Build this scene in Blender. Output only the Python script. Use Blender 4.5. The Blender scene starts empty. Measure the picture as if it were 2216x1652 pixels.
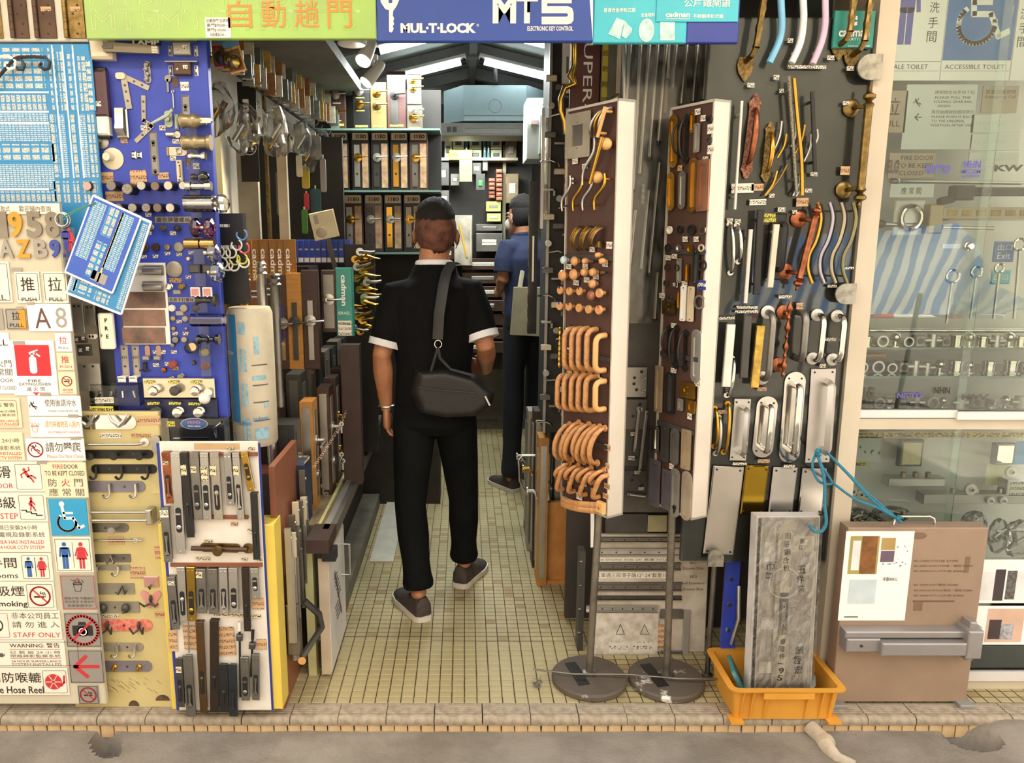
import bpy, math, random
from mathutils import Vector as V, Matrix as M
R = math.radians; sin = math.sin; cos = math.cos; PI = math.pi
rnd = random.Random(7)
SC = bpy.context.scene; COL = SC.collection
# ---------------------------------------------------------------- camera
F, CX, CY, TH = 1661.0, 1005.0, 826.0, R(10.6)
CAM = V((0, 0, 1.62)); FWD = V((0, cos(TH), -sin(TH))); UPV = V((0, sin(TH), cos(TH))); RTV = V((1, 0, 0))
cd = bpy.data.cameras.new('camera'); cam = bpy.data.objects.new('camera', cd); COL.objects.link(cam)
cam.location = CAM; cam.rotation_euler = (PI/2 - TH, 0, 0)
cd.sensor_width = 36; cd.lens = F/2216*36; cd.shift_x = (1108-CX)/2216; cd.clip_start = .05
SC.camera = cam
# ---------------------------------------------------------------- light and exposure
w = bpy.data.worlds.new('World'); SC.world = w; w.use_nodes = True
nt = w.node_tree; bg = nt.nodes['Background']
tc = nt.nodes.new('ShaderNodeTexCoord'); gr = nt.nodes.new('ShaderNodeTexGradient'); mp = nt.nodes.new('ShaderNodeMapping')
mp.inputs['Rotation'].default_value = (0, R(90), 0)
cr = nt.nodes.new('ShaderNodeValToRGB'); cr.color_ramp.elements[0].color = (1.0, .93, .82, 1); cr.color_ramp.elements[1].color = (.98, .97, .94, 1)
nt.links.new(tc.outputs['Generated'], mp.inputs['Vector']); nt.links.new(mp.outputs['Vector'], gr.inputs['Vector'])
nt.links.new(gr.outputs['Fac'], cr.inputs['Fac']); nt.links.new(cr.outputs['Color'], bg.inputs['Color'])
bg.inputs['Strength'].default_value = 1.65
def light(name, kind, loc, energy, color=(1, 1, 1), size=.2, rot=(0, 0, 0), size_y=None, spot=None):
    l = bpy.data.lights.new(name, kind); l.energy = energy; l.color = color
    if kind == 'AREA':
        l.size = size
        if size_y: l.shape = 'RECTANGLE'; l.size_y = size_y
    elif kind == 'SUN': l.angle = R(1)
    else: l.shadow_soft_size = size
    if kind == 'SPOT' and spot: l.spot_size = R(spot); l.spot_blend = .6
    o = bpy.data.objects.new(name, l); COL.objects.link(o); o.location = loc; o.rotation_euler = rot; return o
# the sun stands high behind the shop building and lights only the far side of the street
light('sun', 'SUN', (0, 0, 9), 17, (1, .93, .82), rot=(R(-46), 0, 0))
SC.view_settings.view_transform = 'Standard'; SC.view_settings.look = 'None'; SC.view_settings.gamma = 1
SC.view_settings.exposure = .72; SC.view_settings.use_curve_mapping = False
SC.cycles.max_bounces = 8; SC.cycles.transparent_max_bounces = 16; SC.cycles.sample_clamp_indirect = 6
SC.cycles.caustics_reflective = False; SC.cycles.caustics_refractive = False
# ---------------------------------------------------------------- pixel helpers
def ray(px, py): return FWD + RTV*((px-CX)/F) + UPV*((CY-py)/F)
def at(px, py, Y): d = ray(px, py); return CAM + d*(Y/d.y)
def onz(px, py, z=0.0): d = ray(px, py); return CAM + d*((z-CAM.z)/d.z)
def onx(px, py, X): d = ray(px, py); return CAM + d*(X/d.x)
class Fr:
    """a flat board standing in the scene: origin, right, up, outward normal"""
    def __init__(s, o, r, u): s.o = V(o); s.r = V(r).normalized(); s.u = V(u); s.u = (s.u-s.r*s.u.dot(s.r)).normalized(); s.n = s.r.cross(s.u)
    def hit(s, px, py, h=0.0):
        d = ray(px, py); t = (s.o+s.n*h-CAM).dot(s.n)/d.dot(s.n); p = CAM+d*t-s.o
        return V((p.dot(s.r), p.dot(s.u)))
    def m(s, x=0, y=0, z=0, rot=0.0):
        k = M(((s.r.x, s.u.x, s.n.x, 0), (s.r.y, s.u.y, s.n.y, 0), (s.r.z, s.u.z, s.n.z, 0), (0, 0, 0, 1)))
        return M.Translation(s.o+s.r*x+s.u*y+s.n*z) @ k @ M.Rotation(rot, 4, 'Z')
    def mm(s, px, py): return (s.hit(px+5, py)-s.hit(px-5, py)).length/10   # metres per pixel across
def frY(Y, z0=0): return Fr((0, Y, z0), (1, 0, 0), (0, 0, 1))
def frX(X, sgn=1): return Fr((X, 0, 0), (0, 1, 0), (0, 0, 1)) if sgn > 0 else Fr((X, 0, 0), (0, -1, 0), (0, 0, 1))
# ---------------------------------------------------------------- materials
def lin(h):
    if not isinstance(h, str): return tuple(h)
    c = [int(h[i:i+2], 16)/255 for i in (0, 2, 4)]
    return tuple(x/12.92 if x <= .04045 else ((x+.055)/1.055)**2.4 for x in c)
MT = {}
def nn(t, k, **kw):
    n = t.nodes.new(k)
    for a, b in kw.items():
        if a in n.inputs: n.inputs[a].default_value = b
        else: setattr(n, a, b)
    return n
def mat(name, col, rough=.5, metal=0., var=.10, vs=9., bump=0., bs=60., col2=None, coat=0., emit=0., sheen=0., stretch=None):
    if name in MT: return MT[name]
    m = bpy.data.materials.new(name); m.use_nodes = True; t = m.node_tree; b = t.nodes['Principled BSDF']; L = t.links.new
    c = lin(col); c2 = lin(col2) if col2 else tuple(x*(1-var*2) for x in c)
    b.inputs['Roughness'].default_value = rough; b.inputs['Metallic'].default_value = metal; b.inputs['Coat Weight'].default_value = coat
    tc = nn(t, 'ShaderNodeTexCoord'); src = tc.outputs['Object']
    if stretch:
        mp = nn(t, 'ShaderNodeMapping'); mp.inputs['Scale'].default_value = stretch; L(src, mp.inputs['Vector']); src = mp.outputs['Vector']
    n = nn(t, 'ShaderNodeTexNoise', Scale=vs, Detail=5.0, Roughness=.6); L(src, n.inputs['Vector'])
    r = nn(t, 'ShaderNodeValToRGB'); r.color_ramp.elements[0].position = .33; r.color_ramp.elements[1].position = .62
    r.color_ramp.elements[0].color = (*c2, 1); r.color_ramp.elements[1].color = (*c, 1)
    L(n.outputs['Fac'], r.inputs['Fac']); L(r.outputs['Color'], b.inputs['Base Color'])
    if metal > .5 or rough < .4:
        mr = nn(t, 'ShaderNodeMapRange'); mr.inputs['To Min'].default_value = rough*.75; mr.inputs['To Max'].default_value = min(1, rough*1.35)
        L(n.outputs['Fac'], mr.inputs['Value']); L(mr.outputs['Result'], b.inputs['Roughness'])
    if bump:
        n2 = nn(t, 'ShaderNodeTexNoise', Scale=bs, Detail=4.0); L(src, n2.inputs['Vector'])
        bp = nn(t, 'ShaderNodeBump', Strength=bump, Distance=.004); L(n2.outputs['Fac'], bp.inputs['Height']); L(bp.outputs['Normal'], b.inputs['Normal'])
    if emit: b.inputs['Emission Color'].default_value = (*c, 1); b.inputs['Emission Strength'].default_value = emit
    if sheen: b.inputs['Sheen Weight'].default_value = sheen
    MT[name] = m; return m
def glassmat(name, tint='EEF5F2', ior=1.5, rough=.02, haze=0., k=1.):
    if name in MT: return MT[name]
    m = bpy.data.materials.new(name); m.use_nodes = True; t = m.node_tree; L = t.links.new; t.nodes.remove(t.nodes['Principled BSDF'])
    out = t.nodes['Material Output']; tr = nn(t, 'ShaderNodeBsdfTransparent'); tr.inputs['Color'].default_value = (*lin(tint), 1)
    gl = nn(t, 'ShaderNodeBsdfGlossy', Roughness=rough); fr = nn(t, 'ShaderNodeFresnel', IOR=ior); mx = nn(t, 'ShaderNodeMixShader')
    mu = nn(t, 'ShaderNodeMath', operation='MULTIPLY'); mu.inputs[1].default_value = k; L(fr.outputs[0], mu.inputs[0])
    L(mu.outputs[0], mx.inputs['Fac']); L(tr.outputs[0], mx.inputs[1]); L(gl.outputs[0], mx.inputs[2]); res = mx.outputs[0]
    if haze:
        df = nn(t, 'ShaderNodeBsdfDiffuse'); df.inputs['Color'].default_value = (.8, .8, .8, 1); no = nn(t, 'ShaderNodeTexNoise', Scale=14., Detail=6.)
        rr = nn(t, 'ShaderNodeMapRange'); rr.inputs['From Min'].default_value = .42; rr.inputs['From Max'].default_value = .7; rr.inputs['To Max'].default_value = haze
        L(no.outputs['Fac'], rr.inputs['Value']); m2 = nn(t, 'ShaderNodeMixShader'); L(rr.outputs[0], m2.inputs['Fac']); L(res, m2.inputs[1]); L(df.outputs[0], m2.inputs[2]); res = m2.outputs[0]
    L(res, out.inputs['Surface']); MT[name] = m; return m
def scrib(name, paper='E9E2CF', ink='2A2622', rows=90., cols=330., amount=.52, rough=.7):
    """paper with small illegible writing in rows"""
    if name in MT: return MT[name]
    m = bpy.data.materials.new(name); m.use_nodes = True; t = m.node_tree; b = t.nodes['Principled BSDF']; L = t.links.new
    tc = nn(t, 'ShaderNodeTexCoord'); mp = nn(t, 'ShaderNodeMapping'); mp.inputs['Scale'].default_value = (cols, rows*2.2, 1); L(tc.outputs['Object'], mp.inputs['Vector'])
    n = nn(t, 'ShaderNodeTexNoise', Scale=1., Detail=2.5); L(mp.outputs['Vector'], n.inputs['Vector'])
    sx = nn(t, 'ShaderNodeSeparateXYZ'); L(tc.outputs['Object'], sx.inputs[0])
    mu = nn(t, 'ShaderNodeMath', operation='MULTIPLY'); mu.inputs[1].default_value = rows*PI; L(sx.outputs['Y'], mu.inputs[0])
    sn = nn(t, 'ShaderNodeMath', operation='COSINE'); L(mu.outputs[0], sn.inputs[0])
    g1 = nn(t, 'ShaderNodeMath', operation='GREATER_THAN'); g1.inputs[1].default_value = -.1; L(sn.outputs[0], g1.inputs[0])
    g2 = nn(t, 'ShaderNodeMath', operation='GREATER_THAN'); g2.inputs[1].default_value = amount; L(n.outputs['Fac'], g2.inputs[0])
    mm = nn(t, 'ShaderNodeMath', operation='MULTIPLY'); L(g1.outputs[0], mm.inputs[0]); L(g2.outputs[0], mm.inputs[1])
    mx = nn(t, 'ShaderNodeMixRGB'); mx.inputs[1].default_value = (*lin(paper), 1); mx.inputs[2].default_value = (*lin(ink), 1)
    L(mm.outputs[0], mx.inputs[0]); L(mx.outputs[0], b.inputs['Base Color']); b.inputs['Roughness'].default_value = rough
    MT[name] = m; return m
def cells(name, bgc, cell, sx, sy, ink='6A6A6A', mortar=.12, cell2=None):
    """printed catalogue sheet: rows of pale cells on a coloured ground, each with tiny print"""
    if name in MT: return MT[name]
    m = bpy.data.materials.new(name); m.use_nodes = True; t = m.node_tree; b = t.nodes['Principled BSDF']; L = t.links.new
    tc = nn(t, 'ShaderNodeTexCoord'); br = nn(t, 'ShaderNodeTexBrick', offset=0.0, squash=1.0); br.inputs['Scale'].default_value = 1.
    br.inputs['Brick Width'].default_value = sx; br.inputs['Row Height'].default_value = sy; br.inputs['Mortar Size'].default_value = min(sx, sy)*mortar
    br.inputs['Color1'].default_value = (*lin(cell), 1); br.inputs['Color2'].default_value = (*lin(cell2 or cell), 1); br.inputs['Mortar'].default_value = (*lin(bgc), 1)
    br.inputs['Mortar Smooth'].default_value = 0
    L(tc.outputs['Object'], br.inputs['Vector'])
    mp = nn(t, 'ShaderNodeMapping'); mp.inputs['Scale'].default_value = (420, 300, 1); L(tc.outputs['Object'], mp.inputs['Vector'])
    n = nn(t, 'ShaderNodeTexNoise', Scale=1., Detail=2.); L(mp.outputs['Vector'], n.inputs['Vector'])
    g2 = nn(t, 'ShaderNodeMath', operation='GREATER_THAN'); g2.inputs[1].default_value = .56; L(n.outputs['Fac'], g2.inputs[0])
    inv = nn(t, 'ShaderNodeMath', operation='LESS_THAN'); inv.inputs[1].default_value = .5; L(br.outputs['Fac'], inv.inputs[0])
    mm = nn(t, 'ShaderNodeMath', operation='MULTIPLY'); L(inv.outputs[0], mm.inputs[0]); L(g2.outputs[0], mm.inputs[1])
    mx = nn(t, 'ShaderNodeMixRGB'); mx.inputs[2].default_value = (*lin(ink), 1); L(mm.outputs[0], mx.inputs[0]); L(br.outputs['Color'], mx.inputs[1])
    L(mx.outputs[0], b.inputs['Base Color']); b.inputs['Roughness'].default_value = .35
    MT[name] = m; return m
# palette
steel = mat('brushed_steel', 'C2C0BA', .32, 1, var=.06, vs=30, stretch=(1, .06, 1))
chrome = mat('chrome', 'D8D6D0', .1, 1, var=.03)
dsteel = mat('dull_steel', '8F8C86', .42, 1, var=.12)
alu = mat('aluminium', 'B4B0A8', .42, .85, var=.06)
dalu = mat('dark_aluminium', '77736C', .5, .7, var=.12)
brass = mat('polished_brass', 'C9A24A', .2, 1, var=.12)
dbrass = mat('antique_brass', '8E7648', .35, 1, var=.25, vs=40)
copper = mat('antique_copper', 'A8684A', .35, 1, var=.25, vs=40)
bronze = mat('dark_bronze', '5A4538', .4, .6, var=.2)
black = mat('black_metal', '262524', .42, .2, var=.1)
gun = mat('gunmetal', '55534F', .42, .6, var=.12)
blackp = mat('black_plastic', '1A1A1B', .45)
whitep = mat('white_plastic', 'E9E4DA', .4, var=.03)
grayp = mat('grey_plastic', '8D8A86', .5)
wood = mat('varnished_wood', 'C98A4C', .35, var=.12, vs=14, stretch=(1, 8, 1), coat=.3)
wood2 = mat('reddish_wood', '8A543C', .4, var=.12, vs=14, stretch=(1, 8, 1))
dwood = mat('dark_brown_board', '4B3128', .55, var=.08, vs=6)
dkwood = mat('dark_wood', '3A2722', .5, var=.12, vs=12, stretch=(1, 6, 1))
ink = mat('black_ink', '2A2322', .6, var=.02); redink = mat('red_ink', 'C8323A', .6, var=.02); blueink = mat('blue_ink', '2B5FA8', .6, var=.02)
whiteink = mat('white_ink', 'F2EDE6', .55, var=.02); greyink = mat('grey_ink', '5A5550', .6, var=.02)
tagm = scrib('price_tag_paper', 'E6DFD0', '3A342E'); tanm = scrib('tan_tag_paper', 'C9A47C', '5A3E2C'); ylw = scrib('yellow_tag_paper', 'E6DC5A', '33302A')
clear = glassmat('clear_acrylic', 'EFF3F1', 1.45, .03)
glass = glassmat('window_glass', 'F5FAF8', 1.5, .004)
film = glassmat('plastic_film', 'F2F2F0', 1.5, .12, haze=.13, k=1.)
# ---------------------------------------------------------------- mesh kit
class MB:
    def __init__(s): s.v = []; s.f = []; s.mi = []; s.cur = 0
    def add(s, vs, fs):
        b = len(s.v); s.v += [tuple(x) for x in vs]; s.f += [tuple(b+i for i in f) for f in fs]; s.mi += [s.cur]*len(fs); return s
    def box(s, x, y, z, sx, sy, sz, rz=0):
        a, b, c = sx/2, sy/2, sz/2; P = [V((i*a, j*b, k*c)) for k in (-1, 1) for j in (-1, 1) for i in (-1, 1)]
        if rz: q = M.Rotation(rz, 3, 'Z'); P = [q@p for p in P]
        return s.add([p+V((x, y, z)) for p in P], [(0, 2, 3, 1), (4, 5, 7, 6), (0, 1, 5, 4), (2, 6, 7, 3), (0, 4, 6, 2), (1, 3, 7, 5)])
    def cham(s, x, y, z, sx, sy, sz, c=.004):
        """box on z with chamfered front edges"""
        a, b = sx/2, sy/2; P = []
        for (zz, k) in ((z, 0), (z+sz-c, 0), (z+sz, c)): P += [(x-a+k, y-b+k, zz), (x+a-k, y-b+k, zz), (x+a-k, y+b-k, zz), (x-a+k, y+b-k, zz)]
        fs = [(3, 2, 1, 0), (8, 9, 10, 11)]
        for L0 in (0, 4):
            for i in range(4): j = (i+1) % 4; fs.append((L0+i, L0+j, L0+4+j, L0+4+i))
        return s.add(P, fs)
    def prism(s, pts, z0, z1):
        n = len(pts); return s.add([(p[0], p[1], z0) for p in pts]+[(p[0], p[1], z1) for p in pts],
            [tuple(range(n))[::-1], tuple(range(n, 2*n))]+[(i, (i+1) % n, n+(i+1) % n, n+i) for i in range(n)])
    def ring(s, outer, inner, z0, z1):
        n = len(outer); P = [(p[0], p[1], z) for z in (z0, z1) for L0 in (outer, inner) for p in L0]; fs = []
        for i in range(n):
            j = (i+1) % n; fs += [(2*n+i, 2*n+j, 3*n+j, 3*n+i), (i, n+i, n+j, j), (i, j, 2*n+j, 2*n+i), (n+i, 3*n+i, 3*n+j, n+j)]
        return s.add(P, fs)
    def lathe(s, prof, seg=16, c=(0, 0, 0), axis='Z'):
        """prof: (r, h) pairs along the axis"""
        P = []; c = V(c)
        for r, h in prof:
            for i in range(seg):
                a = 2*PI*i/seg; p = V((r*cos(a), r*sin(a), h))
                if axis == 'X': p = V((p.z, p.x, p.y))
                if axis == 'Y': p = V((p.y, p.z, p.x))
                P.append(p+c)
        fs = []; n = len(prof)
        for k in range(n-1):
            for i in range(seg): j = (i+1) % seg; fs.append((k*seg+i, k*seg+j, (k+1)*seg+j, (k+1)*seg+i))
        fs += [tuple(range(seg))[::-1], tuple((n-1)*seg+i for i in range(seg))]
        return s.add(P, fs)
    def cyl(s, p0, p1, r0, r1=None, seg=12): return s.tube([p0, p1], [r0, r0 if r1 is None else r1], seg)
    def tube(s, pts, r, seg=8, flat=1.0, up=None):
        pts = [V(p) for p in pts]; n = len(pts)
        if not isinstance(r, (list, tuple)): r = [r]*n
        T = [(pts[min(i+1, n-1)]-pts[max(i-1, 0)]).normalized() for i in range(n)]
        a = V(up) if up else (V((0, 0, 1)) if abs(T[0].z) < .9 else V((1, 0, 0))); N = (a-T[0]*a.dot(T[0])).normalized(); P = []
        for i in range(n):
            N = (N-T[i]*N.dot(T[i])).normalized(); B = T[i].cross(N)
            for k in range(seg): an = 2*PI*k/seg; P.append(pts[i]+N*(r[i]*cos(an)*flat)+B*(r[i]*sin(an)))
        fs = [(i*seg+k, i*seg+(k+1) % seg, (i+1)*seg+(k+1) % seg, (i+1)*seg+k) for i in range(n-1) for k in range(seg)]
        fs += [tuple(range(seg))[::-1], tuple((n-1)*seg+k for k in range(seg))]
        return s.add(P, fs)
    def ell(s, c, rx, ry, rz, seg=14, rings=9):
        c = V(c); P = [c-V((0, 0, rz))]
        for i in range(1, rings):
            a = PI*i/rings
            for k in range(seg): b = 2*PI*k/seg; P.append(c+V((rx*sin(a)*cos(b), ry*sin(a)*sin(b), -rz*cos(a))))
        P.append(c+V((0, 0, rz))); fs = []
        for k in range(seg): fs.append((0, 1+(k+1) % seg, 1+k))
        for i in range(rings-2):
            for k in range(seg): q = 1+i*seg; fs.append((q+k, q+(k+1) % seg, q+seg+(k+1) % seg, q+seg+k))
        q = 1+(rings-2)*seg
        for k in range(seg): fs.append((q+k, q+(k+1) % seg, len(P)-1))
        return s.add(P, fs)
    def quad(s, a, b, c, d): return s.add([a, b, c, d], [(0, 1, 2, 3)])
    def loft(s, rings, cap=True):
        n = len(rings[0]); P = [p for r in rings for p in r]
        fs = [(i*n+k, i*n+(k+1) % n, (i+1)*n+(k+1) % n, (i+1)*n+k) for i in range(len(rings)-1) for k in range(n)]
        if cap: fs += [tuple(range(n))[::-1], tuple((len(rings)-1)*n+k for k in range(n))]
        return s.add(P, fs)
    def screws(s, pts, r=.004, z=0.0):
        for x, y in pts: s.lathe([(r, z), (r, z+.0012), (r*.6, z+.0018)], 8, (x, y, 0))
        return s
    def build(s, name, m, parent=None, mw=None, smooth=True, label=None):
        me = bpy.data.meshes.new(name); me.from_pydata(s.v, [], s.f)
        ms = m if isinstance(m, (list, tuple)) else [m]
        for q in ms: me.materials.append(q)
        if len(ms) > 1: me.polygons.foreach_set('material_index', s.mi)
        if smooth: me.polygons.foreach_set('use_smooth', [True]*len(me.polygons)); me.set_sharp_from_angle(angle=R(38))
        return link(name, me, parent, mw, label)
def link(name, me, parent=None, mw=None, label=None):
    o = bpy.data.objects.new(name, me); COL.objects.link(o)
    if parent: o.parent = parent
    if mw is not None: o.matrix_basis = mw
    if label: o['label'] = label
    return o
LAB = {}
def tag(o, label, cat, group=None):
    o['label'] = label; o['category'] = cat
    if group: o['group'] = group
    else:
        if label in LAB: print('DUPLABEL', label)
        LAB[label] = 1
    nw = len(label.replace('-', ' ').split())
    if len(label.split()) > 16 or len(label.split()) < 4: print('LABLEN', label)
    return o
def thing(name, label, cat, mw, group=None):
    o = bpy.data.objects.new(name, None); COL.objects.link(o); o.empty_display_size = .05; o.matrix_basis = mw
    return tag(o, label, cat, group)
def struct(o): o['kind'] = 'structure'; return o
def rr(w, h, r, n=4, cx=0, cy=0):
    """rounded rectangle outline"""
    P = []; r = min(r, w/2-1e-5, h/2-1e-5)
    for qx, qy, a0 in ((1, 1, 0), (-1, 1, 90), (-1, -1, 180), (1, -1, 270)):
        for i in range(n+1): a = R(a0+90*i/n); P.append((cx+qx*(w/2-r)+r*cos(a), cy+qy*(h/2-r)+r*sin(a)))
    return P
def circ(r, n=24, cx=0, cy=0): return [(cx+r*cos(2*PI*i/n), cy+r*sin(2*PI*i/n)) for i in range(n)]
_tc = bpy.data.curves.new('t', 'FONT'); _to = bpy.data.objects.new('t', _tc)
def text(s, m, parent, w=None, h=None, x=0, y=0, z=.001, bold=0., ext=.0006, name='lettering', rot=0, align='C', outline=False, lab=None, space=1., shear=0., fit=True):
    """flat lettering as a mesh, centred on x, y and fitted to w and / or h"""
    if any(ord(c_) > 0x2e80 for c_ in s): bold = min(bold, .005)
    _tc.body = s; _tc.extrude = 0; _tc.offset = bold; _tc.space_character = space; _tc.shear = shear; _tc.resolution_u = 2
    _tc.fill_mode = 'NONE' if outline else 'BOTH'; _tc.bevel_depth = 0; _tc.align_x = 'CENTER'
    me = bpy.data.meshes.new_from_object(_to)
    if not len(me.vertices): return None
    xs = [v.co.x for v in me.vertices]; ys = [v.co.y for v in me.vertices]
    x0, x1, y0, y1 = min(xs), max(xs), min(ys), max(ys); W = max(x1-x0, 1e-4); H = max(y1-y0, 1e-4)
    sx = w/W if w else None; sy = h/H if h else None
    if sx is None: sx = sy
    if sy is None: sy = sx
    q = M.Rotation(rot, 3, 'Z')
    cx, cy = (x0+x1)/2, (y0+y1)/2
    if align == 'L': cx = x0
    for v in me.vertices:
        p = q@V(((v.co.x-cx)*sx, (v.co.y-cy)*sy, 0)); v.co = (p.x+x, p.y+y, z+ext)
    me.materials.clear(); me.materials.append(m)
    for p in me.polygons: p.material_index = 0
    return link(name, me, parent, None, lab)
# ================================================================ structure
tileg = mat('floor_tile_cream', 'B6A880', .45, var=.10, vs=3., col2='A09168'); tilem2 = mat('floor_tile_tan', 'A58E62', .5, var=.10, vs=3.)
grout = mat('grout', '6B5E47', .9, var=.2, vs=20); nosem = mat('nosing_tile', 'A89A86', .6, var=.15, vs=40, col2='8A7C6A', bump=.2)
risem = mat('riser_tile', 'CDAE84', .55, var=.2, vs=12, col2='A08462'); conc = mat('street_concrete', '8C847A', .9, var=.18, vs=5, col2='746C62', bump=.7, bs=90)
pale = mat('pale_wall_paint', 'D8CDBB', .7, var=.05); greyw = mat('grey_wall_paint', '8F8A80', .8, var=.08)
ceilm = mat('ceiling_panel', 'A9B3AC', .6, var=.05); beamm = mat('grey_beam', '6E6D69', .6, var=.1)
fl = struct(MB().box(.55, 5.2, -.03, 4.6, 5.5, .05).build('floor', grout))
PX, PY = .0453, .0354
tm = MB().cham(0, 0, -.006, PX-.0035, PY-.0028, .0065, .0012).build('tile', tileg, fl); tme = tm.data
base = MB(); base2 = MB(); cnt = 0; first = True
for j in range(0, 112):
    for i in range(-24, 52):
        x = (i+.5)*PX; y = 2.463+(j+.5)*PY
        if x > 2.3 or x < -1.06: continue
        vis = -15 <= i < 9 and j < 13
        if vis and cnt < 300:
            cnt += 1
            if first: o = tm; first = False
            else: o = tm.copy(); COL.objects.link(o)
            o.location = (x+rnd.uniform(-.0005, .0005), y, rnd.uniform(-.0006, .0006))
            if (i*7+j*3) % 5 == 0 and rnd.random() < .5:
                o.data = tm.data
        elif j < 60 or -14 < i < 12: (base if rnd.random() < .9 else base2).add([(x-PX/2+.0018, y-PY/2+.0014, 0), (x+PX/2-.0018, y-PY/2+.0014, 0), (x+PX/2-.0018, y+PY/2-.0014, 0), (x-PX/2+.0018, y+PY/2-.0014, 0)], [(0, 1, 2, 3)])
b = base.build('tile_field', tileg, fl, smooth=False); b['kind'] = 'stuff'
b = base2.build('tile_field', tilem2, fl, smooth=False); b['kind'] = 'stuff'
st = struct(MB().box(.5, 2.428, -.052, 4.6, .072, .046).build('threshold_step', grout))
nb = MB(); prof = [(2.375, -.028), (2.372, -.018), (2.373, -.008), (2.378, -.001), (2.386, .002), (2.398, .002)]
for k in range(5): y0 = 2.402+k*.011; prof += [(y0, .001), (y0+.002, -.002), (y0+.003, -.002), (y0+.005, .001)]
prof += [(2.461, .001), (2.461, -.028)]
W = .1625; nb.loft([[V((-W/2, y, z)) for y, z in prof], [V((W/2, y, z)) for y, z in prof]])
n0 = nb.build('tile', nosem, st)
for k in range(-11, 14):
    o = n0 if k == -11 else n0.copy()
    if k > -11: COL.objects.link(o)
    o.location = (-.0205+.1655*k+rnd.uniform(-.001, .001), 0, 0)
rb = MB().box(0, 2.384, -.052, .0415, .012, .046).build('tile', risem, st)
for k in range(-38, 47):
    o = rb if k == -38 else rb.copy()
    if k > -38: COL.objects.link(o)
    o.location = (.0115+.046*k+rnd.uniform(-.001, .001), rnd.uniform(-.001, .001), rnd.uniform(-.001, .001))
# street with two broken holes
g = MB(); nx, ny = 300, 110
holes = [(onz(232, 1607, -.05), .05, .075), (onz(2100, 1602, -.05), .075, .06)]
from mathutils import noise as NZ
P = []
for j in range(ny+1):
    for i in range(nx+1):
        x = -2.3+5.0*i/nx; y = 1.6+(2.39-1.6)*j/ny; z = -.052+.006*NZ.noise(V((x*4, y*4, 0)))+.0025*NZ.noise(V((x*22, y*22, 3)))
        if x > 1.72: z += min(.045, (x-1.72)*.4)*max(0, min(1, (y-2.2)/.15))
        for c, a, b_ in holes:
            q = ((x-c.x+(y-c.y)*.5)/a)**2+((y-c.y)/b_)**2
            if q < 1: z -= .085*min(1, (1-q)*1.6)
        P.append((x, y, z))
g.add(P, [(j*(nx+1)+i, j*(nx+1)+i+1, (j+1)*(nx+1)+i+1, (j+1)*(nx+1)+i) for j in range(ny) for i in range(nx)])
struct(g.build('street', conc))
struct(MB().box(0, -4.2, -.10, 26, 11.6, .09).build('street_far', conc))
# shell
wl = struct(MB().box(-1.62, 2.62, 1.15, 1.16, .12, 2.7).box(-1.14, 4.7, 1.4, .12, 4.2, 2.9).build('wall_left', pale))
struct(MB().box(2.0, 4.95, 1.4, .12, 3.9, 2.9).build('wall_right', greyw))
struct(MB().box(.4, 6.86, 1.5, 3.4, .1, 3.3).build('wall_back', greyw))
struct(MB().box(.3, 2.62, 3.15, 6.5, .24, 1.4).box(-2.6, 2.6, 1.2, .8, .2, 2.6).box(3.2, 2.6, 1.2, 1.4, .2, 2.6).build('wall_front', pale))
struct(MB().box(0, -6.5, 3, 26, .3, 6.5).build('wall_street_opposite', mat('opposite_wall', '8A806F', .8, var=.2, vs=.6)))
ce = MB()
for xa, xb in ((.06, -1.2), (.06, 2.1)):
    za, zb = 2.93, 2.93-.38*abs(xb-.06)*.62
    for y0, y1 in ((2.5, 6.9),):
        ce.loft([[V((xa, y0, za)), V((xb, y0, zb)), V((xb, y0, zb+.04)), V((xa, y0, za+.04))], [V((xa, y1, za)), V((xb, y1, zb)), V((xb, y1, zb+.04)), V((xa, y1, za+.04))]])
cei = struct(ce.build('ceiling', ceilm, smooth=False))
for Y in (3.9, 4.75, 5.55, 6.3):
    bm_ = MB()
    for xb in (-1.1, 1.9):
        zb = 2.93-.38*abs(xb-.06)*.62; s_ = 1 if xb > 0 else -1
        bm_.loft([[V((.06, Y-.03, 2.92)), V((.06, Y+.03, 2.92)), V((.06, Y+.03, 2.84)), V((.06, Y-.03, 2.84))][::s_], [V((xb, Y-.03, zb)), V((xb, Y+.03, zb)), V((xb, Y+.03, zb-.08)), V((xb, Y-.03, zb-.08))][::s_]])
    bm_.build('roof_beam', beamm, cei, smooth=False)
MB().box(.06, 4.7, 2.86, .05, 4.2, .06).build('ridge_beam', beamm, cei)
struct(MB().box(-.86, 3.62, 2.44, .58, 2.1, .05).build('ceiling_soffit', mat('soffit_grey', '77726A', .8)))
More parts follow.
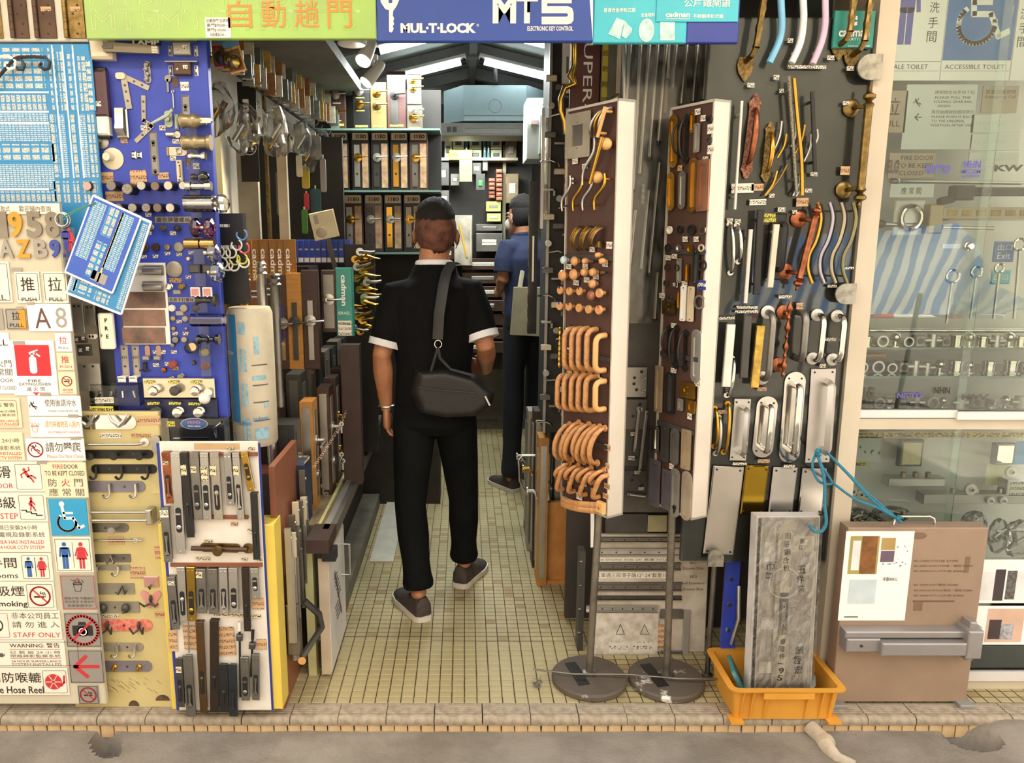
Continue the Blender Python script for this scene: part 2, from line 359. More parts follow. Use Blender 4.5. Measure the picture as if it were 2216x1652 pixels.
# fluorescent tubes
tubem = mat('lit_tube', 'F2FBFF', .5, var=0, emit=9.0)
def tube_lamp(p0, p1, lab):
    p0, p1 = V(p0), V(p1); t = thing('tube_lamp', lab, 'lamp', M.Translation((p0+p1)/2)); c = (p0+p1)/2; a, b = p0-c, p1-c; d = (b-a).normalized()
    MB().cyl(a+d*.03, b-d*.03, .016, seg=12).build('glass_tube', tubem, t)
    MB().box(0, 0, 0, .001, .001, .001).cyl(a+V((0, 0, .032)), b+V((0, 0, .032)), .022, seg=4).build('batten', whitep, t)
    for e, q in ((a, 1), (b, -1)): MB().cyl(e, e+d*.035*q, .019).cyl(e+d*.017*q, e+d*.017*q+V((0, 0, .04)), .014).build('end_cap', blackp, t)
def zc(x): return 2.93-.38*abs(x-.06)*.62-.125
tl = [(-.52, .01, 4.7, 'long white tube lamp on the first beam sloping up from the shelf side'), (.10, .62, 4.7, 'white tube lamp on the first beam sloping down from the ridge to the machine side'),
      (-.50, .01, 5.5, 'white tube lamp on the second beam above the pale duct box, shelf side'), (.10, .60, 5.5, 'white tube lamp on the second beam above the pale duct box, machine side'),
      (-.62, -.24, 6.6, 'short level tube lamp low behind the duct box')]
for x0, x1, Y, lb in tl:
    z0, z1 = (zc(x0), zc(x1)) if Y < 6.5 else (2.62, 2.62)
    tube_lamp((x0, Y, z0), (x1, Y, z1), lb)
for x, y, z, e in ((-.3, 4.3, 2.5, 16), (.4, 4.3, 2.5, 16), (0, 5.7, 2.3, 14)):
    light('tube_glow', 'AREA', (x, y, z), e, (.93, 1, .97), .5)
# spot lamps on the soffit
spotm = mat('lit_spot', 'FFF6E0', .5, var=0, emit=14)
def spot_lamp(p, d, lab):
    t = thing('spot_lamp', lab, 'lamp', M.Translation(p)); d = V(d).normalized(); a = V((0, 0, 0))
    MB().cyl((0, 0, 0), (0, 0, 2.415-p[2]), .006).cyl((0, 0, 2.395-p[2]), (0, 0, 2.415-p[2]), .022).build('mount', whitep, t)
    MB().tube([a-d*.07, a-d*.05, a, a+d*.055], [.014, .022, .027, .031], 16).build('housing', whitep, t)
    MB().cyl(a+d*.056, a+d*.058, .027, seg=16).build('bulb_face', spotm, t)
    l = light('spot_beam', 'SPOT', V(p)+d*.08, 34, (1, .84, .6), .04, spot=75); l.rotation_euler = d.to_track_quat('-Z', 'Y').to_euler()
for (px, py, Y, d, lb) in ((795, 112, 3.2, (-.25, -.6, -.75), 'white spot lamp nearest the banner tilted toward the knobs'), (808, 160, 3.6, (-.55, -.35, -.7), 'white spot lamp further in, glaring above the black lever sample')):
    spot_lamp(at(px, py, Y), d, lb)
tag(MB().lathe([(.05, 0), (.055, .004), (.055, .05), (.05, .05), (.01, .055), (.01, .1)], 20).build('downlight', [whitep], mw=M.Translation(at(762, 98, 3.07))), 'white round downlight with dark rim under the green banner', 'lamp')
# added light shaping over the front goods, all out of view
struct(MB().box(.2, 1.95, 2.95, 6.5, 1.1, .06).build('unseen_sky_block', pale))  # unseen overhang, added to keep sky light off the ground
for x_ in (-1.1, 1.2): light('front_fill', 'AREA', (x_, 1.45, 2.86), 5.5, (1, .9, .76), 1.1, rot=(R(38), 0, 0), size_y=.15)  # warm fill with no real fixture, added to brighten the front boards
# ================================================================ fascia signs
def board(name, lab, cat, fr, x0, y0, x1, y1, t, m, z=0, group=None, part='panel', c=.003):
    """thing with origin at the board centre, local xy = board plane, z out"""
    th = thing(name, lab, cat, fr.m((x0+x1)/2, (y0+y1)/2, z), group)
    MB().cham(0, 0, -t, abs(x1-x0), abs(y1-y0), t, min(c, t/3)).build(part, m, th)
    return th
fs = frY(2.42)
green = mat('lime_banner', '9CC25C', .35, var=.12, vs=2.2, col2='8FAA68', coat=.2); navy = mat('navy_banner', '24469C', .35, var=.06, vs=3, coat=.2)
teal = mat('teal_banner', '3CB9CC', .35, var=.05, coat=.2); dnavy = mat('dark_blue_banner', '2C3C96', .4, var=.05); lav = mat('white_banner_edge', 'D8D6E6', .4)
def pxb(fr, x0, y0, x1, y1, h=0, yx=None):
    yx = (y0+y1)/2 if yx is None else yx; a = fr.hit(x0, yx, h); b = fr.hit(x1, yx, h); c = fr.hit((x0+x1)/2, y1, h); d = fr.hit((x0+x1)/2, y0, h); return a.x, c.y, b.x, d.y
def sgn(name, lab, fr, px0, py0, px1, py1, m, t=.02, z=0, cat='sign', yx=None):
    x0, y0, x1, y1 = pxb(fr, px0, py0, px1, py1, z, yx if yx is not None else (py1 if py0 < -60 else None)); th = board(name, lab, cat, fr, x0, y0, x1, y1, t, m, z); th['wh'] = (x1-x0, y1-y0, (x0+x1)/2, (y0+y1)/2); return th
def on(th, fr, px, py, z=0):
    a = fr.hit(px, py, z); q = th['wh']; return a.x-q[2], a.y-q[3]
s1 = sgn('shop_banner', 'lime green banner with orange characters over the entrance', fs, 187, -120, 815, 84, green)
orange = mat('orange_print', 'F08A3C', .5, var=.03); pale_g = mat('pale_outline', 'DDEB9E', .5, var=.02); pg2 = mat('green_outline', 'BFE070', .5, var=.02)
mpx = fs.mm(600, 40)
for k, (cx, ch) in enumerate(((519, '自'), (592, '動'), (664, '趟'), (735, '門'))):
    x, y = on(s1, fs, cx, 31); text(ch, orange, s1, w=52*mpx, h=56*mpx, x=x, y=y, bold=.02)
def outl(ch, m, th, px0, px1, py0, py1):
    _tc.body = ch; _tc.offset = 0; _tc.space_character = 1; _tc.shear = 0; _tc.fill_mode = 'NONE'; _tc.bevel_depth = .007; _tc.bevel_resolution = 0; _tc.align_x = 'CENTER'; _tc.resolution_u = 2
    me = bpy.data.meshes.new_from_object(_to); _tc.bevel_depth = 0
    xs = [v.co.x for v in me.vertices]; ys = [v.co.y for v in me.vertices]; x0, x1, y0, y1 = min(xs), max(xs), min(ys), max(ys)
    xa, ya = on(th, fs, px0, py1); xb, yb = on(th, fs, px1, py0)
    for v in me.vertices: v.co = (xa+(v.co.x-x0)/(x1-x0)*(xb-xa), ya+(v.co.y-y0)/(y1-y0)*(yb-ya), .0006+v.co.z*.02)
    me.materials.clear(); me.materials.append(m)
    for p in me.polygons: p.material_index = 0
    link('outline_lettering', me, th)
for k in range(4):
    outl('MT5', pale_g if k < 2 else pg2, s1, 200+145*k, 336+145*k, 21, 66); outl('MT5', pale_g if k < 2 else pg2, s1, 195+145*k, 330+145*k, -36, 11)
    x, y = on(s1, fs, 338+145*k, 25); text('TM', whiteink, s1, h=5*mpx, x=x, y=y)
x, y = on(s1, fs, 472, 60)
pn = MB().cham(x, y, .0004, 55*mpx, 41*mpx, .0012, .0004).build('price_note', whiteink, s1, label='cream handwritten price note')
for k, tx in enumerate(('自重趟門 包膠夾', '單門$9500—', '雙門$10500—', '另配套$5500—')): text(tx, ink, s1, w=(49 if k != 3 else 36)*mpx, h=7.5*mpx, x=x, y=y+(14-9.5*k)*mpx, z=.0018, shear=.2)
s2 = sgn('shop_banner', 'deep blue banner with white key emblem and lettering over the entrance', fs, 816, -120, 1283, 90, navy)
def tx(th, fr, s, px0, py0, px1, py1, m, z=0, **kw):
    a = fr.hit(px0, py1, z); b = fr.hit(px1, py0, z); q = th['wh']
    return text(s, m, th, w=abs(b.x-a.x), h=abs(b.y-a.y), x=(a.x+b.x)/2-q[2], y=(a.y+b.y)/2-q[3], **kw)
tx(s2, fs, 'MUL·T·LOCK', 867, 50, 1030, 72, whiteink, bold=.05); tx(s2, fs, '®', 1031, 52, 1037, 58, whiteink)
pinkw = mat('pinkish_white_print', 'F6E8E0', .5, var=.02)
tx(s2, fs, 'MT', 1066, -10, 1164, 51, pinkw, bold=.04)
tx(s2, fs, 'ELECTRONIC KEY CONTROL', 1141, 57, 1240, 67, pinkw, bold=.02)
def poly(th, fr, pts, m, z=.001, t=.0006, name='emblem', lab=None, hz=0):
    q = th['wh']; P = [fr.hit(a, b, hz) for a, b in pts]; P = [(p.x-q[2], p.y-q[3]) for p in P]
    if sum(P[i][0]*P[(i+1) % len(P)][1]-P[(i+1) % len(P)][0]*P[i][1] for i in range(len(P))) < 0: P = P[::-1]
    return MB().prism(P, z, z+t).build(name, m, th, smooth=False, label=lab)
poly(s2, fs, [(1172, -10), (1237, -10), (1237, 7.6), (1184, 7.6), (1184, 13.5), (1228, 13.5), (1238, 18), (1241, 28), (1241, 44), (1236, 51), (1228, 53), (1172, 53), (1172, 36.5), (1226, 36.5), (1229, 34), (1229, 31), (1226, 29), (1172, 29)], pinkw)
poly(s2, fs, [(822, -30), (824, 5), (834, 20), (842, 22), (842, 68), (846, 71), (850, 68), (852, 62), (850, 57), (853, 52), (851, 46), (853, 40), (850, 34), (851, 24), (858, 14), (864, 0), (866, -30)], pinkw)
k = on(s2, fs, 845, 3); MB().lathe([(.006, 0), (.006, .0004)], 14, (k[0], k[1], .0016)).build('key_hole', navy, s2)
poly(s2, fs, [(1271, -60), (1283, 90), (1284, -60)], lav, z=.0005)
s3 = sgn('shop_banner', 'turquoise banner with pale lock box and door pictures', fs, 1283, -120, 1485, 93, teal)
tx(s3, fs, '普通合金康和式鎖', 1306, 17, 1375, 27, whiteink, bold=.015); tx(s3, fs, '合金物料', 1387, 28, 1417, 37, whiteink, bold=.01)
mist = mat('pale_teal_print', 'BFE3E2', .5, var=.15, vs=40)
poly(s3, fs, [(1334, 39), (1352, 45), (1341, 85), (1316, 74)], mist); poly(s3, fs, [(1352, 45), (1360, 55), (1368, 62), (1366, 71), (1354, 84), (1345, 78)], mist, z=.0012)
q3 = s3['wh']; a_ = on(s3, fs, 1399, 66); mp3 = fs.mm(1399, 60)
MB().prism([(a_[0]+17*mp3*cos(2*PI*i/20), a_[1]+24*mp3*sin(2*PI*i/20)) for i in range(20)], .001, .0016).build('emblem', mist, s3)
poly(s3, fs, [(1428, 46), (1460, 48), (1460, 88), (1428, 88)], mist)
s4 = sgn('shop_banner', 'small dark blue and turquoise banner with white characters', fs, 1485, -120, 1597, 93, dnavy)
poly(s4, fs, [(1485, -100), (1597, -100), (1597, 48), (1485, 48)], teal, z=.0002)
s5 = sgn('shop_banner', 'turquoise overlay plate with white characters stuck on the banner', fs, 1422, -60, 1600, 47, teal, t=.003, z=.0045)
tx(s5, fs, '公屋鐵閘鎖', 1479, -3, 1580, 17, whiteink, bold=.02); tx(s5, fs, 'cadman', 1439, 27, 1492, 38, whiteink, bold=.035); tx(s5, fs, '不銹鋼康和式鎖', 1498, 32, 1564, 41, whiteink, bold=.01)
tx(s5, fs, 'The Genuine Brand Brand', 1439, 39, 1491, 43, whiteink)
# ================================================================ people
skin=mat('skin','B07A58',.5,var=.12,vs=14,col2='9A6244');
hairm=mat('black_hair','1D1714',.8,var=.3,vs=60,bump=.8,bs=300)
fade=mat('short_cropped_hair','75493A',.8,var=.35,vs=30,col2='40281F',bump=.5,bs=400)
tee=mat('black_tee','101012',.85,var=.15,vs=6,bump=.15,bs=400);jean=mat('black_jeans','111314',.85,var=.3,vs=7,col2='0A0C0C',bump=.2,bs=500)
whitecloth=mat('white_ribbing','E6E6EA',.8,var=.03,bump=.2,bs=500);strapm=mat('black_webbing','2A2A2B',.6,var=.1)
bagm=mat('black_nylon_bag','191819',.5,var=.15,bump=.2);shoem=mat('brown_suede_shoe','453A37',.7,var=.2,vs=40,bump=.3);solem=mat('white_sole','D9CFC4',.6,var=.06)
for m_ in(tee,jean):m_.node_tree.nodes['Principled BSDF'].inputs['Specular IOR Level'].default_value=.12
def remesh(o,vox,sm=4,f=.6):
 a=o.modifiers.new('r','REMESH');a.mode='VOXEL';a.voxel_size=vox;a.use_smooth_shade=True
 b=o.modifiers.new('s','SMOOTH');b.iterations=sm;b.factor=f;return o
def ellring(c,rx,ry,rz=0,n=20,tilt=0,up=None):
 c=V(c);return[c+V((rx*cos(2*PI*i/n),ry*sin(2*PI*i/n),rz*cos(2*PI*i/n)+tilt*sin(2*PI*i/n)))for i in range(n)]
def hand(mb,wrist,dirv,side,curl=.5,inward=V((1,0,0)),s=1.0):
 """palm, five separate curled fingers; dirv = along the hand, inward = palm normal, side = thumb direction"""
 d=V(dirv).normalized();nrm=V(inward).normalized();nrm=(nrm-d*nrm.dot(d)).normalized();sd=V(side);sd=(sd-d*sd.dot(d)-nrm*sd.dot(nrm)).normalized()
 w=V(wrist);mb.tube([w,w+d*.03*s,w+d*.09*s],[.024*s,.036*s,.040*s],12,flat=.48,up=nrm)
 for k,(off,L)in enumerate(((.028,.070),(.010,.078),(-.009,.073),(-.027,.058))):
  p=w+d*.082*s+sd*off*s;pts=[p];a=0
  for j in range(3):a+=curl*(.5+.35*j);q=d*cos(a)+nrm*sin(a);p=p+q*(L*s*(.42,.33,.25)[j]);pts.append(p)
  mb.tube([pts[0]-d*.02]+pts,[.0085*s,.0088*s,.008*s,.0074*s,.0062*s],8)
 p=w+d*.028*s+sd*.026*s;q1=(d*.75+sd*.6+nrm*.25).normalized();q2=(d*.95+sd*.1+nrm*.3).normalized()
 mb.tube([w+d*.012*s+sd*.01*s,p,p+q1*.034*s,p+q1*.034*s+q2*.03*s],[.012*s,.0125*s,.0105*s,.008*s],8)
def person(name,lab,J,S):
 """J: joints in world space; S: style"""
 O=J['hip'];t=thing(name,lab,'person',M.Translation((O.x,O.y,0)),None);k=V((O.x,O.y,0));k_=lambda p:V(p)-k
 H=k_(J['head']);n=k_(J['neck']);yaw=S.get('yaw',0);q=M.Rotation(yaw,3,'Z');hs=S.get('hs',1.0)
 b=MB()
 def hp(x,y,z):return H+q@V((x*hs,y*hs,z*hs))
 for cxx,cy,cz,rx,ry,rz in((0,-.012,.028,.077,.093,.092),(0,.02,-.03,.063,.078,.085),(0,.055,-.075,.042,.045,.04),(0,.105,-.012,.011,.014,.022),(0,.086,.022,.05,.02,.012)):
  m_=MB().ell((0,0,0),rx*hs,ry*hs,rz*hs);b.add([q@V(v)+hp(cxx,cy,cz)for v in m_.v],m_.f)
 for s_ in(-1,1):
  e=MB().ell((0,0,0),.009*hs,.02*hs,.033*hs);b.add([q@(M.Rotation(s_*R(22),3,'Z')@V(v))+hp(s_*.083,.002,-.012)for v in e.v],e.f)
 b.tube([hp(0,-.02,-.06),n+V((0,0,.05)),n-V((0,0,.03))],[.056*hs,.057*hs,.066*hs],16)
 st=k_(J['chest']);hp_=k_(J['hip']);sw=S.get('sw',.19);sx=J['shR']-J['shL'];ax=V((sx.x,sx.y,0)).normalized();ay=V((-ax.y,ax.x,0))
 def rg(c,rx,ry,n_=22,lift=0):return[c+ax*(rx*cos(2*PI*i/n_))+ay*(ry*sin(2*PI*i/n_))+V((0,0,lift*abs(cos(2*PI*i/n_))))for i in range(n_)]
 m_=lambda a,c,f:a*(1-f)+c*f
 def torso(e,top=True):
  L=[rg(m_(hp_,st,-.22),.135+e,.095+e),rg(hp_,.158+e,.108+e),rg(m_(hp_,st,.35),.148+e,.102+e),rg(m_(hp_,st,.7),.165+e,.11+e),rg(st,sw*.92+e,.115+e),rg(m_(st,n,.45),sw*.86+e,.105+e,lift=-.02),rg(m_(st,n,.75),sw*.55+e*.8,.085+e,lift=-.03),rg(m_(st,n,.98),.075+e*.5,.07+e*.5)]
  return L
 b.loft(torso(-.006))
 for sd in 'LR':
  sh,el,wr=k_(J['sh'+sd]),k_(J['el'+sd]),k_(J['wr'+sd]);b.tube([sh-(sh-st)*.1,sh,m_(sh,el,.35),el,m_(el,wr,.3),m_(el,wr,.7),wr],[.05,.052,.047,.040,.043,.033,.026],12)
  dd=wr-el;hd=V(J.get('hd'+sd,dd));hand(b,wr-hd.normalized()*.01,hd,V(J.get('th'+sd,(0,1,0))),S.get('curl',.45),V(J.get('in'+sd,(1 if sd=='L' else -1,0,0))),.98)
  hj,kn,an=k_(J['hj'+sd]),k_(J['kn'+sd]),k_(J['an'+sd]);b.tube([hj+V((0,0,.04)),hj-V((0,0,.06)),m_(hj,kn,.6),kn,m_(kn,an,.3),m_(kn,an,.8),an],[.07,.075,.06,.05,.052,.036,.034],12)
  b.ell(an-V((0,0,.02)),.035,.05,.03)
 remesh(b.build('body',skin,t),.006,3,.5)
 f=MB()
 for s_ in(-1,1):f.ell(hp(s_*.032,.088,.0),.012*hs,.008*hs,.008*hs,8,6)
 f.build('eye',mat('eye_dark','241C18',.2),t)
 if S.get('mask'):
  mk=MB().ell((0,0,0),.062*hs,.062*hs,.05*hs);MB().add([q@V(v)+hp(0,.063,-.045)for v in mk.v],mk.f).build('face_mask',mat(*S['mask']),t)
  for s_ in(-1,1):MB().tube([hp(s_*.055,.06,-.02),hp(s_*.086,.02,.005),hp(s_*.092,-.012,-.002),hp(s_*.088,-.018,-.03),hp(s_*.078,.01,-.055)],.0017,6).build('ear_loop',mat(*S['mask']),t)
 hb=MB();m_h=MB().ell((0,0,0),.0765*hs,.092*hs,.077*hs,40,26)
 hb.add([q@(V(v)*(1+.05*NZ.noise(V(v)*80)+.05*NZ.noise(V(v)*170)))+hp(0,-.014,.064)for v in m_h.v if 1],m_h.f);hb.build('hair',hairm,t,label='black hair on top')
 m_h=MB().ell((0,0,0),.0815*hs,.0935*hs,.098*hs,30,20)
 P=[q@V((v[0],min(v[1],.02*hs),v[2]))+hp(0,-.018,.018)for v in m_h.v];MB().add(P,m_h.f).build('cropped_hair',S.get('fade',fade),t,label='closely cropped hair at back and sides')
 sb=MB();L=torso(.012);L[0]=[p+V((0,0,S.get('hem',.0)))for p in L[0]];sb.loft(L[0:])
 for sd in 'LR':
  sh,el=k_(J['sh'+sd]),k_(J['el'+sd]);se=m_(sh,el,S.get('sleeve',.72));sb.tube([st+(sh-st)*.5+V((0,0,.02)),sh+V((0,0,.0)),m_(sh,se,.5),se],[.07,.073,.073,.066],14)
 remesh(sb.build('shirt',S['shirt'],t),.008,6,.6)
 for sd in 'LR':
  sh,el=k_(J['sh'+sd]),k_(J['el'+sd]);se=m_(sh,el,S.get('sleeve',.72));dd=(el-sh).normalized()
  MB().tube([se-dd*.016,se+dd*.012],[.0695,.0675],20).build('sleeve_band',S['trim'],t)
 MB().tube([n+q@V((.07*cos(a),.058*sin(a)-.008,-.006-.006*sin(a)))for a in[2*PI*i/24 for i in range(25)]],.0115,8,flat=1.3).build('collar',S['trim'],t)
 tb=MB();wz=m_(hp_,st,.12);tb.loft([rg(wz,.158,.108),rg(hp_,.168,.118),rg(m_(hp_,st,-.22),.165,.118),rg(m_(hp_,st,-.32),.13,.09)])
 for sd in 'LR':
  hj,kn,an=k_(J['hj'+sd]),k_(J['kn'+sd]),k_(J['an'+sd])
  pts=[hj+V((0,0,.05)),hj-V((0,0,.04)),m_(hj,kn,.5),kn,m_(kn,an,.35),m_(kn,an,.7),m_(kn,an,.85),m_(kn,an,.93),an+V((0,0,.0))]
  tb.tube(pts,[.088,.094,.083,.068,.069,.06,.063,.069,.064],18)
 remesh(tb.build('trousers',S['trousers'],t),.008,4,.5)
 for sd in 'LR':
  an=k_(J['an'+sd]);a=J['foot'+sd];z0=J.get('z'+sd,0.0);fd=V((sin(a),cos(a),0));rt=V((cos(a),-sin(a),0));c=V((an.x,an.y,z0))-fd*.055
  sho=thing2('shoe',t,c)
  def sec(f_,w_,h0,h1,sq=1.0,n_=14):return[fd*f_+rt*(w_*cos(2*PI*i/n_))+V((0,0,h0 if sin(2*PI*i/n_)<-.1 else h0+(h1-h0)*max(0,sin(2*PI*i/n_))**.6))for i in range(n_)]
  MB().loft([sec(-.005,.022,.02,.08),sec(.005,.037,.02,.105),sec(.05,.041,.02,.115),sec(.10,.043,.02,.10),sec(.15,.046,.02,.075),sec(.20,.05,.02,.06),sec(.25,.04,.02,.05),sec(.272,.02,.02,.036)]).build('upper',shoem,sho)
  out=[(-.012,0),(-.006,.03),(.01,.042),(.06,.046),(.12,.047),(.19,.056),(.25,.046),(.282,.022),(.288,0)];o_=out+[(u,-w_)for u,w_ in out[-2:0:-1]]
  P=[fd*u+rt*w_ for u,w_ in o_];MB().loft([[p+V((0,0,.001))for p in P][::-1],[p*1.0+V((0,0,.026))for p in P][::-1]]).build('sole',solem,sho)
 return t,k
def thing2(name,parent,loc):
 o=bpy.data.objects.new(name,None);COL.objects.link(o);o.parent=parent;o.location=loc;return o
Yb=3.22
J=dict(head=at(943,507,3.28),neck=at(940,568,3.26),chest=at(938,655,3.22),hip=at(940,868,Yb),shL=at(860,640,3.22),elL=at(826,770,3.18),wrL=at(836,885,3.22),shR=at(1016,634,3.24),elR=at(1052,752,3.18),wrR=at(1052,800,3.42),hjL=at(897,905,Yb),knL=at(888,1095,3.16),anL=at(906,1272,3.10),hjR=at(986,905,3.26),knR=at(1003,1080,3.36),anR=at(1004,1207,3.42),footL=R(-28),footR=R(24),hdL=(.03,.06,-1),thL=(0,1,0),inL=(1,0,0),hdR=(-.5,.8,.1),thR=(0,0,1),inR=(-1,0,0))
man,k0=person('person','person seen from behind in a black tee with white sleeve bands, walking into the shop',J,dict(shirt=tee,trim=whitecloth,trousers=jean,mask=('black_mask','1C1C1E',.7),hs=1.08,sw=.19,sleeve=.80))
# wrist watch is worn, so it belongs to the person
c=J['wrL']-k0;MB().tube([c+V((.03*cos(a),.026*sin(a),.012))for a in[2*PI*i/20 for i in range(21)]],.006,8).build('wrist_watch',steel,man)
# sling bag, hanging from its strap: a thing of its own
bag=thing('sling_bag','black nylon sling bag with wide strap hung across the walking person in black','bag',M.Translation(at(985,850,3.06)))
o_=at(985,850,3.06)
def bl(px,py,Y):return at(px,py,Y)-o_
strap_pts=[bl(988,572,3.26),bl(978,568,3.16),bl(966,590,3.115),bl(960,615,3.08),bl(950,680,3.065),bl(947,735,3.055)]
MB().tube(strap_pts,[.0025]*6,8,flat=9,up=(1,0,0)).build('strap',strapm,bag)
MB().tube([bl(948,745,3.055)+V((.014*cos(a),0,.016*sin(a)))for a in[2*PI*i/16 for i in range(17)]],.0022,6).build('ring',chrome,bag)
MB().tube([bl(948,752,3.055),bl(952,775,3.06),bl(975,800,3.07),bl(1020,812,3.06)],.007,8).tube([bl(948,752,3.055),bl(925,830,3.07),bl(905,880,3.08)],.006,8).build('lower_strap',strapm,bag)
B=MB();out=[bl(*p,3.085)for p in((900,800),(960,796),(1030,815),(1072,850),(1066,880),(1030,902),(960,905),(905,895),(888,850))]
B.loft([[p+V((0,.05,0))for p in out],[p+V((0,.02,0))for p in out],[(p*.93)+V((0,-.025,0))for p in out],[(p*.8)+V((0,-.04,0))for p in out]]);remesh(B.build('pouch',bagm,bag),.007,5,.6)
MB().tube([bl(905,838,3.035),bl(960,845,3.03),bl(1030,850,3.035)],.0018,6).build('zip',gun,bag)
MB().tube([bl(1050,858,3.03),bl(1056,870,3.03),bl(1060,878,3.03)],.0035,6).build('zip_puller',whitep,bag)
# second person further in
J2=dict(head=at(1128,470,4.85),neck=at(1136,507,4.83),chest=at(1143,560,4.8),hip=at(1146,680,4.8),shL=at(1098,540,4.75),elL=at(1090,605,4.72),wrL=at(1082,628,4.98),shR=at(1186,545,4.85),elR=at(1190,620,4.85),wrR=at(1165,640,5.05),hjL=at(1120,700,4.8),knL=at(1112,800,4.78),anL=at(1108,893,4.8),hjR=at(1165,700,4.85),knR=at(1160,800,4.86),anR=at(1156,890,4.9),footL=R(-35),footR=R(-25),thL=(0,0,1),thR=(0,0,1),hdL=(-.2,.9,-.2),hdR=(-.3,.9,0))
for a in('anL','anR'):J2[a].z=max(J2[a].z,.10)
for a,b_ in(('knL','anL'),('knR','anR')):J2[b_].z=.10
person('person','person in a navy polo shirt standing deep in the shop with a canvas tote bag',J2,dict(shirt=mat('navy_polo','232B4C',.85,var=.1,bump=.1),trim=mat('navy_trim','1E2540',.85),trousers=mat('dark_trousers','181B24',.85),mask=('pale_mask','C9C2B4',.7),yaw=R(38),sw=.185,sleeve=.7,fade=hairm,curl=.6))
canvas=mat('beige_canvas','A89E80',.9,var=.1,vs=8,bump=.3,bs=400)
tb_o=at(1140,675,4.62);tt=thing('tote_bag','beige canvas tote bag hanging behind the person in the navy polo','bag',M.Translation(tb_o));tl_=lambda x,y,Y=4.62:at(x,y,Y)-tb_o
o2=[tl_(1112,622),tl_(1172,622),tl_(1178,728),tl_(1104,724)]
MB().loft([[p+V((0,.03,0))for p in o2][::-1],[p*1.0+V((0,-.02,0))for p in o2][::-1]]).build('bag_body',canvas,tt)
MB().tube([tl_(1125,622),tl_(1132,580,4.68),tl_(1143,535,4.72),tl_(1155,520,4.8)],.014,8,flat=.2,up=(0,1,0)).build('strap',canvas,tt)
# ================================================================ item builders (local: x right, y along, z out of the board)
ORD='first second third fourth fifth sixth seventh eighth ninth tenth eleventh twelfth thirteenth fourteenth fifteenth sixteenth seventeenth eighteenth nineteenth twentieth twenty-first twenty-second twenty-third twenty-fourth twenty-fifth twenty-sixth'.split()
def seg(fr,x1,y1,x2,y2,z=0):
 a,b=fr.hit(x1,y1,z),fr.hit(x2,y2,z);c=(a+b)/2;d=a-b
 return fr.m(c.x,c.y,z,math.atan2(d.y,d.x)-PI/2),d.length,fr.mm((x1+x2)/2,(y1+y2)/2)
def put(fr,name,lab,cat,px,py,z=0,rot=0,group=None):
 a=fr.hit(px,py,z);return thing(name,lab,cat,fr.m(a.x,a.y,z,rot),group)
def tags(parent,fr,pts,m=None,w=12,h=7,z=.001,inv=None):
 """price tags stuck on a board: parts of the board"""
 for p in pts:
  px,py=p[:2];ww,hh=(p[2],p[3])if len(p)>3 else(w,h);a=fr.hit(px,py);s=fr.mm(px,py)
  o=MB().box(0,0,0,ww*s,hh*s,.0008).build('price_tag',(p[4]if len(p)>4 else m)or tagm,None,fr.m(a.x,a.y,z,rnd.uniform(-.04,.04)),smooth=False)
  mw=o.matrix_basis.copy();o.parent=parent;o.matrix_basis=parent.matrix_basis.inverted()@mw
def stroke(mb,pts,w,z=.001,t=.0006,closed=False):
 pts=[V((p[0],p[1]))for p in pts]
 if closed:pts=pts+[pts[0]]
 for a,b in zip(pts,pts[1:]):
  d=(b-a);L=d.length
  if L<1e-6:continue
  d/=L;n=V((-d.y,d.x))*w/2;e=d*w*.3;q=[a-e-n,b+e-n,b+e+n,a-e+n];mb.prism([(p.x,p.y)for p in q],z,z+t)
 return mb
def arc(cx,cy,r,a0,a1,n=16,ry=None):return[(cx+r*cos(R(a0+(a1-a0)*i/n)),cy+(ry or r)*sin(R(a0+(a1-a0)*i/n)))for i in range(n+1)]
def flush_bolt(th,L,w,m,style=0,bend=True):
 b=MB();t=.0035;b.cham(0,0,.016,w,L,t,.001)
 if bend:b.box(0,L/2-t/2,.008,w,t,.017)
 b.screws([(-w*.25,L/2-.012),(w*.25,L/2-.012),(0,-L/2+.008)],.0028,.0195).build('plate',m,th)
 MB().box(0,0,.008,w*.7,L*.94,.015).build('back_channel',dalu if m!=black else gun,th)
 y0=-L*.16 if L>.14 else 0
 MB().prism(rr(w*.62,min(.085,L*.45),w*.3,4,0,y0),.0196,.0202).build('slot',blackp,th)
 k=min(.085,L*.45)/2
 if style==0:MB().tube([(0,y0+k*.7,.021),(0,y0+k*.1,.022),(0,y0-k*.5,.024),(0,y0-k*.85,.022)],[w*.22,w*.1,w*.1,w*.27],8,flat=.4,up=(0,0,1)).build('lever',m,th)
 elif style==1:MB().box(0,y0+k*.5,.0215,w*.5,.006,.004).lathe([(w*.24,.02),(w*.26,.023),(w*.15,.026)],12,(0,y0-k*.55,0)).build('thumb_slide',m,th)
 else:MB().ell((0,y0+k*.35,.02),w*.25,w*.32,.005).cyl((0,y0+k*.3,.022),(0,y0-k*.6,.022),w*.07,seg=6).build('lever',m,th)
def knob(th,r,h,m,m2=None,seg_=20,name='knob'):
 MB().lathe([(r*.9,0),(r*.9,h*.12),(r*.42,h*.25),(r*.4,h*.5),(r*.95,h*.72),(r,h*.85),(r*.85,h*.96),(r*.3,h)],seg_).build(name,m,th)
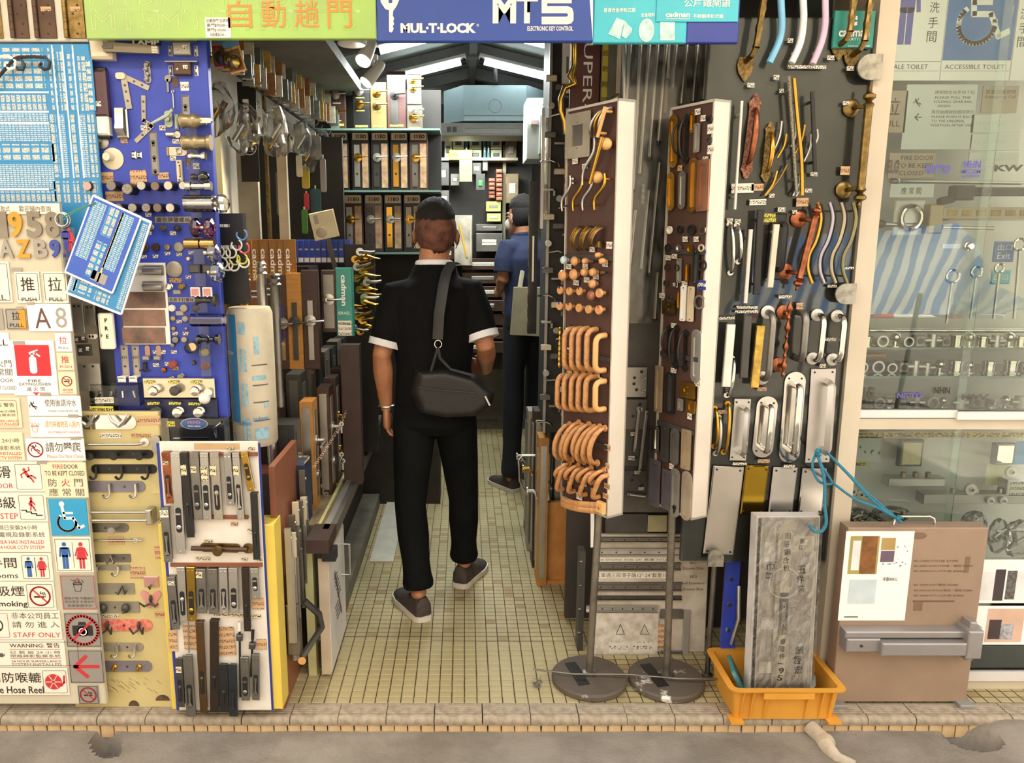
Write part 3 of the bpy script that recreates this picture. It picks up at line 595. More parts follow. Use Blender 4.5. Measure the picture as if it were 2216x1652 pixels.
def bar_pull(th,L,r,m,out=.04,style='D',post=None,roses=0,mr=None):
 p=MB();y=L/2
 if style=='D':rc=min(out*.7,L*.2);pts=[(0,y,0),(0,y,out-rc)]+[(0,y-rc+rc*cos(a),out-rc+rc*sin(a))for a in[PI/2*i/4 for i in range(1,5)]];pts+=[(a,-b,c)for a,b,c in pts[::-1]];p.tube(pts,r,10,up=(1,0,0))
 elif style=='bow':pts=[(0,y*cos(PI*i/12),.006+out*sin(PI*i/12))for i in range(13)];p.tube(pts,[r*(.7+.3*sin(PI*i/12))for i in range(13)],10,up=(1,0,0));p.lathe([(r*1.3,0),(r*1.2,.006)],10,(0,y,0)).lathe([(r*1.3,0),(r*1.2,.006)],10,(0,-y,0))
 elif style=='post':p.cyl((0,y,out),(0,-y,out),r,seg=12)
 if style=='post':
  p.build('grip',m,th)
  for s_ in(1,-1):MB().cyl((0,y*.72*s_,0),(0,y*.72*s_,out),r*.7).build('post',m,th)
 else:p.build('grip',m,th)
 if roses:
  for s_ in(1,-1):MB().lathe([(roses,0),(roses,.003),(roses*.85,.006),(r*1.1,.007)],20,(0,y*s_,0)).build('rose',mr or m,th)
def wave_pull(th,L,r,m,amp=.02,out=.03,n=16,taper=1.0,flat=1.0,post=True):
 pts=[(amp*sin(2*PI*i/n),L/2-L*i/n,out)for i in range(n+1)];MB().tube(pts,[r*(1-(1-taper)*abs(2*i/n-1)**2)for i in range(n+1)],10,flat=flat,up=(0,0,1)).build('grip',m,th)
 if post:
  for i in(2,n-2):MB().cyl((pts[i][0],pts[i][1],0),pts[i],r*.6).build('post',m,th)
def plate_pull(th,L,w,mp,mh,r,Lh=None,oval=False,flatbar=False,out=.045,sx=0):
 b=MB()
 if oval:b.prism(rr(w,L,w/2-.001,8),0,.0025)
 else:b.cham(0,0,0,w,L,.003,.001)
 b.build('plate',mp,th);MB().screws([(a*w*(.36 if not oval else .30),s_*(L/2-(.012 if not oval else w*.32)))for a in(-1,1)for s_ in(-1,1)],.0035,.003).build('screw_holes',blackp,th)['kind']='stuff'
 Lh=Lh or L*.72;y=Lh/2;rc=.014
 pts=[(sx,y,.002),(sx,y,out-rc),(sx,y-rc*.4,out-rc*.3),(sx,y-rc,out)];pts+=[(a,-b_,c)for a,b_,c in pts[::-1]]
 MB().tube(pts,r,4 if flatbar else 10,flat=1.0,up=(1,0,0)if not flatbar else(.7,0,.7)).build('grip',mh,th)
def flush_pull(th,L,w,m,oval=True,inner=None,wall=.22,d=.008):
 o=rr(w,L,w/2-.0005,8)if oval else rr(w,L,.004,3);wi=w*(1-2*wall);Li=L-2*w*(.42 if oval else .3);i_=rr(wi,Li,min(wi,Li)/2-.0005,8)if oval else rr(wi,Li,.002,3)
 MB().ring(o,i_,0,.004).build('rim',m,th);c=MB();n=len(i_);c.prism(i_,.0002,.0010).build('cup',inner or m,th)
 for s_ in(1,-1):MB().screws([(0,s_*(L/2-w*.24))],.0022,.004).build('screw',dalu,th)
def scroll_hook(fr,pts,r,m,lab):
 p=[fr.hit(*q,.03)for q in pts];c=p[0];th=thing('scroll_hook',lab,'hook',fr.m(c.x,c.y,.03));MB().tube([(q.x-c.x,q.y-c.y,0)for q in p],r,8,up=(0,0,1)).build('bar',m,th);return th
# pictograms
def pic(th,x,y,s,kind,m,m2=None,z=.0012):
 """s = overall height; centre x, y"""
 b=MB();T=.0006
 X=lambda u:x+u*s;P=lambda pts:[(x+u*s,y+v*s)for u,v in pts]
 def st(pts,w,closed=False,zz=z):stroke(b,P(pts),w*s,zz,T,closed)
 def cr(u,v,r,zz=z):b.lathe([(r*s,0),(r*s,T)],20,(x+u*s,y+v*s,zz))
 if kind=='man':cr(0,.42,.075);b.prism(rr(.22*s,.36*s,.04*s,3,x,y+.13*s),z,z+T);st([(-.14,.26),(-.17,-.02)],.06);st([(.14,.26),(.17,-.02)],.06);st([(-.055,.0),(-.055,-.46)],.095);st([(.055,.0),(.055,-.46)],.095);st([(-.13,.28),(.13,.28)],.06)
 elif kind=='woman':cr(0,.42,.075);b.prism(P([(-.08,.32),(-.19,-.14),(.19,-.14),(.08,.32)]),z,z+T);st([(-.12,.27),(-.21,.0)],.055);st([(.12,.27),(.21,.0)],.055);st([(-.055,-.12),(-.055,-.46)],.075);st([(.055,-.12),(.055,-.46)],.075)
 elif kind=='wheelchair':cr(-.17,.42,.08);st([(-.16,.32),(-.12,-.02),(.14,-.02),(.28,-.33),(.42,-.26)],.085);st([(-.14,.14),(.12,.14)],.07);st(arc(-.06,-.16,.27,130,370,24),.075)
 elif kind=='arrow':st([(.42,0),(-.40,0)],.12);st([(.02,.38),(-.38,0),(.02,-.38)],.13)
 elif kind=='ban':st(arc(0,0,.44,0,360,32),.07);st([(-.3,.3),(.3,-.3)],.06)
 elif kind=='ban2':st(arc(0,0,.44,0,360,32),.07);st([(-.3,-.3),(.3,.3)],.06)
 elif kind=='cig':st([(-.28,-.04),(.16,-.04)],.09);st([(.2,-.04),(.27,-.04)],.05);st([(.2,.06),(.14,.12),(.02,.14),(.05,.24)],.035);st([(.27,.05),(.24,.17),(.13,.19)],.035)
 elif kind=='camera':b.prism(rr(.74*s,.40*s,.03*s,2,x,y-.02*s),z,z+T);b.prism(P([(-.16,.2),(-.12,.32),(.12,.32),(.16,.2)]),z,z+T);cr(0,-.06,.2)
 elif kind=='lens':b.ring(circ(.15*s,24,x,y-.06*s),circ(.11*s,24,x,y-.06*s),z,z+T)
 elif kind=='ext':b.prism(rr(.26*s,.62*s,.1*s,5,x,y-.16*s),z,z+T);b.prism(rr(.1*s,.12*s,.02*s,2,x,y+.2*s),z,z+T);st([(-.1,.28),(.2,.38)],.05);st([(-.08,.24),(.12,.26),(.26,.16)],.06)
 elif kind=='slip':cr(-.2,.32,.08);st([(-.16,.2),(-.02,-.04)],.15);st([(-.02,-.04),(.16,.0),(.36,-.14)],.08);st([(-.04,-.06),(.12,-.14),(.24,-.34)],.08);st([(-.14,.2),(.06,.28),(.04,.44)],.06);st([(-.2,.16),(-.38,.06),(-.34,-.12)],.06)
 elif kind=='step':cr(0,.4,.08);st([(0,.28),(-.02,.02)],.14);st([(-.02,0),(-.08,-.3)],.08);st([(0,0),(.12,-.16),(.2,-.36)],.08);st([(0,.24),(-.14,.1),(-.12,-.02)],.06);st([(0,.24),(.14,.12),(.2,.0)],.06)
 elif kind=='stairs':st([(-.46,-.14),(-.24,-.14),(-.24,-.22),(-.02,-.22),(-.02,-.3),(.2,-.3),(.2,-.38),(.46,-.38)],.05)
 elif kind=='reel':cr(0,0,.4);st([(.36,-.2),(.5,-.02),(.52,.3)],.09)
 elif kind=='reelin':
  for a in range(0,360,60):st([(.12*cos(R(a)),.12*sin(R(a))),(.36*cos(R(a)),.36*sin(R(a)))],.03,zz=z+.0007)
  st(arc(0,0,.09,0,360,14),.03,zz=z+.0007)
 elif kind=='frame':b.ring(rr(m2[0],m2[1],m2[2],4,x,y),rr(m2[0]-2*m2[3],m2[1]-2*m2[3],max(.0006,m2[2]-m2[3]),4,x,y),z,z+T)
 elif kind=='bin':st([(-.3,.1),(-.2,-.42),(.15,-.42),(.28,.1)],.03,True);st(arc(-.02,.12,.3,0,360,20,ry=.08),.03);st([(-.45,.42),(-.1,.3),(-.3,.2)],.03);st([(.0,.4),(.2,.2)],.03);st([(.3,.4),(.38,.2)],.04)
 b.build('pictogram',m,th,smooth=False)
# ================================================================ left sign panel
LP=frY(2.395)
pan=mat('sign_panel_cream','CFC6AF',.5,var=.05,vs=3);plq=mat('plaque_cream','EDE6D6',.35,var=.03,coat=.2);plqg=mat('plaque_brushed_grey','A39D96',.4,.3,var=.04);plqw=mat('plaque_white','F6F3EE',.3,var=.02,coat=.2);plqy=mat('plaque_ivory','E8DDBC',.35,var=.04)
x0,y0,x1,y1=pxb(LP,-140,440,180,1500);ax=LP.hit(180,1000)[0]
sp=board('sign_board','tall cream board covered with wall plaques standing at the street corner of the shop','board',LP,LP.hit(-260,900)[0],LP.hit(231,1525)[1],ax,LP.hit(120,440)[1],.018,pan)
def plaque(lab,px0,py0,px1,py1,m=plq,items=(),fr=LP,z=.0012,name='plaque',cat='sign',border=None,t=.003,kids=None):
 """px given at the plaque's mid height; items: (text, fx, fy, fw, fh, mat) with fractions of the plaque, origin lower left"""
 a=fr.hit(px0,(py0+py1)/2,z);b=fr.hit(px1,(py0+py1)/2,z);c=fr.hit((px0+px1)/2,py0,z);d=fr.hit((px0+px1)/2,py1,z)
 w_,h_=b.x-a.x,c.y-d.y;th=thing(name,lab,cat,fr.m((a.x+b.x)/2,(c.y+d.y)/2,z));MB().cham(0,0,0,w_,h_,t,.0008).build('plate',m,th)
 for it in items:
  s,fx,fy,fw,fh,mm_=it[:6];X_=(fx-.5)*w_;Y_=(fy-.5)*h_
  if s.startswith('@'):
   pic(th,X_,Y_,fh*h_,s[1:],mm_,z=t+.0002+(it[6]if len(it)>6 else 0))
  elif s.startswith('#'):
   bw,bh=fw*w_,fh*h_
   if s=='#f':pic(th,X_,Y_,1,'frame',mm_,(bw,bh,it[6]if len(it)>6 else .003,.0012),z=t+.0001)
   else:MB().prism(rr(bw,bh,.0008 if len(it)<7 else it[6],3,X_,Y_),t,t+.0003).build('printed_area',mm_,th,smooth=False)
  else:text(s,mm_,th,w=fw*w_ if fw else None,h=fh*h_ if fh else None,x=X_,y=Y_,z=t,bold=it[6]if len(it)>6 else 0,shear=0)
 th['wh']=(w_,h_,0,0);return th
B_,Rd,Bl=ink,redink,blueink
plaque('cream header strip with brown characters above the big house numbers',-60,440,130,464,plq,[('型號／款式',.3,.5,.27,.5,greyink),('歡迎舖內查詢',.72,.5,.36,.55,greyink)])
# raised numbers and letters, each a thing
def solid_text(s,lab,name,cat,fr,px0,py0,px1,py1,m,z=.002,depth=.006,bold=.02,shear=0):
 a=fr.hit(px0,(py0+py1)/2,z);b=fr.hit(px1,(py0+py1)/2,z);c=fr.hit((px0+px1)/2,py0,z);d=fr.hit((px0+px1)/2,py1,z);w_,h_=b.x-a.x,c.y-d.y
 _tc.body=s;_tc.offset=bold;_tc.extrude=.5;_tc.fill_mode='BOTH';_tc.bevel_depth=0;_tc.align_x='CENTER';_tc.shear=shear;_tc.space_character=1;_tc.resolution_u=4
 me=bpy.data.meshes.new_from_object(_to);_tc.extrude=0;xs=[v.co.x for v in me.vertices];ys=[v.co.y for v in me.vertices];X0,X1,Y0,Y1=min(xs),max(xs),min(ys),max(ys)
 for v in me.vertices:v.co=((v.co.x-(X0+X1)/2)/(X1-X0)*w_,(v.co.y-(Y0+Y1)/2)/(Y1-Y0)*h_,(v.co.z+.5)*depth)
 me.materials.clear();me.materials.append(m)
 for p in me.polygons:p.material_index=0
 return tag(link(name,me,None,fr.m((a.x+b.x)/2,(c.y+d.y)/2,z)),lab,cat)
silv=mat('silver_number','8E877C',.35,.8,var=.1);goldn=mat('gold_number','D59A3C',.35,.5,var=.05)
for s,n_,lab,p,m in(('1','house_number','silver house number 1 before the gold nine',(-8,458,17,514),silv),('9','house_number','gold house number 9 in the top row of raised numbers',(20,458,50,514),goldn),('5','house_number','silver house number 5 between the nine and the eight',(58,458,92,514),silv),('8','house_number','silver house number 8 at the board edge by the key ring',(99,458,130,514),silv),('A','house_letter','flat grey letter A beside the orange Z',(0,519,30,558),plqg),('Z','house_letter','orange letter Z under the gold nine',(37,519,67,558),goldn),('B','house_letter','flat grey letter B beside the orange Z and blue nine',(75,519,104,558),plqg),('9','house_number','flat blue number 9 beside the grey letter B',(109,519,131,558),mat('blue_number','3B4FA8',.4))):
 solid_text(s,lab,n_,'letter' if 'letter' in n_ else 'number',LP,*p,m,bold=.035)
plaque('cream plaque with large pull character cut by the picture edge',-62,566,24,655,plq,[('#f',.5,.5,.9,.9,B_),('拉',.42,.6,.62,.42,B_,.03),('PULL',.55,.13,.6,.12,B_)])
plaque('cream push plaque with thin double border and black character',35,588,88,656,plq,[('#f',.5,.52,.88,.86,B_),('推',.5,.6,.56,.44,B_,.03),('PUSH',.5,.12,.6,.12,B_,.01)])
plaque('cream pull plaque beside the push plaque with the same border',94,588,147,656,plq,[('#f',.5,.52,.88,.86,B_),('拉',.5,.6,.54,.44,B_,.03),('PULL',.5,.12,.58,.12,B_,.01)])
plaque('small pull plaque half silver and half orange',14,668,59,713,plqg,[('#b',.8,.5,.38,.96,goldn),('#f',.5,.5,.94,.92,B_),('拉',.5,.66,.4,.4,B_,.03),('PULL',.5,.2,.68,.18,B_,.01)])
plaque('grey plate corner cut by the picture edge under the number row',-60,668,8,713,plqg,[('1',.8,.3,.1,.3,whiteink)])
plaque('white plaque with thin brown letter A and silver figure 8',61,658,155,717,plqw,[('A',.34,.48,.36,.74,mat('brown_ink','6A4640',.5)),('8',.77,.5,.26,.76,plqg)])
plaque('white plaque beside the extinguisher sign with characters cut by the picture edge',-80,720,26,852,plqw,[('PULL',.72,.84,.5,.1,B_),('防火門',.75,.5,.5,.12,greyink),('應常關',.75,.36,.5,.12,greyink),('FIRE DOOR',.7,.22,.6,.06,greyink),('MUST NOT CLOSED',.7,.1,.7,.06,greyink)])
plaque('red fire extinguisher plaque with small red arrow beneath',26,737,122,856,plqw,[('#b',.5,.64,.78,.56,mat('signal_red','E3232F',.4,var=.02)),('@ext',.5,.64,0,.5,plqw,.0006),('FIRE',.5,.27,.3,.05,B_),('EXTINGUISHER',.5,.21,.72,.05,B_),('滅 火 筒',.5,.12,.42,.08,greyink),('▼',.5,.03,.16,.06,Rd)])
plaque('tiny white pull plaque with faded red character',121,721,155,761,plqw,[('拉',.5,.62,.5,.4,Rd),('PULL',.5,.2,.66,.14,greyink)])
plaque('tiny cream push plaque with red character',125,764,160,801,plqy,[('推',.5,.62,.5,.42,Rd,.02),('PUSH',.5,.2,.72,.16,Rd)])
plaque('small cream no smoking plaque under the tiny push plaque',128,806,165,853,plqy,[('@ban',.5,.6,0,.5,Rd,.0006),('@cig',.5,.6,0,.44,B_),('請勿吸煙',.5,.2,.6,.1,Rd),('NO SMOKING',.5,.09,.6,.06,Rd)])
plaque('cream warning plaque with red rules at the picture edge',-90,862,46,926,plqy,[('#f',.5,.5,.9,.88,Rd,.006),('WARNING 警告',.6,.78,.62,.13,B_),('已裝設24小時',.62,.56,.6,.1,greyink),('閉路錄影監察系統',.62,.44,.6,.1,greyink),('24 HOUR SURVEILLANCE',.6,.24,.7,.07,Rd),('SYSTEM INSTALLED',.6,.14,.7,.07,Rd)])
plaque('white flush after use plaque with black figure',62,857,176,900,plqw,[('@slip',.1,.5,0,.5,B_),('使用後請沖水',.62,.66,.6,.36,greyink),('PLEASE FLUSH AFTER USE',.66,.25,.56,.1,greyink)])
plaque('white no littering plaque with orange characters',66,903,178,946,plqw,[('@bin',.1,.5,0,.56,mat('orange_ink','C87B3E',.6)),('請勿將雜物丟入廁內',.63,.66,.66,.34,mat('amber_ink','C79A3E',.6)),('NO LITTERING INTO THE BOWL',.65,.25,.62,.1,Rd)])
plaque('white do not climb plaque with red prohibition ring',58,949,184,997,plqw,[('@ban',.16,.5,0,.72,Rd,.0006),('@slip',.16,.5,0,.5,B_),('請勿攀爬',.64,.62,.6,.44,greyink,.01),('Please Do Not Climb',.66,.2,.62,.17,mat('salmon_ink','D07A62',.6))])
plaque('ivory camera recording plaque above the slippery floor plaque',-80,936,52,997,plqy,[('24小時',.8,.72,.28,.16,greyink),('及錄影系統',.72,.46,.46,.16,greyink),('HAS INSTALLED',.7,.26,.52,.11,Rd),('CCTV SYSTEM',.74,.1,.42,.11,Rd)])
LX=-120
def wide(lab,y0,y1,xr,items):return plaque(lab,LX,y0,xr,y1,plq,items)
def fx(px,xr):return(px-LX)/(xr-LX)
def wd(a,b,xr):return(b-a)/(xr-LX)
wide('cream slippery floor plaque with red falling figure',999,1064,95,[('#f',fx(63,95),.5,wd(35,91,95),.84,greyink,.005),('@slip',fx(63,95),.54,0,.62,Rd),('滑',fx(12,95),.66,wd(-1,25,95),.4,B_,.01),('FLOOR',fx(2,95),.2,wd(-24,27,95),.17,Rd),('小心地',fx(-50,95),.66,.32,.36,B_)])
wide('cream mind the step plaque with red walking figure',1066,1129,102,[('#f',fx(70,102),.5,wd(42,96,102),.84,greyink,.005),('@step',fx(70,102),.58,0,.56,Rd),('@stairs',fx(69,102),.5,0,.72,B_),('梯級',fx(8,102),.66,wd(-22,34,102),.4,B_,.01),('STEP',fx(19,102),.2,wd(0,38,102),.2,Rd)])
wide('cream plaque announcing recording in four lines',1131,1195,108,[('現已安裝24小時',fx(42,108),.84,wd(0,84,108),.16,greyink),('路電視及錄影系統',fx(42,108),.6,wd(-14,100,108),.18,greyink),('THIS AREA HAS INSTALLED',fx(30,108),.35,wd(-34,98,108),.12,Rd),('24 HOUR CCTV SYSTEM',fx(45,108),.17,wd(-4,95,108),.12,Rd)])
wide('cream toilets plaque with small blue man and red woman',1197,1257,114,[('#f',fx(78,114),.5,wd(49,107,114),.84,greyink,.005),('@man',fx(64,114),.5,0,.72,Bl),('@woman',fx(92,114),.5,0,.72,Rd),('#b',fx(78,114),.5,.006,.7,B_),('手間',fx(8,114),.66,wd(-22,38,114),.38,B_,.01),('Rooms',fx(8,114),.2,wd(-22,38,114),.2,B_)])
wide('cream no smoking plaque with large lettering',1259,1320,120,[('#f',fx(88,120),.5,wd(60,116,120),.84,greyink,.005),('@ban',fx(88,120),.5,0,.74,Rd,.0006),('@cig',fx(88,120),.5,0,.66,B_),('請勿吸煙',fx(-6,120),.68,wd(-66,56,120),.36,B_,.01),('No Smoking',fx(6,120),.2,wd(-48,58,120),.26,B_,.015)])
wide('cream staff only plaque with red lettering',1322,1384,133,[('#f',fx(-8,133),.5,wd(-36,20,133),.84,Rd,.003),('@ban',fx(-8,133),.5,0,.5,B_),('非本公司員工',fx(79,133),.84,wd(28,130,133),.22,greyink),('請 勿 進 入',fx(79,133),.53,wd(28,130,133),.22,greyink),('STAFF ONLY',fx(79,133),.17,wd(28,130,133),.17,Rd)])
wide('cream surveillance warning plaque with small lens drawing',1386,1443,142,[('#f',fx(70,142),.5,wd(-60,141,142),.9,greyink,.005),('WARNING: 警告',fx(78,142),.82,wd(24,132,142),.18,B_,.02),('#b',fx(78,142),.67,wd(24,134,142),.02,Rd),('已 裝 設 24 小 時',fx(78,142),.56,wd(24,132,142),.12,greyink),('閉路錄影監察系統',fx(78,142),.42,wd(24,132,142),.12,greyink),('#b',fx(78,142),.33,wd(24,134,142),.02,Rd),('24 HOUR SURVEILLANCE',fx(78,142),.22,wd(24,132,142),.09,greyink),('SYSTEM INSTALLED',fx(78,142),.1,wd(24,132,142),.09,greyink),('@reel',fx(4,142),.45,0,.2,greyink)])
wide('cream fire hose reel plaque with red reel drawing',1446,1504,149,[('#f',fx(120,149),.5,wd(94,145,149),.84,greyink,.005),('@reel',fx(117,149),.5,0,.72,Rd),('@reelin',fx(117,149),.5,0,.72,plq),('消防喉轆',fx(34,149),.66,wd(-24,90,149),.38,B_,.01),('Fire Hose Reel',fx(36,149),.2,wd(-24,92,149),.27,B_,.015)])
plaque('cream fire door plaque with red word and large characters',96,1001,189,1077,plqy,[('FIRE',.36,.89,.24,.12,Rd),('DOOR',.66,.89,.32,.12,B_),('TO BE KEPT CLOSED',.5,.70,.92,.13,B_),('防',.2,.43,.2,.22,greyink),('火',.5,.43,.2,.22,Rd),('門',.8,.43,.2,.22,greyink),('應 常 關',.5,.16,.82,.22,greyink)])
plaque('bright blue accessible toilet plaque with white wheelchair',109,1080,190,1159,mat('sky_blue','2F9CCB',.35,var=.03),[('@wheelchair',.5,.5,0,.88,plqw)])
plaque('cream plaque with large blue man and red woman',119,1163,200,1238,plq,[('#f',.5,.5,.92,.92,B_,.001),('@man',.28,.48,0,.78,Bl),('@woman',.72,.48,0,.78,Rd),('#b',.5,.5,.012,.74,B_)])
plaque('silver plaque with toilet litter drawing and red border',133,1244,209,1319,plqg,[('#f',.5,.5,.94,.94,Rd,.001),('@bin',.5,.7,0,.4,B_),('@ban',.5,.84,0,.13,Rd),('廁紙什物 勿棄廁內',.5,.33,.84,.08,greyink),('保持清潔 多謝合作',.5,.23,.84,.08,greyink),('如廁後請沖水',.5,.12,.7,.09,greyink)])
plaque('silver no photography plaque with black camera',142,1326,218,1400,plqg,[('#f',.5,.5,.95,.95,B_,.001),('@camera',.5,.5,0,.74,B_),('@lens',.5,.5,0,.74,plqw,.0006),('@ban2',.5,.5,0,.94,Rd,.0012)])
plaque('silver plaque with thick red arrow',150,1406,225,1478,plqg,[('#f',.5,.5,.95,.95,B_,.001),('@arrow',.5,.5,0,.8,Rd)])
plaque('smallest silver no smoking plaque at the board foot',170,1483,214,1523,plqg,[('#f',.5,.5,.93,.93,B_,.001),('@ban',.5,.5,0,.86,Rd,.0006),('@cig',.5,.5,0,.7,B_)])
# small code stickers on the board
tags(sp,LP,[(43,742,26,8),(100,853,24,8),(160,900,22,7),(166,948,22,7),(92,1001,22,6),(38,584,22,8),(44,667,14,6),(68,657,16,6)],z=.005,m=mat('code_sticker','A79E92',.5))
kr=put(LP,'key_ring','bright steel split ring hooked over the corner of the sign board','ring',137,476,.02);MB().tube([(.021*cos(R(a)),.021*sin(R(a)),0)for a in range(0,361,20)],.003,8).tube([(.019*cos(R(a))-.002,.019*sin(R(a)),.005)for a in range(0,361,20)],.0025,8).build('ring',steel,kr)
mp_=plaque('clear plaque with blue man and red woman figures hanging from the split ring',132,492,166,600,clear,[('@woman',.66,.76,0,.46,Rd),('@man',.42,.78,0,.46,mat('violet_blue','3A3C9E',.5),.001),('MEN',.42,.44,.55,.09,mat('violet_blue','3A3C9E',.5),.03),('男',.45,.25,.5,.2,mat('violet_blue','3A3C9E',.5),.03),('WOMEN',.85,.48,.35,.07,Rd)],z=.014,t=.002)
# ================================================================ hinges board and blue catalogue sheets
CF=frY(2.47)
hb_=sgn('hinge_board','pale board with dark butt hinges fixed above the blue catalogue sheet',CF,-160,-80,190,90,mat('ivory_board','CFC7B8',.6,var=.08),cat='board')
for k,(a,b_,m)in enumerate(((24,61,bronze),(76,121,bronze),(140,184,dbrass),(-30,4,dbrass))):
 t=put(CF,'butt_hinge',('plain brown butt hinge with no tag','brown butt hinge with blank paper tag','brass-toned butt hinge beside the lime banner','brass-toned butt hinge cut by the picture edge')[k],'hinge',(a+b_)/2,42,.001);s_=CF.mm(60,40);W_=(b_-a)*s_;H_=78*s_
 MB().cham(W_*.08,0,0,W_*.84,H_,.004,.001).build('leaf',m,t);kb=MB()
 for i in range(5):kb.cyl((-W_*.42,H_*(.5-.2*i),.006),(-W_*.42,H_*(.5-.2*i-.19),.006),.0075)
 kb.build('knuckle',m,t);MB().screws([(W_*.2,H_*.36),(-W_*.05,H_*.14),(W_*.22,-H_*.12),(W_*.1,-H_*.38)],.0035,.0035).build('screw_holes',blackp,t)['kind']='stuff'
 if k in(1,2):MB().box(W_*.1,H_*.26,.0045,W_*.5,H_*.12,.0008).build('paper_tag',tanm,t)
cblue=cells('catalogue_print','318AC2','C5CDCC',.030,.021,mortar=.16);cblue2=cells('catalogue_print_small','3188C0','BFC9CA',.016,.030,mortar=.14);cblue3=cells('catalogue_print_fine','3A90C8','CDD3D2',.011,.006,mortar=.2)
cyan=mat('catalogue_blue','2F88C0',.4,var=.05,coat=.2)
cs=sgn('catalogue_sheet','large faded blue catalogue sheet on the shop corner, full of printed sign samples',CF,-120,94,212,560,cyan,t=.01,z=.004,cat='poster')
q=cs['wh']
def block(px0,py0,px1,py1,m,z=.0006):
 x0,y0,x1,y1=pxb(CF,px0,py0,px1,py1,.004);MB().box((x0+x1)/2-q[2],(y0+y1)/2-q[3],z,x1-x0,y1-y0,.0006).build('printed_area',m,cs,smooth=False)
block(-100,104,96,196,cblue);block(-100,206,100,238,cblue2);block(-100,244,104,262,cblue3);block(-100,268,110,306,cblue3)
block(-100,312,118,350,cblue);block(-100,356,118,410,cblue3);block(-100,414,122,436,cblue2)
for k,x_ in enumerate((108,128,150,172,190)):block(x_,104+6*k,x_+14+3*(k%2),240,cblue2 if k%2 else cblue);block(x_+4,248,x_+18,384,cblue3 if k%2 else cblue2);block(x_+10,392,x_+23,440,cblue2)
for x_ in(121,143,165):block(x_+3,98,x_+6,386,plqw,.001)
for y_ in(198,240,264,408):block(-100,y_,106,y_+4,plqw,.001)
scroll_hook(CF,[(-20,190),(0,163),(30,128),(40,124),(70,123),(98,124),(108,135),(106,148),(96,151),(85,143),(90,136)],.005,black,'black wrought scroll hook with curled end over the catalogue sheet')
scroll_hook(CF,[(30,130),(45,128),(54,140),(50,152),(38,151),(33,142)],.004,black,'short black curl of wrought iron behind the white hook')
scroll_hook(CF,[(-10,122),(20,123),(34,131),(33,146),(20,150),(11,142),(14,136),(20,137)],.005,whitep,'white wrought scroll hook over the catalogue sheet')
# loose catalogues hanging from the ring
HF=Fr(at(240,560,2.36),(cos(R(-24)),0,sin(R(-24))),(-sin(R(-24)),0,cos(R(-24))))
def hang(lab,cx,cy,w,h,z,rot,kinds):
 a=HF.hit(cx,cy,z);t=thing('catalogue',lab,'catalogue',HF.m(a.x,a.y,z,rot));s_=HF.mm(cx,cy);w*=s_;h*=s_
 MB().prism(rr(w,h,.006,3),0,.005).build('laminated_page',plqw,t);MB().box(0,0,.0054,w*.94,h*.95,.0006).build('printed_ground',mat('catalogue_violet_blue','3A5FC0',.35,var=.05)if kinds else cyan,t)
 for(fx_,fy_,fw_,fh_,m)in(((-.3,.1,.25,.7,cblue3),(-.02,.28,.2,.35,cblue2),(-.02,-.2,.2,.45,cblue),(.26,.1,.24,.7,cblue3),(.15,0,.035,.9,ylw),(.15,-.38,.3,.12,plqg))if kinds else((-.25,-.38,.3,.12,cblue),(.1,-.4,.25,.1,cblue2),(.41,0,.1,.9,cblue3),(-.42,-.2,.1,.5,cblue3))):
  MB().box(fx_*w,fy_*h,.006,fw_*w,fh_*h,.0006).build('printed_area',m,t,smooth=False)
 return t
hang('large laminated blue catalogue page hanging tilted behind another page',236,558,128,218,.0,R(2),0)
hang('front laminated violet-blue catalogue page with yellow captions, hanging tilted',224,530,112,182,.009,R(-1),1)
st_=thing('string','green string tying the hanging catalogues to the split ring','string',M.Translation(at(150,462,2.35)));o_=at(150,462,2.35)
MB().tube([at(x,y,2.345)-o_ for x,y in((137,470),(150,462),(170,452),(190,446),(208,441))],.0022,6).tube([at(x,y,2.343)-o_ for x,y in((138,476),(160,460),(185,448),(206,438))],.0018,6).build('strand',mat('green_string','4E8A7C',.8),st_)
# ================================================================ blue hardware board
BB=frY(2.50)
bluep=mat('cobalt_board','3247B4',.45,var=.06,vs=5,col2='2A3A9A');blued=mat('dark_cobalt','26307E',.5,var=.1)
bb=sgn('display_board','tall cobalt blue board carrying catches, closers, knobs and door stops',BB,222,72,469,905,bluep,t=.03,cat='board')
lo,hi=BB.hit(492,905),BB.hit(446,100)
rc_=bb['wh'];xr=BB.hit(470,905)[0]
MB().box(BB.hit(192,480)[0]-rc_[2]+.02,0,-.02,.05,rc_[1],.03).build('edge_strip',blackp,bb)
def it(name,lab,cat,px,py,z=.0005,rot=0,fr=None,group=None):return put(fr or BB,name,lab,cat,px,py,z,rot,group)
sB=BB.mm(330,400)
np_=sgn('name_plate','small black name plate with white capitals at the top of the blue board',BB,283,85,348,99,blackp,t=.002,z=.003,cat='sign');tx(np_,BB,'LAMP',287,87,345,97,whiteink,z=.003,bold=.05)
t=it('door_closer','long bronze-grey door closer arm with cream head near the top of the blue board','door closer',282,111);k=sB
ivory=mat('ivory_plastic','DDD0B4',.35,var=.05);dgold=mat('champagne_metal','A39372',.35,.7,var=.08)
MB().cham(-53*k,0,0,46*k,40*k,.035,.008).build('head',ivory,t)
MB().loft([[V((-40*k,11*k,.036)),V((-40*k,-9*k,.036)),V((-40*k,-9*k,.055)),V((-40*k,11*k,.055))],[V((66*k,3*k,.036)),V((66*k,-12*k,.036)),V((66*k,-12*k,.05)),V((66*k,3*k,.05))]][::-1]).build('arm',mat('bronze_grey','756C58',.45,.6),t)
for i in range(7):MB().box((64+i*.1)*k,(2-2.1*i)*k,.045,12*k,1.2*k,.014).build('tooth',ivory,t)
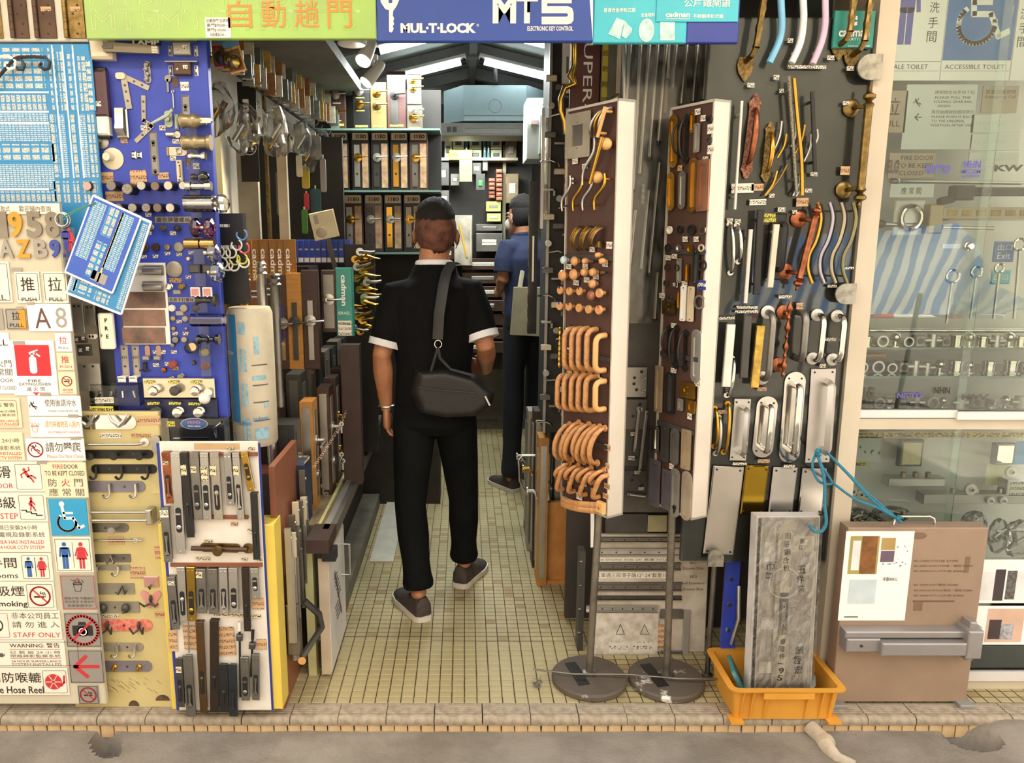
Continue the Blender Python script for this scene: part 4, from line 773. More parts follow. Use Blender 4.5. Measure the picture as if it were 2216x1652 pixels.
MB().cham(-31*k,0,.0555,22*k,6*k,.0012,.0004).build('badge',gun,t)
for lab,px,py,m,key in(('rim latch lock with steel face under the black name plate',396,107,alu,0),('brown rim lock with a key hanging from its keyhole',397,150,bronze,1)):
 t=it('cabinet_lock',lab,'lock',px,py);MB().cham(0,0,0,36*k,26*k,.016,.003).build('case',m,t)
 MB().box(0,13*k,.012,68*k,2.5*k,.014).build('bolt_bar',dsteel,t)
 for s_ in(-1,1):MB().cham(s_*27*k,-3*k,0,8*k,20*k,.003).build('bracket',steel,t);MB().screws([(s_*27*k,2*k),(s_*27*k,-8*k)],.003,.003).build('screw',gun,t)
 MB().screws([(-9*k,-2*k)],.004,.016).box(8*k,2*k,.0166,10*k,8*k,.001).build('keyhole',tagm,t)
 if key:MB().prism([(-33*k+7*k*cos(a),-19*k+7*k*sin(a))for a in[2*PI*i/12 for i in range(12)]],.004,.006).box(-34*k,-33*k,.005,4*k,26*k,.002).build('key',dsteel,t)
t=it('concealed_hinge','small grey concealed hinge above the angled straps','hinge',320,157);MB().prism(rr(13*k,44*k,6*k,4),0,.003).build('plate',alu,t)
for i,yy in enumerate((15,5,-5,-15)):MB().lathe([(4.5*k,0),(4.5*k,.012),(2*k,.014)],10,((-1)**i*1.5*k,yy*k,.003)).build('link',dsteel,t)
def strap(th,pts,w,m,th_=.003,holes=()):
 P=[BB.hit(*p)for p in pts];c=V((th.matrix_basis.translation.x-BB.o.x,th.matrix_basis.translation.z-BB.o.z));mb=MB()
 for a,b in zip(P,P[1:]):stroke(mb,[a-c,b-c],w*k,0,th_)
 mb.build('strap',m,th,smooth=False)
 for a,b in zip(P,P[1:]):
  for f in holes:q=a+(b-a)*f-c;MB().screws([(q.x,q.y)],.0035,th_).build('screw',gun,th)
bst=mat('beige_steel','A8A092',.45,.5)
t=it('pivot_hinge','beige two-leaf pivot hinge opened in a wide V','hinge',262,165);strap(t,[(262,163),(320,190)],11,bst,holes=(.5,.8));t2=[(268,165),(280,232)];strap(t,t2,13,bst,.004,(.3,.5,.8))
MB().prism(rr(20*k,13*k,5*k),.003,.008).build('pivot_cap',ivory,t)
t=it('angle_strap','grey bent angle strap between the pivot hinge and the window latch','bracket',316,262);strap(t,[(311,210),(312,262),(329,273),(296,305)],9,bst,holes=(.2,.6))
t=it('eye_hook','thin steel hook and eye hanging upright by the window latch','hook',376,217);MB().tube([(0,-16*k,.004),(0,14*k,.004)]+[(2.5*k*sin(R(a)),17*k+2.5*k*cos(R(a)),.004)for a in range(200,520,40)],.0018,6).build('rod',steel,t)
t=it('window_latch','pale green window latch with raised lever','latch',365,258);lg=mat('pale_green_enamel','A9B5A2',.35,.3);MB().prism(rr(17*k,34*k,7*k,4),0,.003).build('plate',lg,t)
MB().tube([(16*k,17*k,.026),(2*k,6*k,.02),(-30*k,-12*k,.03)],[.005,.006,.0035],8,flat=.6).build('lever',lg,t);MB().lathe([(6*k,.003),(6*k,.018),(3*k,.02)],12).build('hub',lg,t);MB().cham(17*k,-6*k,0,8*k,32*k,.008).build('catch',lg,t)
t=it('strike_plate','grey strike plate with two teardrop keyholes, upper right of the blue board','plate',402,232);MB().cham(0,0,0,16*k,48*k,.003).build('plate',dsteel,t);MB().prism(circ(4.5*k,12,0,2*k),.003,.0036).prism([(-2*k,2*k),(2*k,2*k),(4*k,-9*k),(-4*k,-9*k)],.003,.0036).build('keyhole',gun,t)
t=it('strike_plate','long grey strike plate with keyholes in the middle of the blue board','plate',334,333);MB().cham(0,0,0,17*k,90*k,.003).build('plate',dsteel,t)
for yy in(24,-8,-36):MB().prism(circ(4.5*k,12,0,yy*k),.003,.0036).prism([(-2*k,yy*k),(2*k,yy*k),(3.4*k,(yy-9)*k),(-3.4*k,(yy-9)*k)],.003,.0036).build('keyhole',gun,t)
maroon=mat('maroon_plastic','4A2730',.35,var=.05,coat=.3)
t=it('door_closer','tall slim maroon door closer with white lower half','door closer',225,226);MB().cham(0,19*k,0,31*k,92*k,.03,.006).build('upper_case',maroon,t);MB().cham(0,-45*k,0,28*k,40*k,.027,.006).build('lower_case',whitep,t);MB().cham(0,-67*k,.002,24*k,8*k,.02,.004).cham(0,68*k,0,26*k,10*k,.02).build('end_cap',blackp,t);MB().box(-3*k,-2*k,.0305,13*k,10*k,.001).build('price_tag',tagm,t)
t=it('lever_catch','bright chrome lever catch beside the maroon closer','catch',266,268);MB().cham(0,0,0,26*k,60*k,.012).build('base',steel,t);MB().loft([[V((x*k,y*k,z))for x in(-9,9)for z in(0,1)][:0]or[V((-9*k,y*k,z)),V((9*k,y*k,z)),V((9*k,y*k,z+.004)),V((-9*k,y*k,z+.004))]for y,z in((30,.02),(0,.024),(-12,.03),(-26,.014))][::-1]).build('lever',chrome,t)
for i,(px,py,L_,lab)in enumerate(((422,262,60,'brass deadlock cylinder with thumb turn at the board edge'),(426,309,62,'brass spool-shaped deadlock cylinder under the one with thumb turn'))):
 t=it('lock_cylinder',lab,'lock',px,py,.03);MB().lathe([(15*k,-30*k),(16*k,-26*k),(13*k,-20*k),(13*k,-8*k),(15*k,-4*k),(15*k,2*k),(12*k,6*k),(12*k,20*k),(16*k,24*k),(16*k,30*k)][:10 if i else 7]+([]if i else[(10*k,8*k),(7*k,24*k)]),20,(0,0,0),'X').build('barrel',dgold,t)
 if not i:MB().prism(rr(26*k,10*k,4*k),-.006,.006).build('thumb_turn',chrome,t);t.children[-1].location=(24*k,0,.006)
t=it('barrel_catch','short chrome barrel catch above the brass hasp','catch',377,292);MB().tube([(-14*k,0,.008),(2*k,0,.008)],6*k,12).build('barrel',chrome,t);MB().lathe([(7*k,0),(7*k,.006)],14,(8*k,0,0)).screws([(8*k,0)],.003,.006).build('plate',steel,t)
t=it('hasp','ivory-coloured hasp with slotted end','hasp',383,328);MB().prism(rr(44*k,18*k,8*k,4),0,.003).build('leaf',ivory,t);MB().tube([(4*k-6*k*cos(R(a)),6*k*sin(R(a)),.006)for a in range(0,361,30)],.002,6).build('staple',chrome,t);MB().cyl((-19*k,-9*k,.003),(-19*k,9*k,.003),.004).build('hinge_barrel',dgold,t)
for px,py,r_,m,lab in((245,344,23,ivory,'round cream floor door stop with rubber bumper'),(222,308,14,alu,'round silver door stop plate half hidden behind the brown board edge')):
 t=it('door_stop',lab,'door stop',px,py);MB().lathe([(r_*k,0),(r_*k,.003),(r_*.8*k,.006)],28).build('plate',m,t);MB().tube([(-4*k,4*k,.004),(-6*k,3*k,.03)],[r_*.42*k,r_*.36*k],14).build('dome',m,t);MB().tube([(-12*k,-2*k,.015),(-12*k,12*k,.015)],.005,8).build('rubber',blackp,t)
t=it('double_bracket','tiny chrome double bracket with two screws','bracket',296,336);MB().cham(-6*k,0,0,11*k,16*k,.006).cham(6*k,0,0,11*k,13*k,.006).build('bracket',chrome,t);MB().screws([(-6*k,0),(6*k,0)],.003,.006).build('screw',gun,t)
t=it('magnetic_catch','slim ivory magnetic catch set upright','catch',390,371);MB().cham(0,0,0,12*k,46*k,.012).build('case',ivory,t);MB().cham(2*k,0,.012,3*k,26*k,.002).build('strike',dgold,t);MB().screws([(0,18*k),(0,-18*k)],.003,.012).build('screw',gun,t)
# cylindrical stops with dark sleeves: two rows
ends=[mat('stop_pink','C9A79E',.5),mat('stop_grey','7D786E',.5),mat('stop_speckled','9E9488',.6,var=.3,vs=200),mat('stop_silver','BDB6A8',.35,.5),mat('stop_brown','7A675A',.5),mat('stop_pale','CFC4B2',.4)]
nm='pink-capped, dark grey, speckled tan, silver-capped, brown-capped, pale-capped, cream-capped, green-grey, gold-ringed, brass-knurled, slate, beige'.split(', ')
for i,(px,py,r_,e,off)in enumerate([(204,405,9,0,16),(255,404,10,1,8),(289,411,11,2,8),(319,404,9,3,7),(348,405,9,4,6),(376,404,9,5,5),(407,404,8,5,3),(270,451,9,1,7),(300,451,9,3,5),(329,451,9,2,5),(353,451,9,4,4),(380,451,9,5,3),(245,448,8,1,6)]):
 lab='%s round rubber door stop in the %s row on the blue board'%(('pink-capped','dark grey','speckled tan','silver-capped','brown-capped','pale-capped','cream-capped','green-grey','gold-ringed','brass-knurled','slate brown','beige-faced','shadowed black')[i],'upper' if i<7 else 'lower')
 t=it('door_stop',lab,'door stop',px,py);MB().cyl((off*k*.2,0,0),(0,0,.045),r_*k*1.05,seg=18).build('sleeve',blackp,t);MB().lathe([(r_*k,.045),(r_*k*.95,.049)],18).build('cap',ends[e],t)
# discs
dsc=[(310,535,13,bronze),(338,535,9,bronze),(363,535,7,dgold),(388,535,11,bst),(378,583,18,bst),(373,667,8,whitep),(399,667,9,bst),(424,667,8,gun),(376,689,6,dgold),(402,690,7,bst),(377,711,5,dgold),(404,711,3,bst),(381,735,8,dsteel),(400,735,7,bst),(375,747,5,dsteel),(445,762,10,dgold),(356,800,6,copper),(420,785,5,gun)]
nms=['large bronze disc below the handwritten strip','smaller bronze disc beside the large one','small gold-rimmed disc in the bronze row','shiny beige disc at the end of the bronze row','largest plain beige disc on the blue board','white disc above the tan ticket','beige disc beside the white one','dark grey disc behind the acrylic strip','small glowing gold disc','mid-sized beige disc beside the gold one','tiny brass disc over two tickets','tiniest beige washer disc','grey ringed disc near the board middle','beige disc touching the grey ringed one','small grey disc under the ringed one','brass disc by the foot of the acrylic strip','copper ring disc near the two price stickers','black ringed target-like disc']
for(px,py,r_,m),lab in zip(dsc,nms):
 t=tag(MB().lathe([(r_*k,0),(r_*k,.005),(r_*.85*k,.008),(r_*.3*k,.009)],24).build('cover_cap',m,None,BB.m(*BB.hit(px,py),.0006)),lab,'cap')
for px,py,m,lab in((328,492,dgold,'small gold knob in the knob row under the strip'),(356,494,gun,'small grey knob in the row under the strip'),(386,494,blackp,'small black knob in the row under the strip'),(369,620,chrome,'small mirror-bright chrome knob under the largest disc'),(396,620,dbrass,'small antique brass knob beside the chrome one'),(411,560,steel,'tiny steel knob right of the largest disc'),(377,788,mat('red_cap','8E3A34',.4),'short dark red capped stop'),(447,791,mat('red_cap','8E3A34',.4),'dull red ringed knob below the acrylic strip'),(335,822,steel,'tiny steel pin above the mirror plate'),(374,818,dgold,'tiny brass pin above the mirror plate'),(394,814,dsteel,'small ringed steel button above the mirror plate')):
 t=it('knob',lab,'knob',px,py);knob(t,(7 if 'tiny' not in lab else 4.5)*k*(1.3 if 'red' in lab else 1),.02,m)
t=it('cylinder_knob','black sleeve knob with pale wooden face pointing out of the blue board','knob',421,749,.03);MB().cyl((-19*k,-8*k,-.03),(0,0,.02),12*k,seg=18).build('sleeve',black,t);MB().lathe([(9*k,.02),(9*k,.024)],18).build('cap',mat('pale_wood_cap','DDB98A',.4),t)
strip_h=scrib('handwritten_strip','C9C4B4','2A2A2E',70,120,.46)
t=it('notice_strip','pale strip with heavy handwritten characters on the blue board','notice',375,476);MB().cham(0,0,0,80*k,14*k,.0012,.0004).build('strip',plqg,t);text('廣告牌蓋螺絲',ink,t,w=74*k,h=11*k,z=.0014,bold=.02)
t=it('notice_strip','lower pale strip with handwritten characters beside the white discs','notice',393,649);MB().cham(0,0,0,58*k,11*k,.0012,.0004).build('strip',plqg,t);text('各款字釘螺絲',ink,t,w=54*k,h=9*k,z=.0014,bold=.02)
# white sample board with two metal tubes and brown braille plates
wb=sgn('sample_board','white sample board with two metal tubes and three brown dotted plates',BB,262,569,363,746,plqw,t=.006,z=.009,cat='board');WBz=.009
for i,(a,b_)in enumerate(((632,667),(671,706),(709,744))):
 x0,y0,x1,y1=pxb(BB,265,a,358,b_,.01);q=wb['wh'];MB().box((x0+x1)/2-q[2],(y0+y1)/2-q[3],.001,x1-x0,y1-y0,.002).build('brown_plate',mat('two_tone_brown_plate','8F6F62',.3,.3,var=.15,vs=10,col2='4E443E'),wb)
 d=MB()
 for ry in range(3):
  for rx_ in range(16):
   if rnd.random()<.6:d.lathe([(.0009,.002),(.0006,.003)],5,((x0+x1)/2-q[2]+(rx_-7)*.0034,(y0+y1)/2-q[3]+.004-ry*.004,0))
 d.build('braille_dots',bst,wb)['kind']='stuff'
tx(wb,BB,'召援按鈕',284,574,308,584,greyink,z=.009);tx(wb,BB,'Emergency Call',268,590,308,598,greyink,z=.009)
for i,yy in enumerate((585,619)):
 t=it('metal_tube',('upper steel tube with punched holes on the white sample board','lower steel tube with slotted end on the white sample board')[i],'tube',334,yy,.012);MB().tube([(-21*k,0,.008),(21*k,0,.008)],11*k,18).build('tube',steel,t);MB().prism(circ(4*k,10,-14*k,0),.018,.0215).build('hole',gun,t)
for i,(px,lab)in enumerate(((269,'beige strap bracket nearer the dark latches'),(293,'beige strap bracket nearer the pinkish shelf supports'))):
 t=it('door_bracket',lab,'bracket',px+2,785);MB().cham(0,3*k,0,16*k,72*k,.003).build('strap',bst,t);MB().box(0,-30*k,.02,16*k,3*k,.04).cham((0),-34*k,.034,18*k,14*k,.006).build('foot',whitep,t);MB().screws([(0,32*k),(0,-8*k)],.004,.003).build('screw',gun,t);text(('$25','$20')[i],ink,t,w=12*k,y=12*k,z=.003)
for i,px in enumerate((320,344)):
 t=it('shelf_support',('pinkish shelf support with rounded foot, first of two','pinkish shelf support beside the ticket')[i],'bracket',px,762);MB().prism(rr(11*k,30*k,5*k,4),0,.003).build('plate',mat('pink_bronze','B58F82',.4,.4),t);MB().cham(-1*k,-12*k,.003,14*k,9*k,.02,.003).build('foot',bst,t)
t=it('roller_catch','black spread-legged roller catch under the price tickets','catch',315,797);MB().cham(0,3*k,0,8*k,20*k,.01).build('body',blackp,t);MB().tube([(-13*k,-6*k,.004),(0,-1*k,.008),(11*k,-6*k,.004)],.0022,6).build('spring_leg',blackp,t)
# acrylic flange with big knobs fixed through it
af=thing('acrylic_strip','narrow clear acrylic strip standing off the blue board with knobs through it','strip',BB.m(*BB.hit(436,540),.028));MB().box(0,0,0,.034,560*k,.004).build('strip',clear,af)
crys=glassmat('cut_crystal','F2F4F4',1.6,.02,k=2.2);pinkc=glassmat('pink_crystal','E9A9C8',1.6,.03,k=2.);
def faceted(r_,l_,m,t,x0,nm_='crystal'):MB().lathe([(r_*.5,-l_/2),(r_*.92,-l_*.3),(r_,0),(r_*.92,l_*.3),(r_*.45,l_/2)],8,(x0,0,0),'X').build(nm_,m,t,smooth=False)
t=it('knob_pair','pair of bright chrome knobs either side of the acrylic strip, upper','knob',427,338,.045);MB().lathe([(6*k,-18*k),(9*k,-12*k),(5*k,-6*k),(5*k,6*k),(9*k,12*k),(10*k,18*k)],16,(0,0,0),'X').build('knob',chrome,t)
t=it('ball_knob','glossy black ball knob beside the acrylic strip','knob',440,383,.05);MB().ell((0,0,0),13*k,12*k,12*k,20,12).lathe([(6*k,-26*k),(8*k,-20*k),(4*k,-12*k)],14,(0,0,0),'X').build('ball',mat('glossy_black','121212',.12,coat=.6),t)
t=it('knob_pair','thick chrome cylinder knob pair under the black ball','knob',430,403,.045);MB().lathe([(10*k,-27*k),(10*k,-16*k),(7*k,-14*k),(7*k,12*k),(10*k,14*k),(10*k,27*k)],18,(0,0,0),'X').build('knob',chrome,t)
t=it('crystal_knob','big clear glass cylinder knob with faceted end','knob',440,441,.055);MB().lathe([(18*k,-38*k),(18*k,22*k)],20,(0,0,0),'X').build('glass_cylinder',crys,t);faceted(20*k,32*k,crys,t,38*k);MB().lathe([(8*k,-38*k),(8*k,30*k)],12,(0,0,0),'X').build('core',chrome,t)
t=it('crystal_knob','pair of pink crystal knobs either side of the acrylic strip','knob',438,493,.05);faceted(21*k,22*k,pinkc,t,-14*k);faceted(21*k,22*k,pinkc,t,15*k);MB().lathe([(5*k,-14*k),(5*k,14*k)],10,(0,0,0),'X').build('core',steel,t)
t=it('cylinder_knob','wide satin brass cylinder knob pair through the acrylic strip','knob',434,528,.05);MB().lathe([(11.5*k,-33*k),(11.5*k,-2*k),(6*k,-1*k),(6*k,1*k),(11.5*k,2*k),(11.5*k,30*k)],20,(0,0,0),'X').build('barrel',dbrass if 0 else mat('satin_brass','B89A62',.3,1),t)
for i,(px,py,r_,lab)in enumerate(((462,548,20,'smoky faceted crystal knob below the brass cylinder'),(470,590,22,'clear faceted crystal knob at the board edge'))):t=it('crystal_knob',lab,'knob',px,py,.06);faceted(r_*k,r_*1.3*k,crys,t,0);MB().cyl((-20*k,0,0),(0,0,0),6*k).build('stem',steel,t)
t=it('block_knob','dark grey square block knob pair through the acrylic strip','knob',436,582,.045);MB().cham(-13*k,0,-.01,24*k,19*k,.024).cham(15*k,0,-.01,22*k,19*k,.024).build('block',gun,t)
t=it('shield_knob','pair of pink shield-shaped knobs with white rims','knob',437,633,.045);q_=lambda x:[(x+a*k,b_*k)for a,b_ in((-10,11),(10,11),(10,-9),(4,-7),(0,-10),(-4,-7),(-10,-9))]
for x_ in(-13*k,13*k):MB().prism(q_(x_)[::-1],0,.008).build('shield',whitep,t);MB().prism([(x_+(a-x_)*.78,b_*.78)for a,b_ in q_(x_)[::-1]],.008,.009).build('enamel',mat('pink_enamel','C98A86',.3),t)
t=it('spool_knob','dark grey spool knob behind the pink shields','knob',445,650,.03);MB().lathe([(11*k,-20*k),(6*k,-10*k),(6*k,12*k),(14*k,20*k),(14*k,24*k)],16,(0,0,0),'X').build('spool',gun,t)
t=it('prism_knob','royal blue ribbed glass cylinder knob through the acrylic strip','knob',451,693,.05);MB().lathe([(14*k,-38*k),(14*k,34*k),(10*k,37*k)],6,(0,0,0),'X').build('shell',crys,t,smooth=False);MB().lathe([(11*k,-36*k),(11*k,30*k)],8,(0,0,0),'X').build('blue_core',mat('royal_blue_core','3540B0',.2,coat=.5),t,smooth=False)
t=it('spool_knob','black spool knob pair under the blue glass one','knob',450,735,.045);MB().lathe([(9*k,-24*k),(11*k,-20*k),(5*k,-12*k),(5*k,-4*k),(10*k,0),(5*k,4*k),(5*k,12*k),(11*k,18*k),(11*k,25*k)],16,(0,0,0),'X').build('spool',mat('glossy_black','121212',.12),t)
# lower left shelf brackets
for i,(x0,x1,y0,y1,m,lab)in enumerate(((157,183,655,722,alu,'grey flat bracket hanging behind the loose catalogues'),(186,208,660,705,dsteel,'twin-holed steel link plate under the loose catalogues'),(218,248,678,755,chrome,'white-edged plate lettered PRE hanging on the blue board'),(160,190,728,742,gun,'dark latch with two small tickets'),(168,200,745,770,gun,'dark square latch with two paper squares'),(172,220,785,848,alu,'broad grey bracket with one screw hole'))):
 t=it('hardware_plate',lab,'bracket',(x0+x1)/2,(y0+y1)/2,.004+.004*i);W_,H_=(x1-x0)*k,(y1-y0)*k;MB().cham(0,0,0,W_,H_,.006,.001).build('plate',m,t)
 if i==2:MB().ring(rr(W_+.006,H_+.006,.008,4),rr(W_-.002,H_-.002,.006,4),0,.007).build('rim',whitep,t);[text(c_,ink,t,h=9*k,y=(24-18*j)*k,z=.0062,bold=.03)for j,c_ in enumerate('PRE')]
 elif i in(3,4):MB().box(-W_*.25,0,.0065,7*k,8*k,.001).box(W_*.25,W_*.1,.0065,7*k,8*k,.001).build('price_tag',tagm,t)
 else:MB().screws([(W_*.2,H_*.4),(-W_*.2,H_*.4)],.004,.006).build('screw_hole',blackp,t)
t=it('hex_bolts','three shiny hexagonal bolt heads on the dark latch','bolt',200,728,.03);[MB().lathe([(6*k,0),(6*k,.008)],6,(i*7*k-7*k,0,0),'Z').build('bolt_head',steel,t)for i in range(3)]
# mirror plate with chrome knobs and a dark blue case with more
mpk=sgn('knob_plate','cream mirror-finish plate with three chrome knobs at the foot of the blue board',BB,309,819,464,862,mat('mirror_plate','D9CDB0',.18,.6,var=.05),t=.008,z=.022,cat='plate')
for i,px in enumerate((339,384,428)):
 t=it('knob',('polished chrome ball knob on the mirror plate, by its left end','ringed dark chrome knob in the middle of the mirror plate','faceted chrome knob by the far end of the mirror plate')[i],'knob',px,843,.022);knob(t,11*k,.035,chrome if i!=1 else gun)
t=it('knob','white porcelain ball knob below the faceted chrome one','knob',447,860,.03);MB().ell((0,0,.02),13*k,13*k,12*k,18,12).cyl((0,0,0),(8*k,14*k,.015),9*k).build('knob',whitep,t)
kc=sgn('knob_case','dark navy display case with more chrome knobs and yellow code labels',BB,312,863,470,906,mat('navy_case','20264A',.4),t=.02,z=.016,cat='case')
for i,px in enumerate((341,389,434)):t=it('knob',('black knob with chrome ring in the navy case','round chrome knob in the middle of the navy case','ringed chrome knob at the end of the navy case')[i],'knob',px,890,.016);knob(t,12*k,.03,(gun,chrome,chrome)[i])
tags(kc,BB,[(340,869,26,6,ylw),(386,869,26,6,ylw),(428,870,26,6,ylw),(330,824,20,5,ylw),(382,824,22,5,ylw),(430,824,22,5,ylw)],z=.031)
kc2=sgn('display_box','black glossy display box with oval blue badge',BB,365,905,487,962,mat('glossy_black_box','1C1D22',.2,coat=.5),t=.05,z=.03,cat='box')
q=kc2['wh'];a_=BB.hit(421,917,.03);X_,Y_=a_.x-q[2],a_.y-q[3]
MB().prism([(X_+31*k*cos(2*PI*i/28),Y_+13.5*k*sin(2*PI*i/28))for i in range(28)],0,.003).build('badge_rim',steel,kc2);MB().prism([(X_+29*k*cos(2*PI*i/28),Y_+12*k*sin(2*PI*i/28))for i in range(28)],.003,.004).build('badge',mat('badge_blue','27508E',.3,coat=.5),kc2)
text('PRIMO',mat('badge_pink','D58A9A',.5),kc2,w=28*k,h=7*k,x=X_,y=Y_+3*k,z=.004);text('Perfect solution',whiteink,kc2,w=28*k,h=4*k,x=X_,y=Y_-5*k,z=.004)
MB().tube([(X_+48*k,Y_-32*k,0),(X_+44*k,Y_-10*k,.01),(X_+62*k,Y_+4*k,.01)],.003,8).box(X_-10*k,Y_-34*k,.001,80*k,3*k,.002).build('chrome_trim',chrome,kc2);tags(kc2,BB,[(377,913,18,11,ylw)],z=.031)
t=sgn('clear_box','clear plastic parts box on the lower blue board with handwritten label',BB,193,833,300,880,clear,t=.04,z=.04,cat='box');tags(t,BB,[(238,861,40,13)],z=.041);q=t['wh']
for i in range(4):MB().cyl((-.06+.04*i,-.01,-.02),(-.05+.035*i,.012,-.02),.006,seg=8).build('hinge_cup',(chrome,steel)[i%2],t)
t=sgn('code_label','yellow label with black handwritten code above the hook board',BB,194,880,245,893,ylw,t=.002,z=.045,cat='label');tx(t,BB,'GD-338L $24',197,883,242,890,ink,z=.045)
tags(bb,BB,[(232,385,28,24,tanm),(300,384,36,30,tanm),(354,381,24,14,tanm),(248,425,38,20,tanm),(400,187,18,18),(379,178,14,20,bronze),(312,277,14,10),(352,277,14,10),(269,305,16,9,tanm),(381,306,16,9),(375,343,14,9),(425,360,14,12),(407,350,12,16,bronze),(322,465,14,8),(322,505,14,8),(375,505,14,8),(312,556),(337,555),(363,549),(388,551),(414,547),(408,600),(380,607,26,9,tanm),(383,632,16,8,bst),(389,678,16,9,bst),(388,696),(379,722),(402,722),(353,762,12,8),(337,762,12,7),(377,762),(338,790,14,8),(363,788,12,8),(380,797,14,8,tanm)],z=.0012)
# ================================================================ yellow hook board
YB=frY(2.44)
ym=mat('worn_yellow_board','D0C18A',.5,var=.05,vs=4,col2='C6B57E');yb=sgn('hook_board','worn pale yellow board of coat hooks and towel bars beside the sign plaques',YB,130,892,366,1532,ym,t=.02,cat='board')
for a,b_,w_ in((290,1524,30),(352,1512,40)):x_,y_=YB.hit(a,b_)-V((yb['wh'][2],yb['wh'][3]));MB().prism([(x_+w_/1600*cos(R(c_)),y_-.008+.022*sin(R(c_)))for c_ in range(0,181,20)],.0005,.0015).build('chipped_edge',mat('exposed_chipboard','6A5240',.9,var=.3,vs=60),yb)
sY=YB.mm(280,1200);k=sY
def yi(name,lab,px,py,cat='hook',z=.0005):return put(YB,name,lab,cat,px,py,z)
def rail(lab,x0,x1,y,h,m,hooks,hm,style,rnd_=True,cat='hook',extra=None,m2=None):
 t=yi('hook_rail',lab,(x0+x1)/2,y,cat);W_=(x1-x0)*k;H_=h*k;MB().prism(rr(W_,H_,H_*.45 if rnd_ else .002,5),0,.003).build('back_plate',m,t)
 for hx in hooks:
  X_=(hx-(x0+x1)/2)*k;b=MB()
  if style=='J':b.tube([(X_,H_*.3,.003),(X_,H_*.3,.012),(X_,-H_*.55,.014)]+[(X_-(.008-.008*cos(R(a))),-H_*.6-.010*sin(R(a)),.014+.012*(a/180))for a in(45,90,135,180)],.0042,8)
  elif style=='knob':b.lathe([(.006,.003),(.006,.02),(.013,.03),(.012,.034)],16,(X_,0,0))
  elif style=='double':b.lathe([(.004,0),(.006,.01),(.003,.014)],8,(X_,0,.003));b.tube([(X_-.024,H_*.1,.03),(X_-.016,-H_*.5,.022),(X_,-H_*.25,.008),(X_+.016,-H_*.5,.022),(X_+.024,H_*.15,.03)],[.003,.004,.005,.004,.003],8,up=(0,0,1));b.ell((X_,H_*.1,.01),.006,.014,.008)
  elif style=='S':b.tube([(X_-.02,-.004,.02),(X_-.012,-.012,.02),(X_,.012,.012),(X_+.012,-.010,.02),(X_+.022,.004,.026)],[.0025,.004,.005,.004,.0025],8,up=(0,0,1))
  elif style=='peg':b.lathe([(.009,0),(.009,.004),(.004,.008),(.006,.016),(.003,.026)],12,(X_,0,.003));b.tube([(X_,-.008,.01),(X_,.0,.014),(X_,.016,.018)],[.008,.005,.002],8)
  elif style=='shell':b.ell((X_,0,.012),.014,.017,.01);b.tube([(X_,0,.012),(X_-.006,-.014,.022)],[.006,.004],8)
  elif style=='fork':b.tube([(X_,-.006,.004),(X_,-.008,.02),(X_-.02,.012,.026),(X_-.032,.032,.02)],[.008,.007,.005,.003],8,up=(0,0,1));b.tube([(X_,-.008,.02),(X_+.02,.012,.026),(X_+.030,.032,.02)],[.007,.005,.003],8,up=(0,0,1))
  b.build('hook',hm,t)
 if extra:
  for ex in extra:MB().screws([((ex-(x0+x1)/2)*k,0)],.004,.003).build('screw',gun,t)
 return t
rail('two-pronged bright steel antler hooks on a long mirror plate',178,293,914,30,chrome,(195,262),steel,'fork')
rail('black hook rail with three round pegs',176,330,983,19,black,(205,255,308),black,'knob',extra=(289,))
rail('black hook rail with three J hooks',200,338,1015,20,black,(213,267,322),black,'J',extra=(239,298))
rail('lilac grey hook rail with two J hooks',176,313,1053,24,mat('lilac_grey','8F8A96',.4,.5),(240,296),steel,'J',extra=(270,))
rail('brushed plate with a single large round knob',176,278,1142,20,dsteel,(250,),steel,'knob',extra=(229,))
rail('steel plate with small S hook under the ringed rod',176,283,1208,18,dsteel,(244,),dsteel,'S',False,extra=(268,))
rail('thin steel rail with long drop hook',176,282,1228,12,alu,(213,259),steel,'J',False)
rail('square beige plate with curled double hook',176,292,1274,25,bst,(268,),gun,'S',False)
rail('beige plate with shell-shaped dark hooks',176,303,1314,26,bst,(226,275),gun,'shell',False,extra=(250,))
rail('red patterned plate with two dark double hooks',176,331,1353,27,mat('red_flower_print','D86058',.35,var=.35,vs=60,col2='E9A48C'),(235,304),gun,'double',extra=(269,))
rail('dotted silver plate with two small J hooks',176,312,1400,20,mat('dotted_silver','BDB5A6',.35,.5,var=.2,vs=300),(257,296),steel,'J',extra=(277,))
rail('lilac plate with two brass pegs and scalloped ends',176,331,1442,26,mat('lilac_plate','9A94A0',.4,.5),(250,304),brass,'peg',extra=(277,))
t=yi('towel_bar','long plain steel towel bar ending in a white round flange',250,957,'bar');MB().lathe([(.0145,0),(.0145,.004),(.004,.006)],20,(62*k,0,0)).build('flange',whitep,t);MB().tube([(-74*k,0,.03),(50*k,0,.03),(60*k,0,.022),(62*k,0,.004)],.0045,10).build('bar',steel,t)
t=yi('towel_bar','double steel towel bar with square end bracket',255,1110,'bar');MB().cham(76*k,-2*k,0,14*k,34*k,.04,.004).build('end_bracket',steel,t);MB().tube([(-78*k,8*k,.03),(72*k,8*k,.03)],.005,10).build('bar',steel,t);MB().tube([(-78*k,-10*k,.03),(72*k,-10*k,.03)],.005,10).build('bar',steel,t)
t=yi('hook_rod','thin steel rod with a small ring and ragged end',263,1167,'rod');MB().tube([(-60*k,0,.012),(48*k,0,.012)],.003,8).build('rod',steel,t);MB().tube([(35*k+.006*cos(R(a)),.006*sin(R(a)),.014)for a in range(0,361,30)],.002,6).build('ring',steel,t)
t=yi('wall_hook','rounded chrome tab hook by the corner of the white bolt board',341,958);MB().prism(rr(18*k,32*k,6*k,4),0,.016).build('tab',chrome,t)
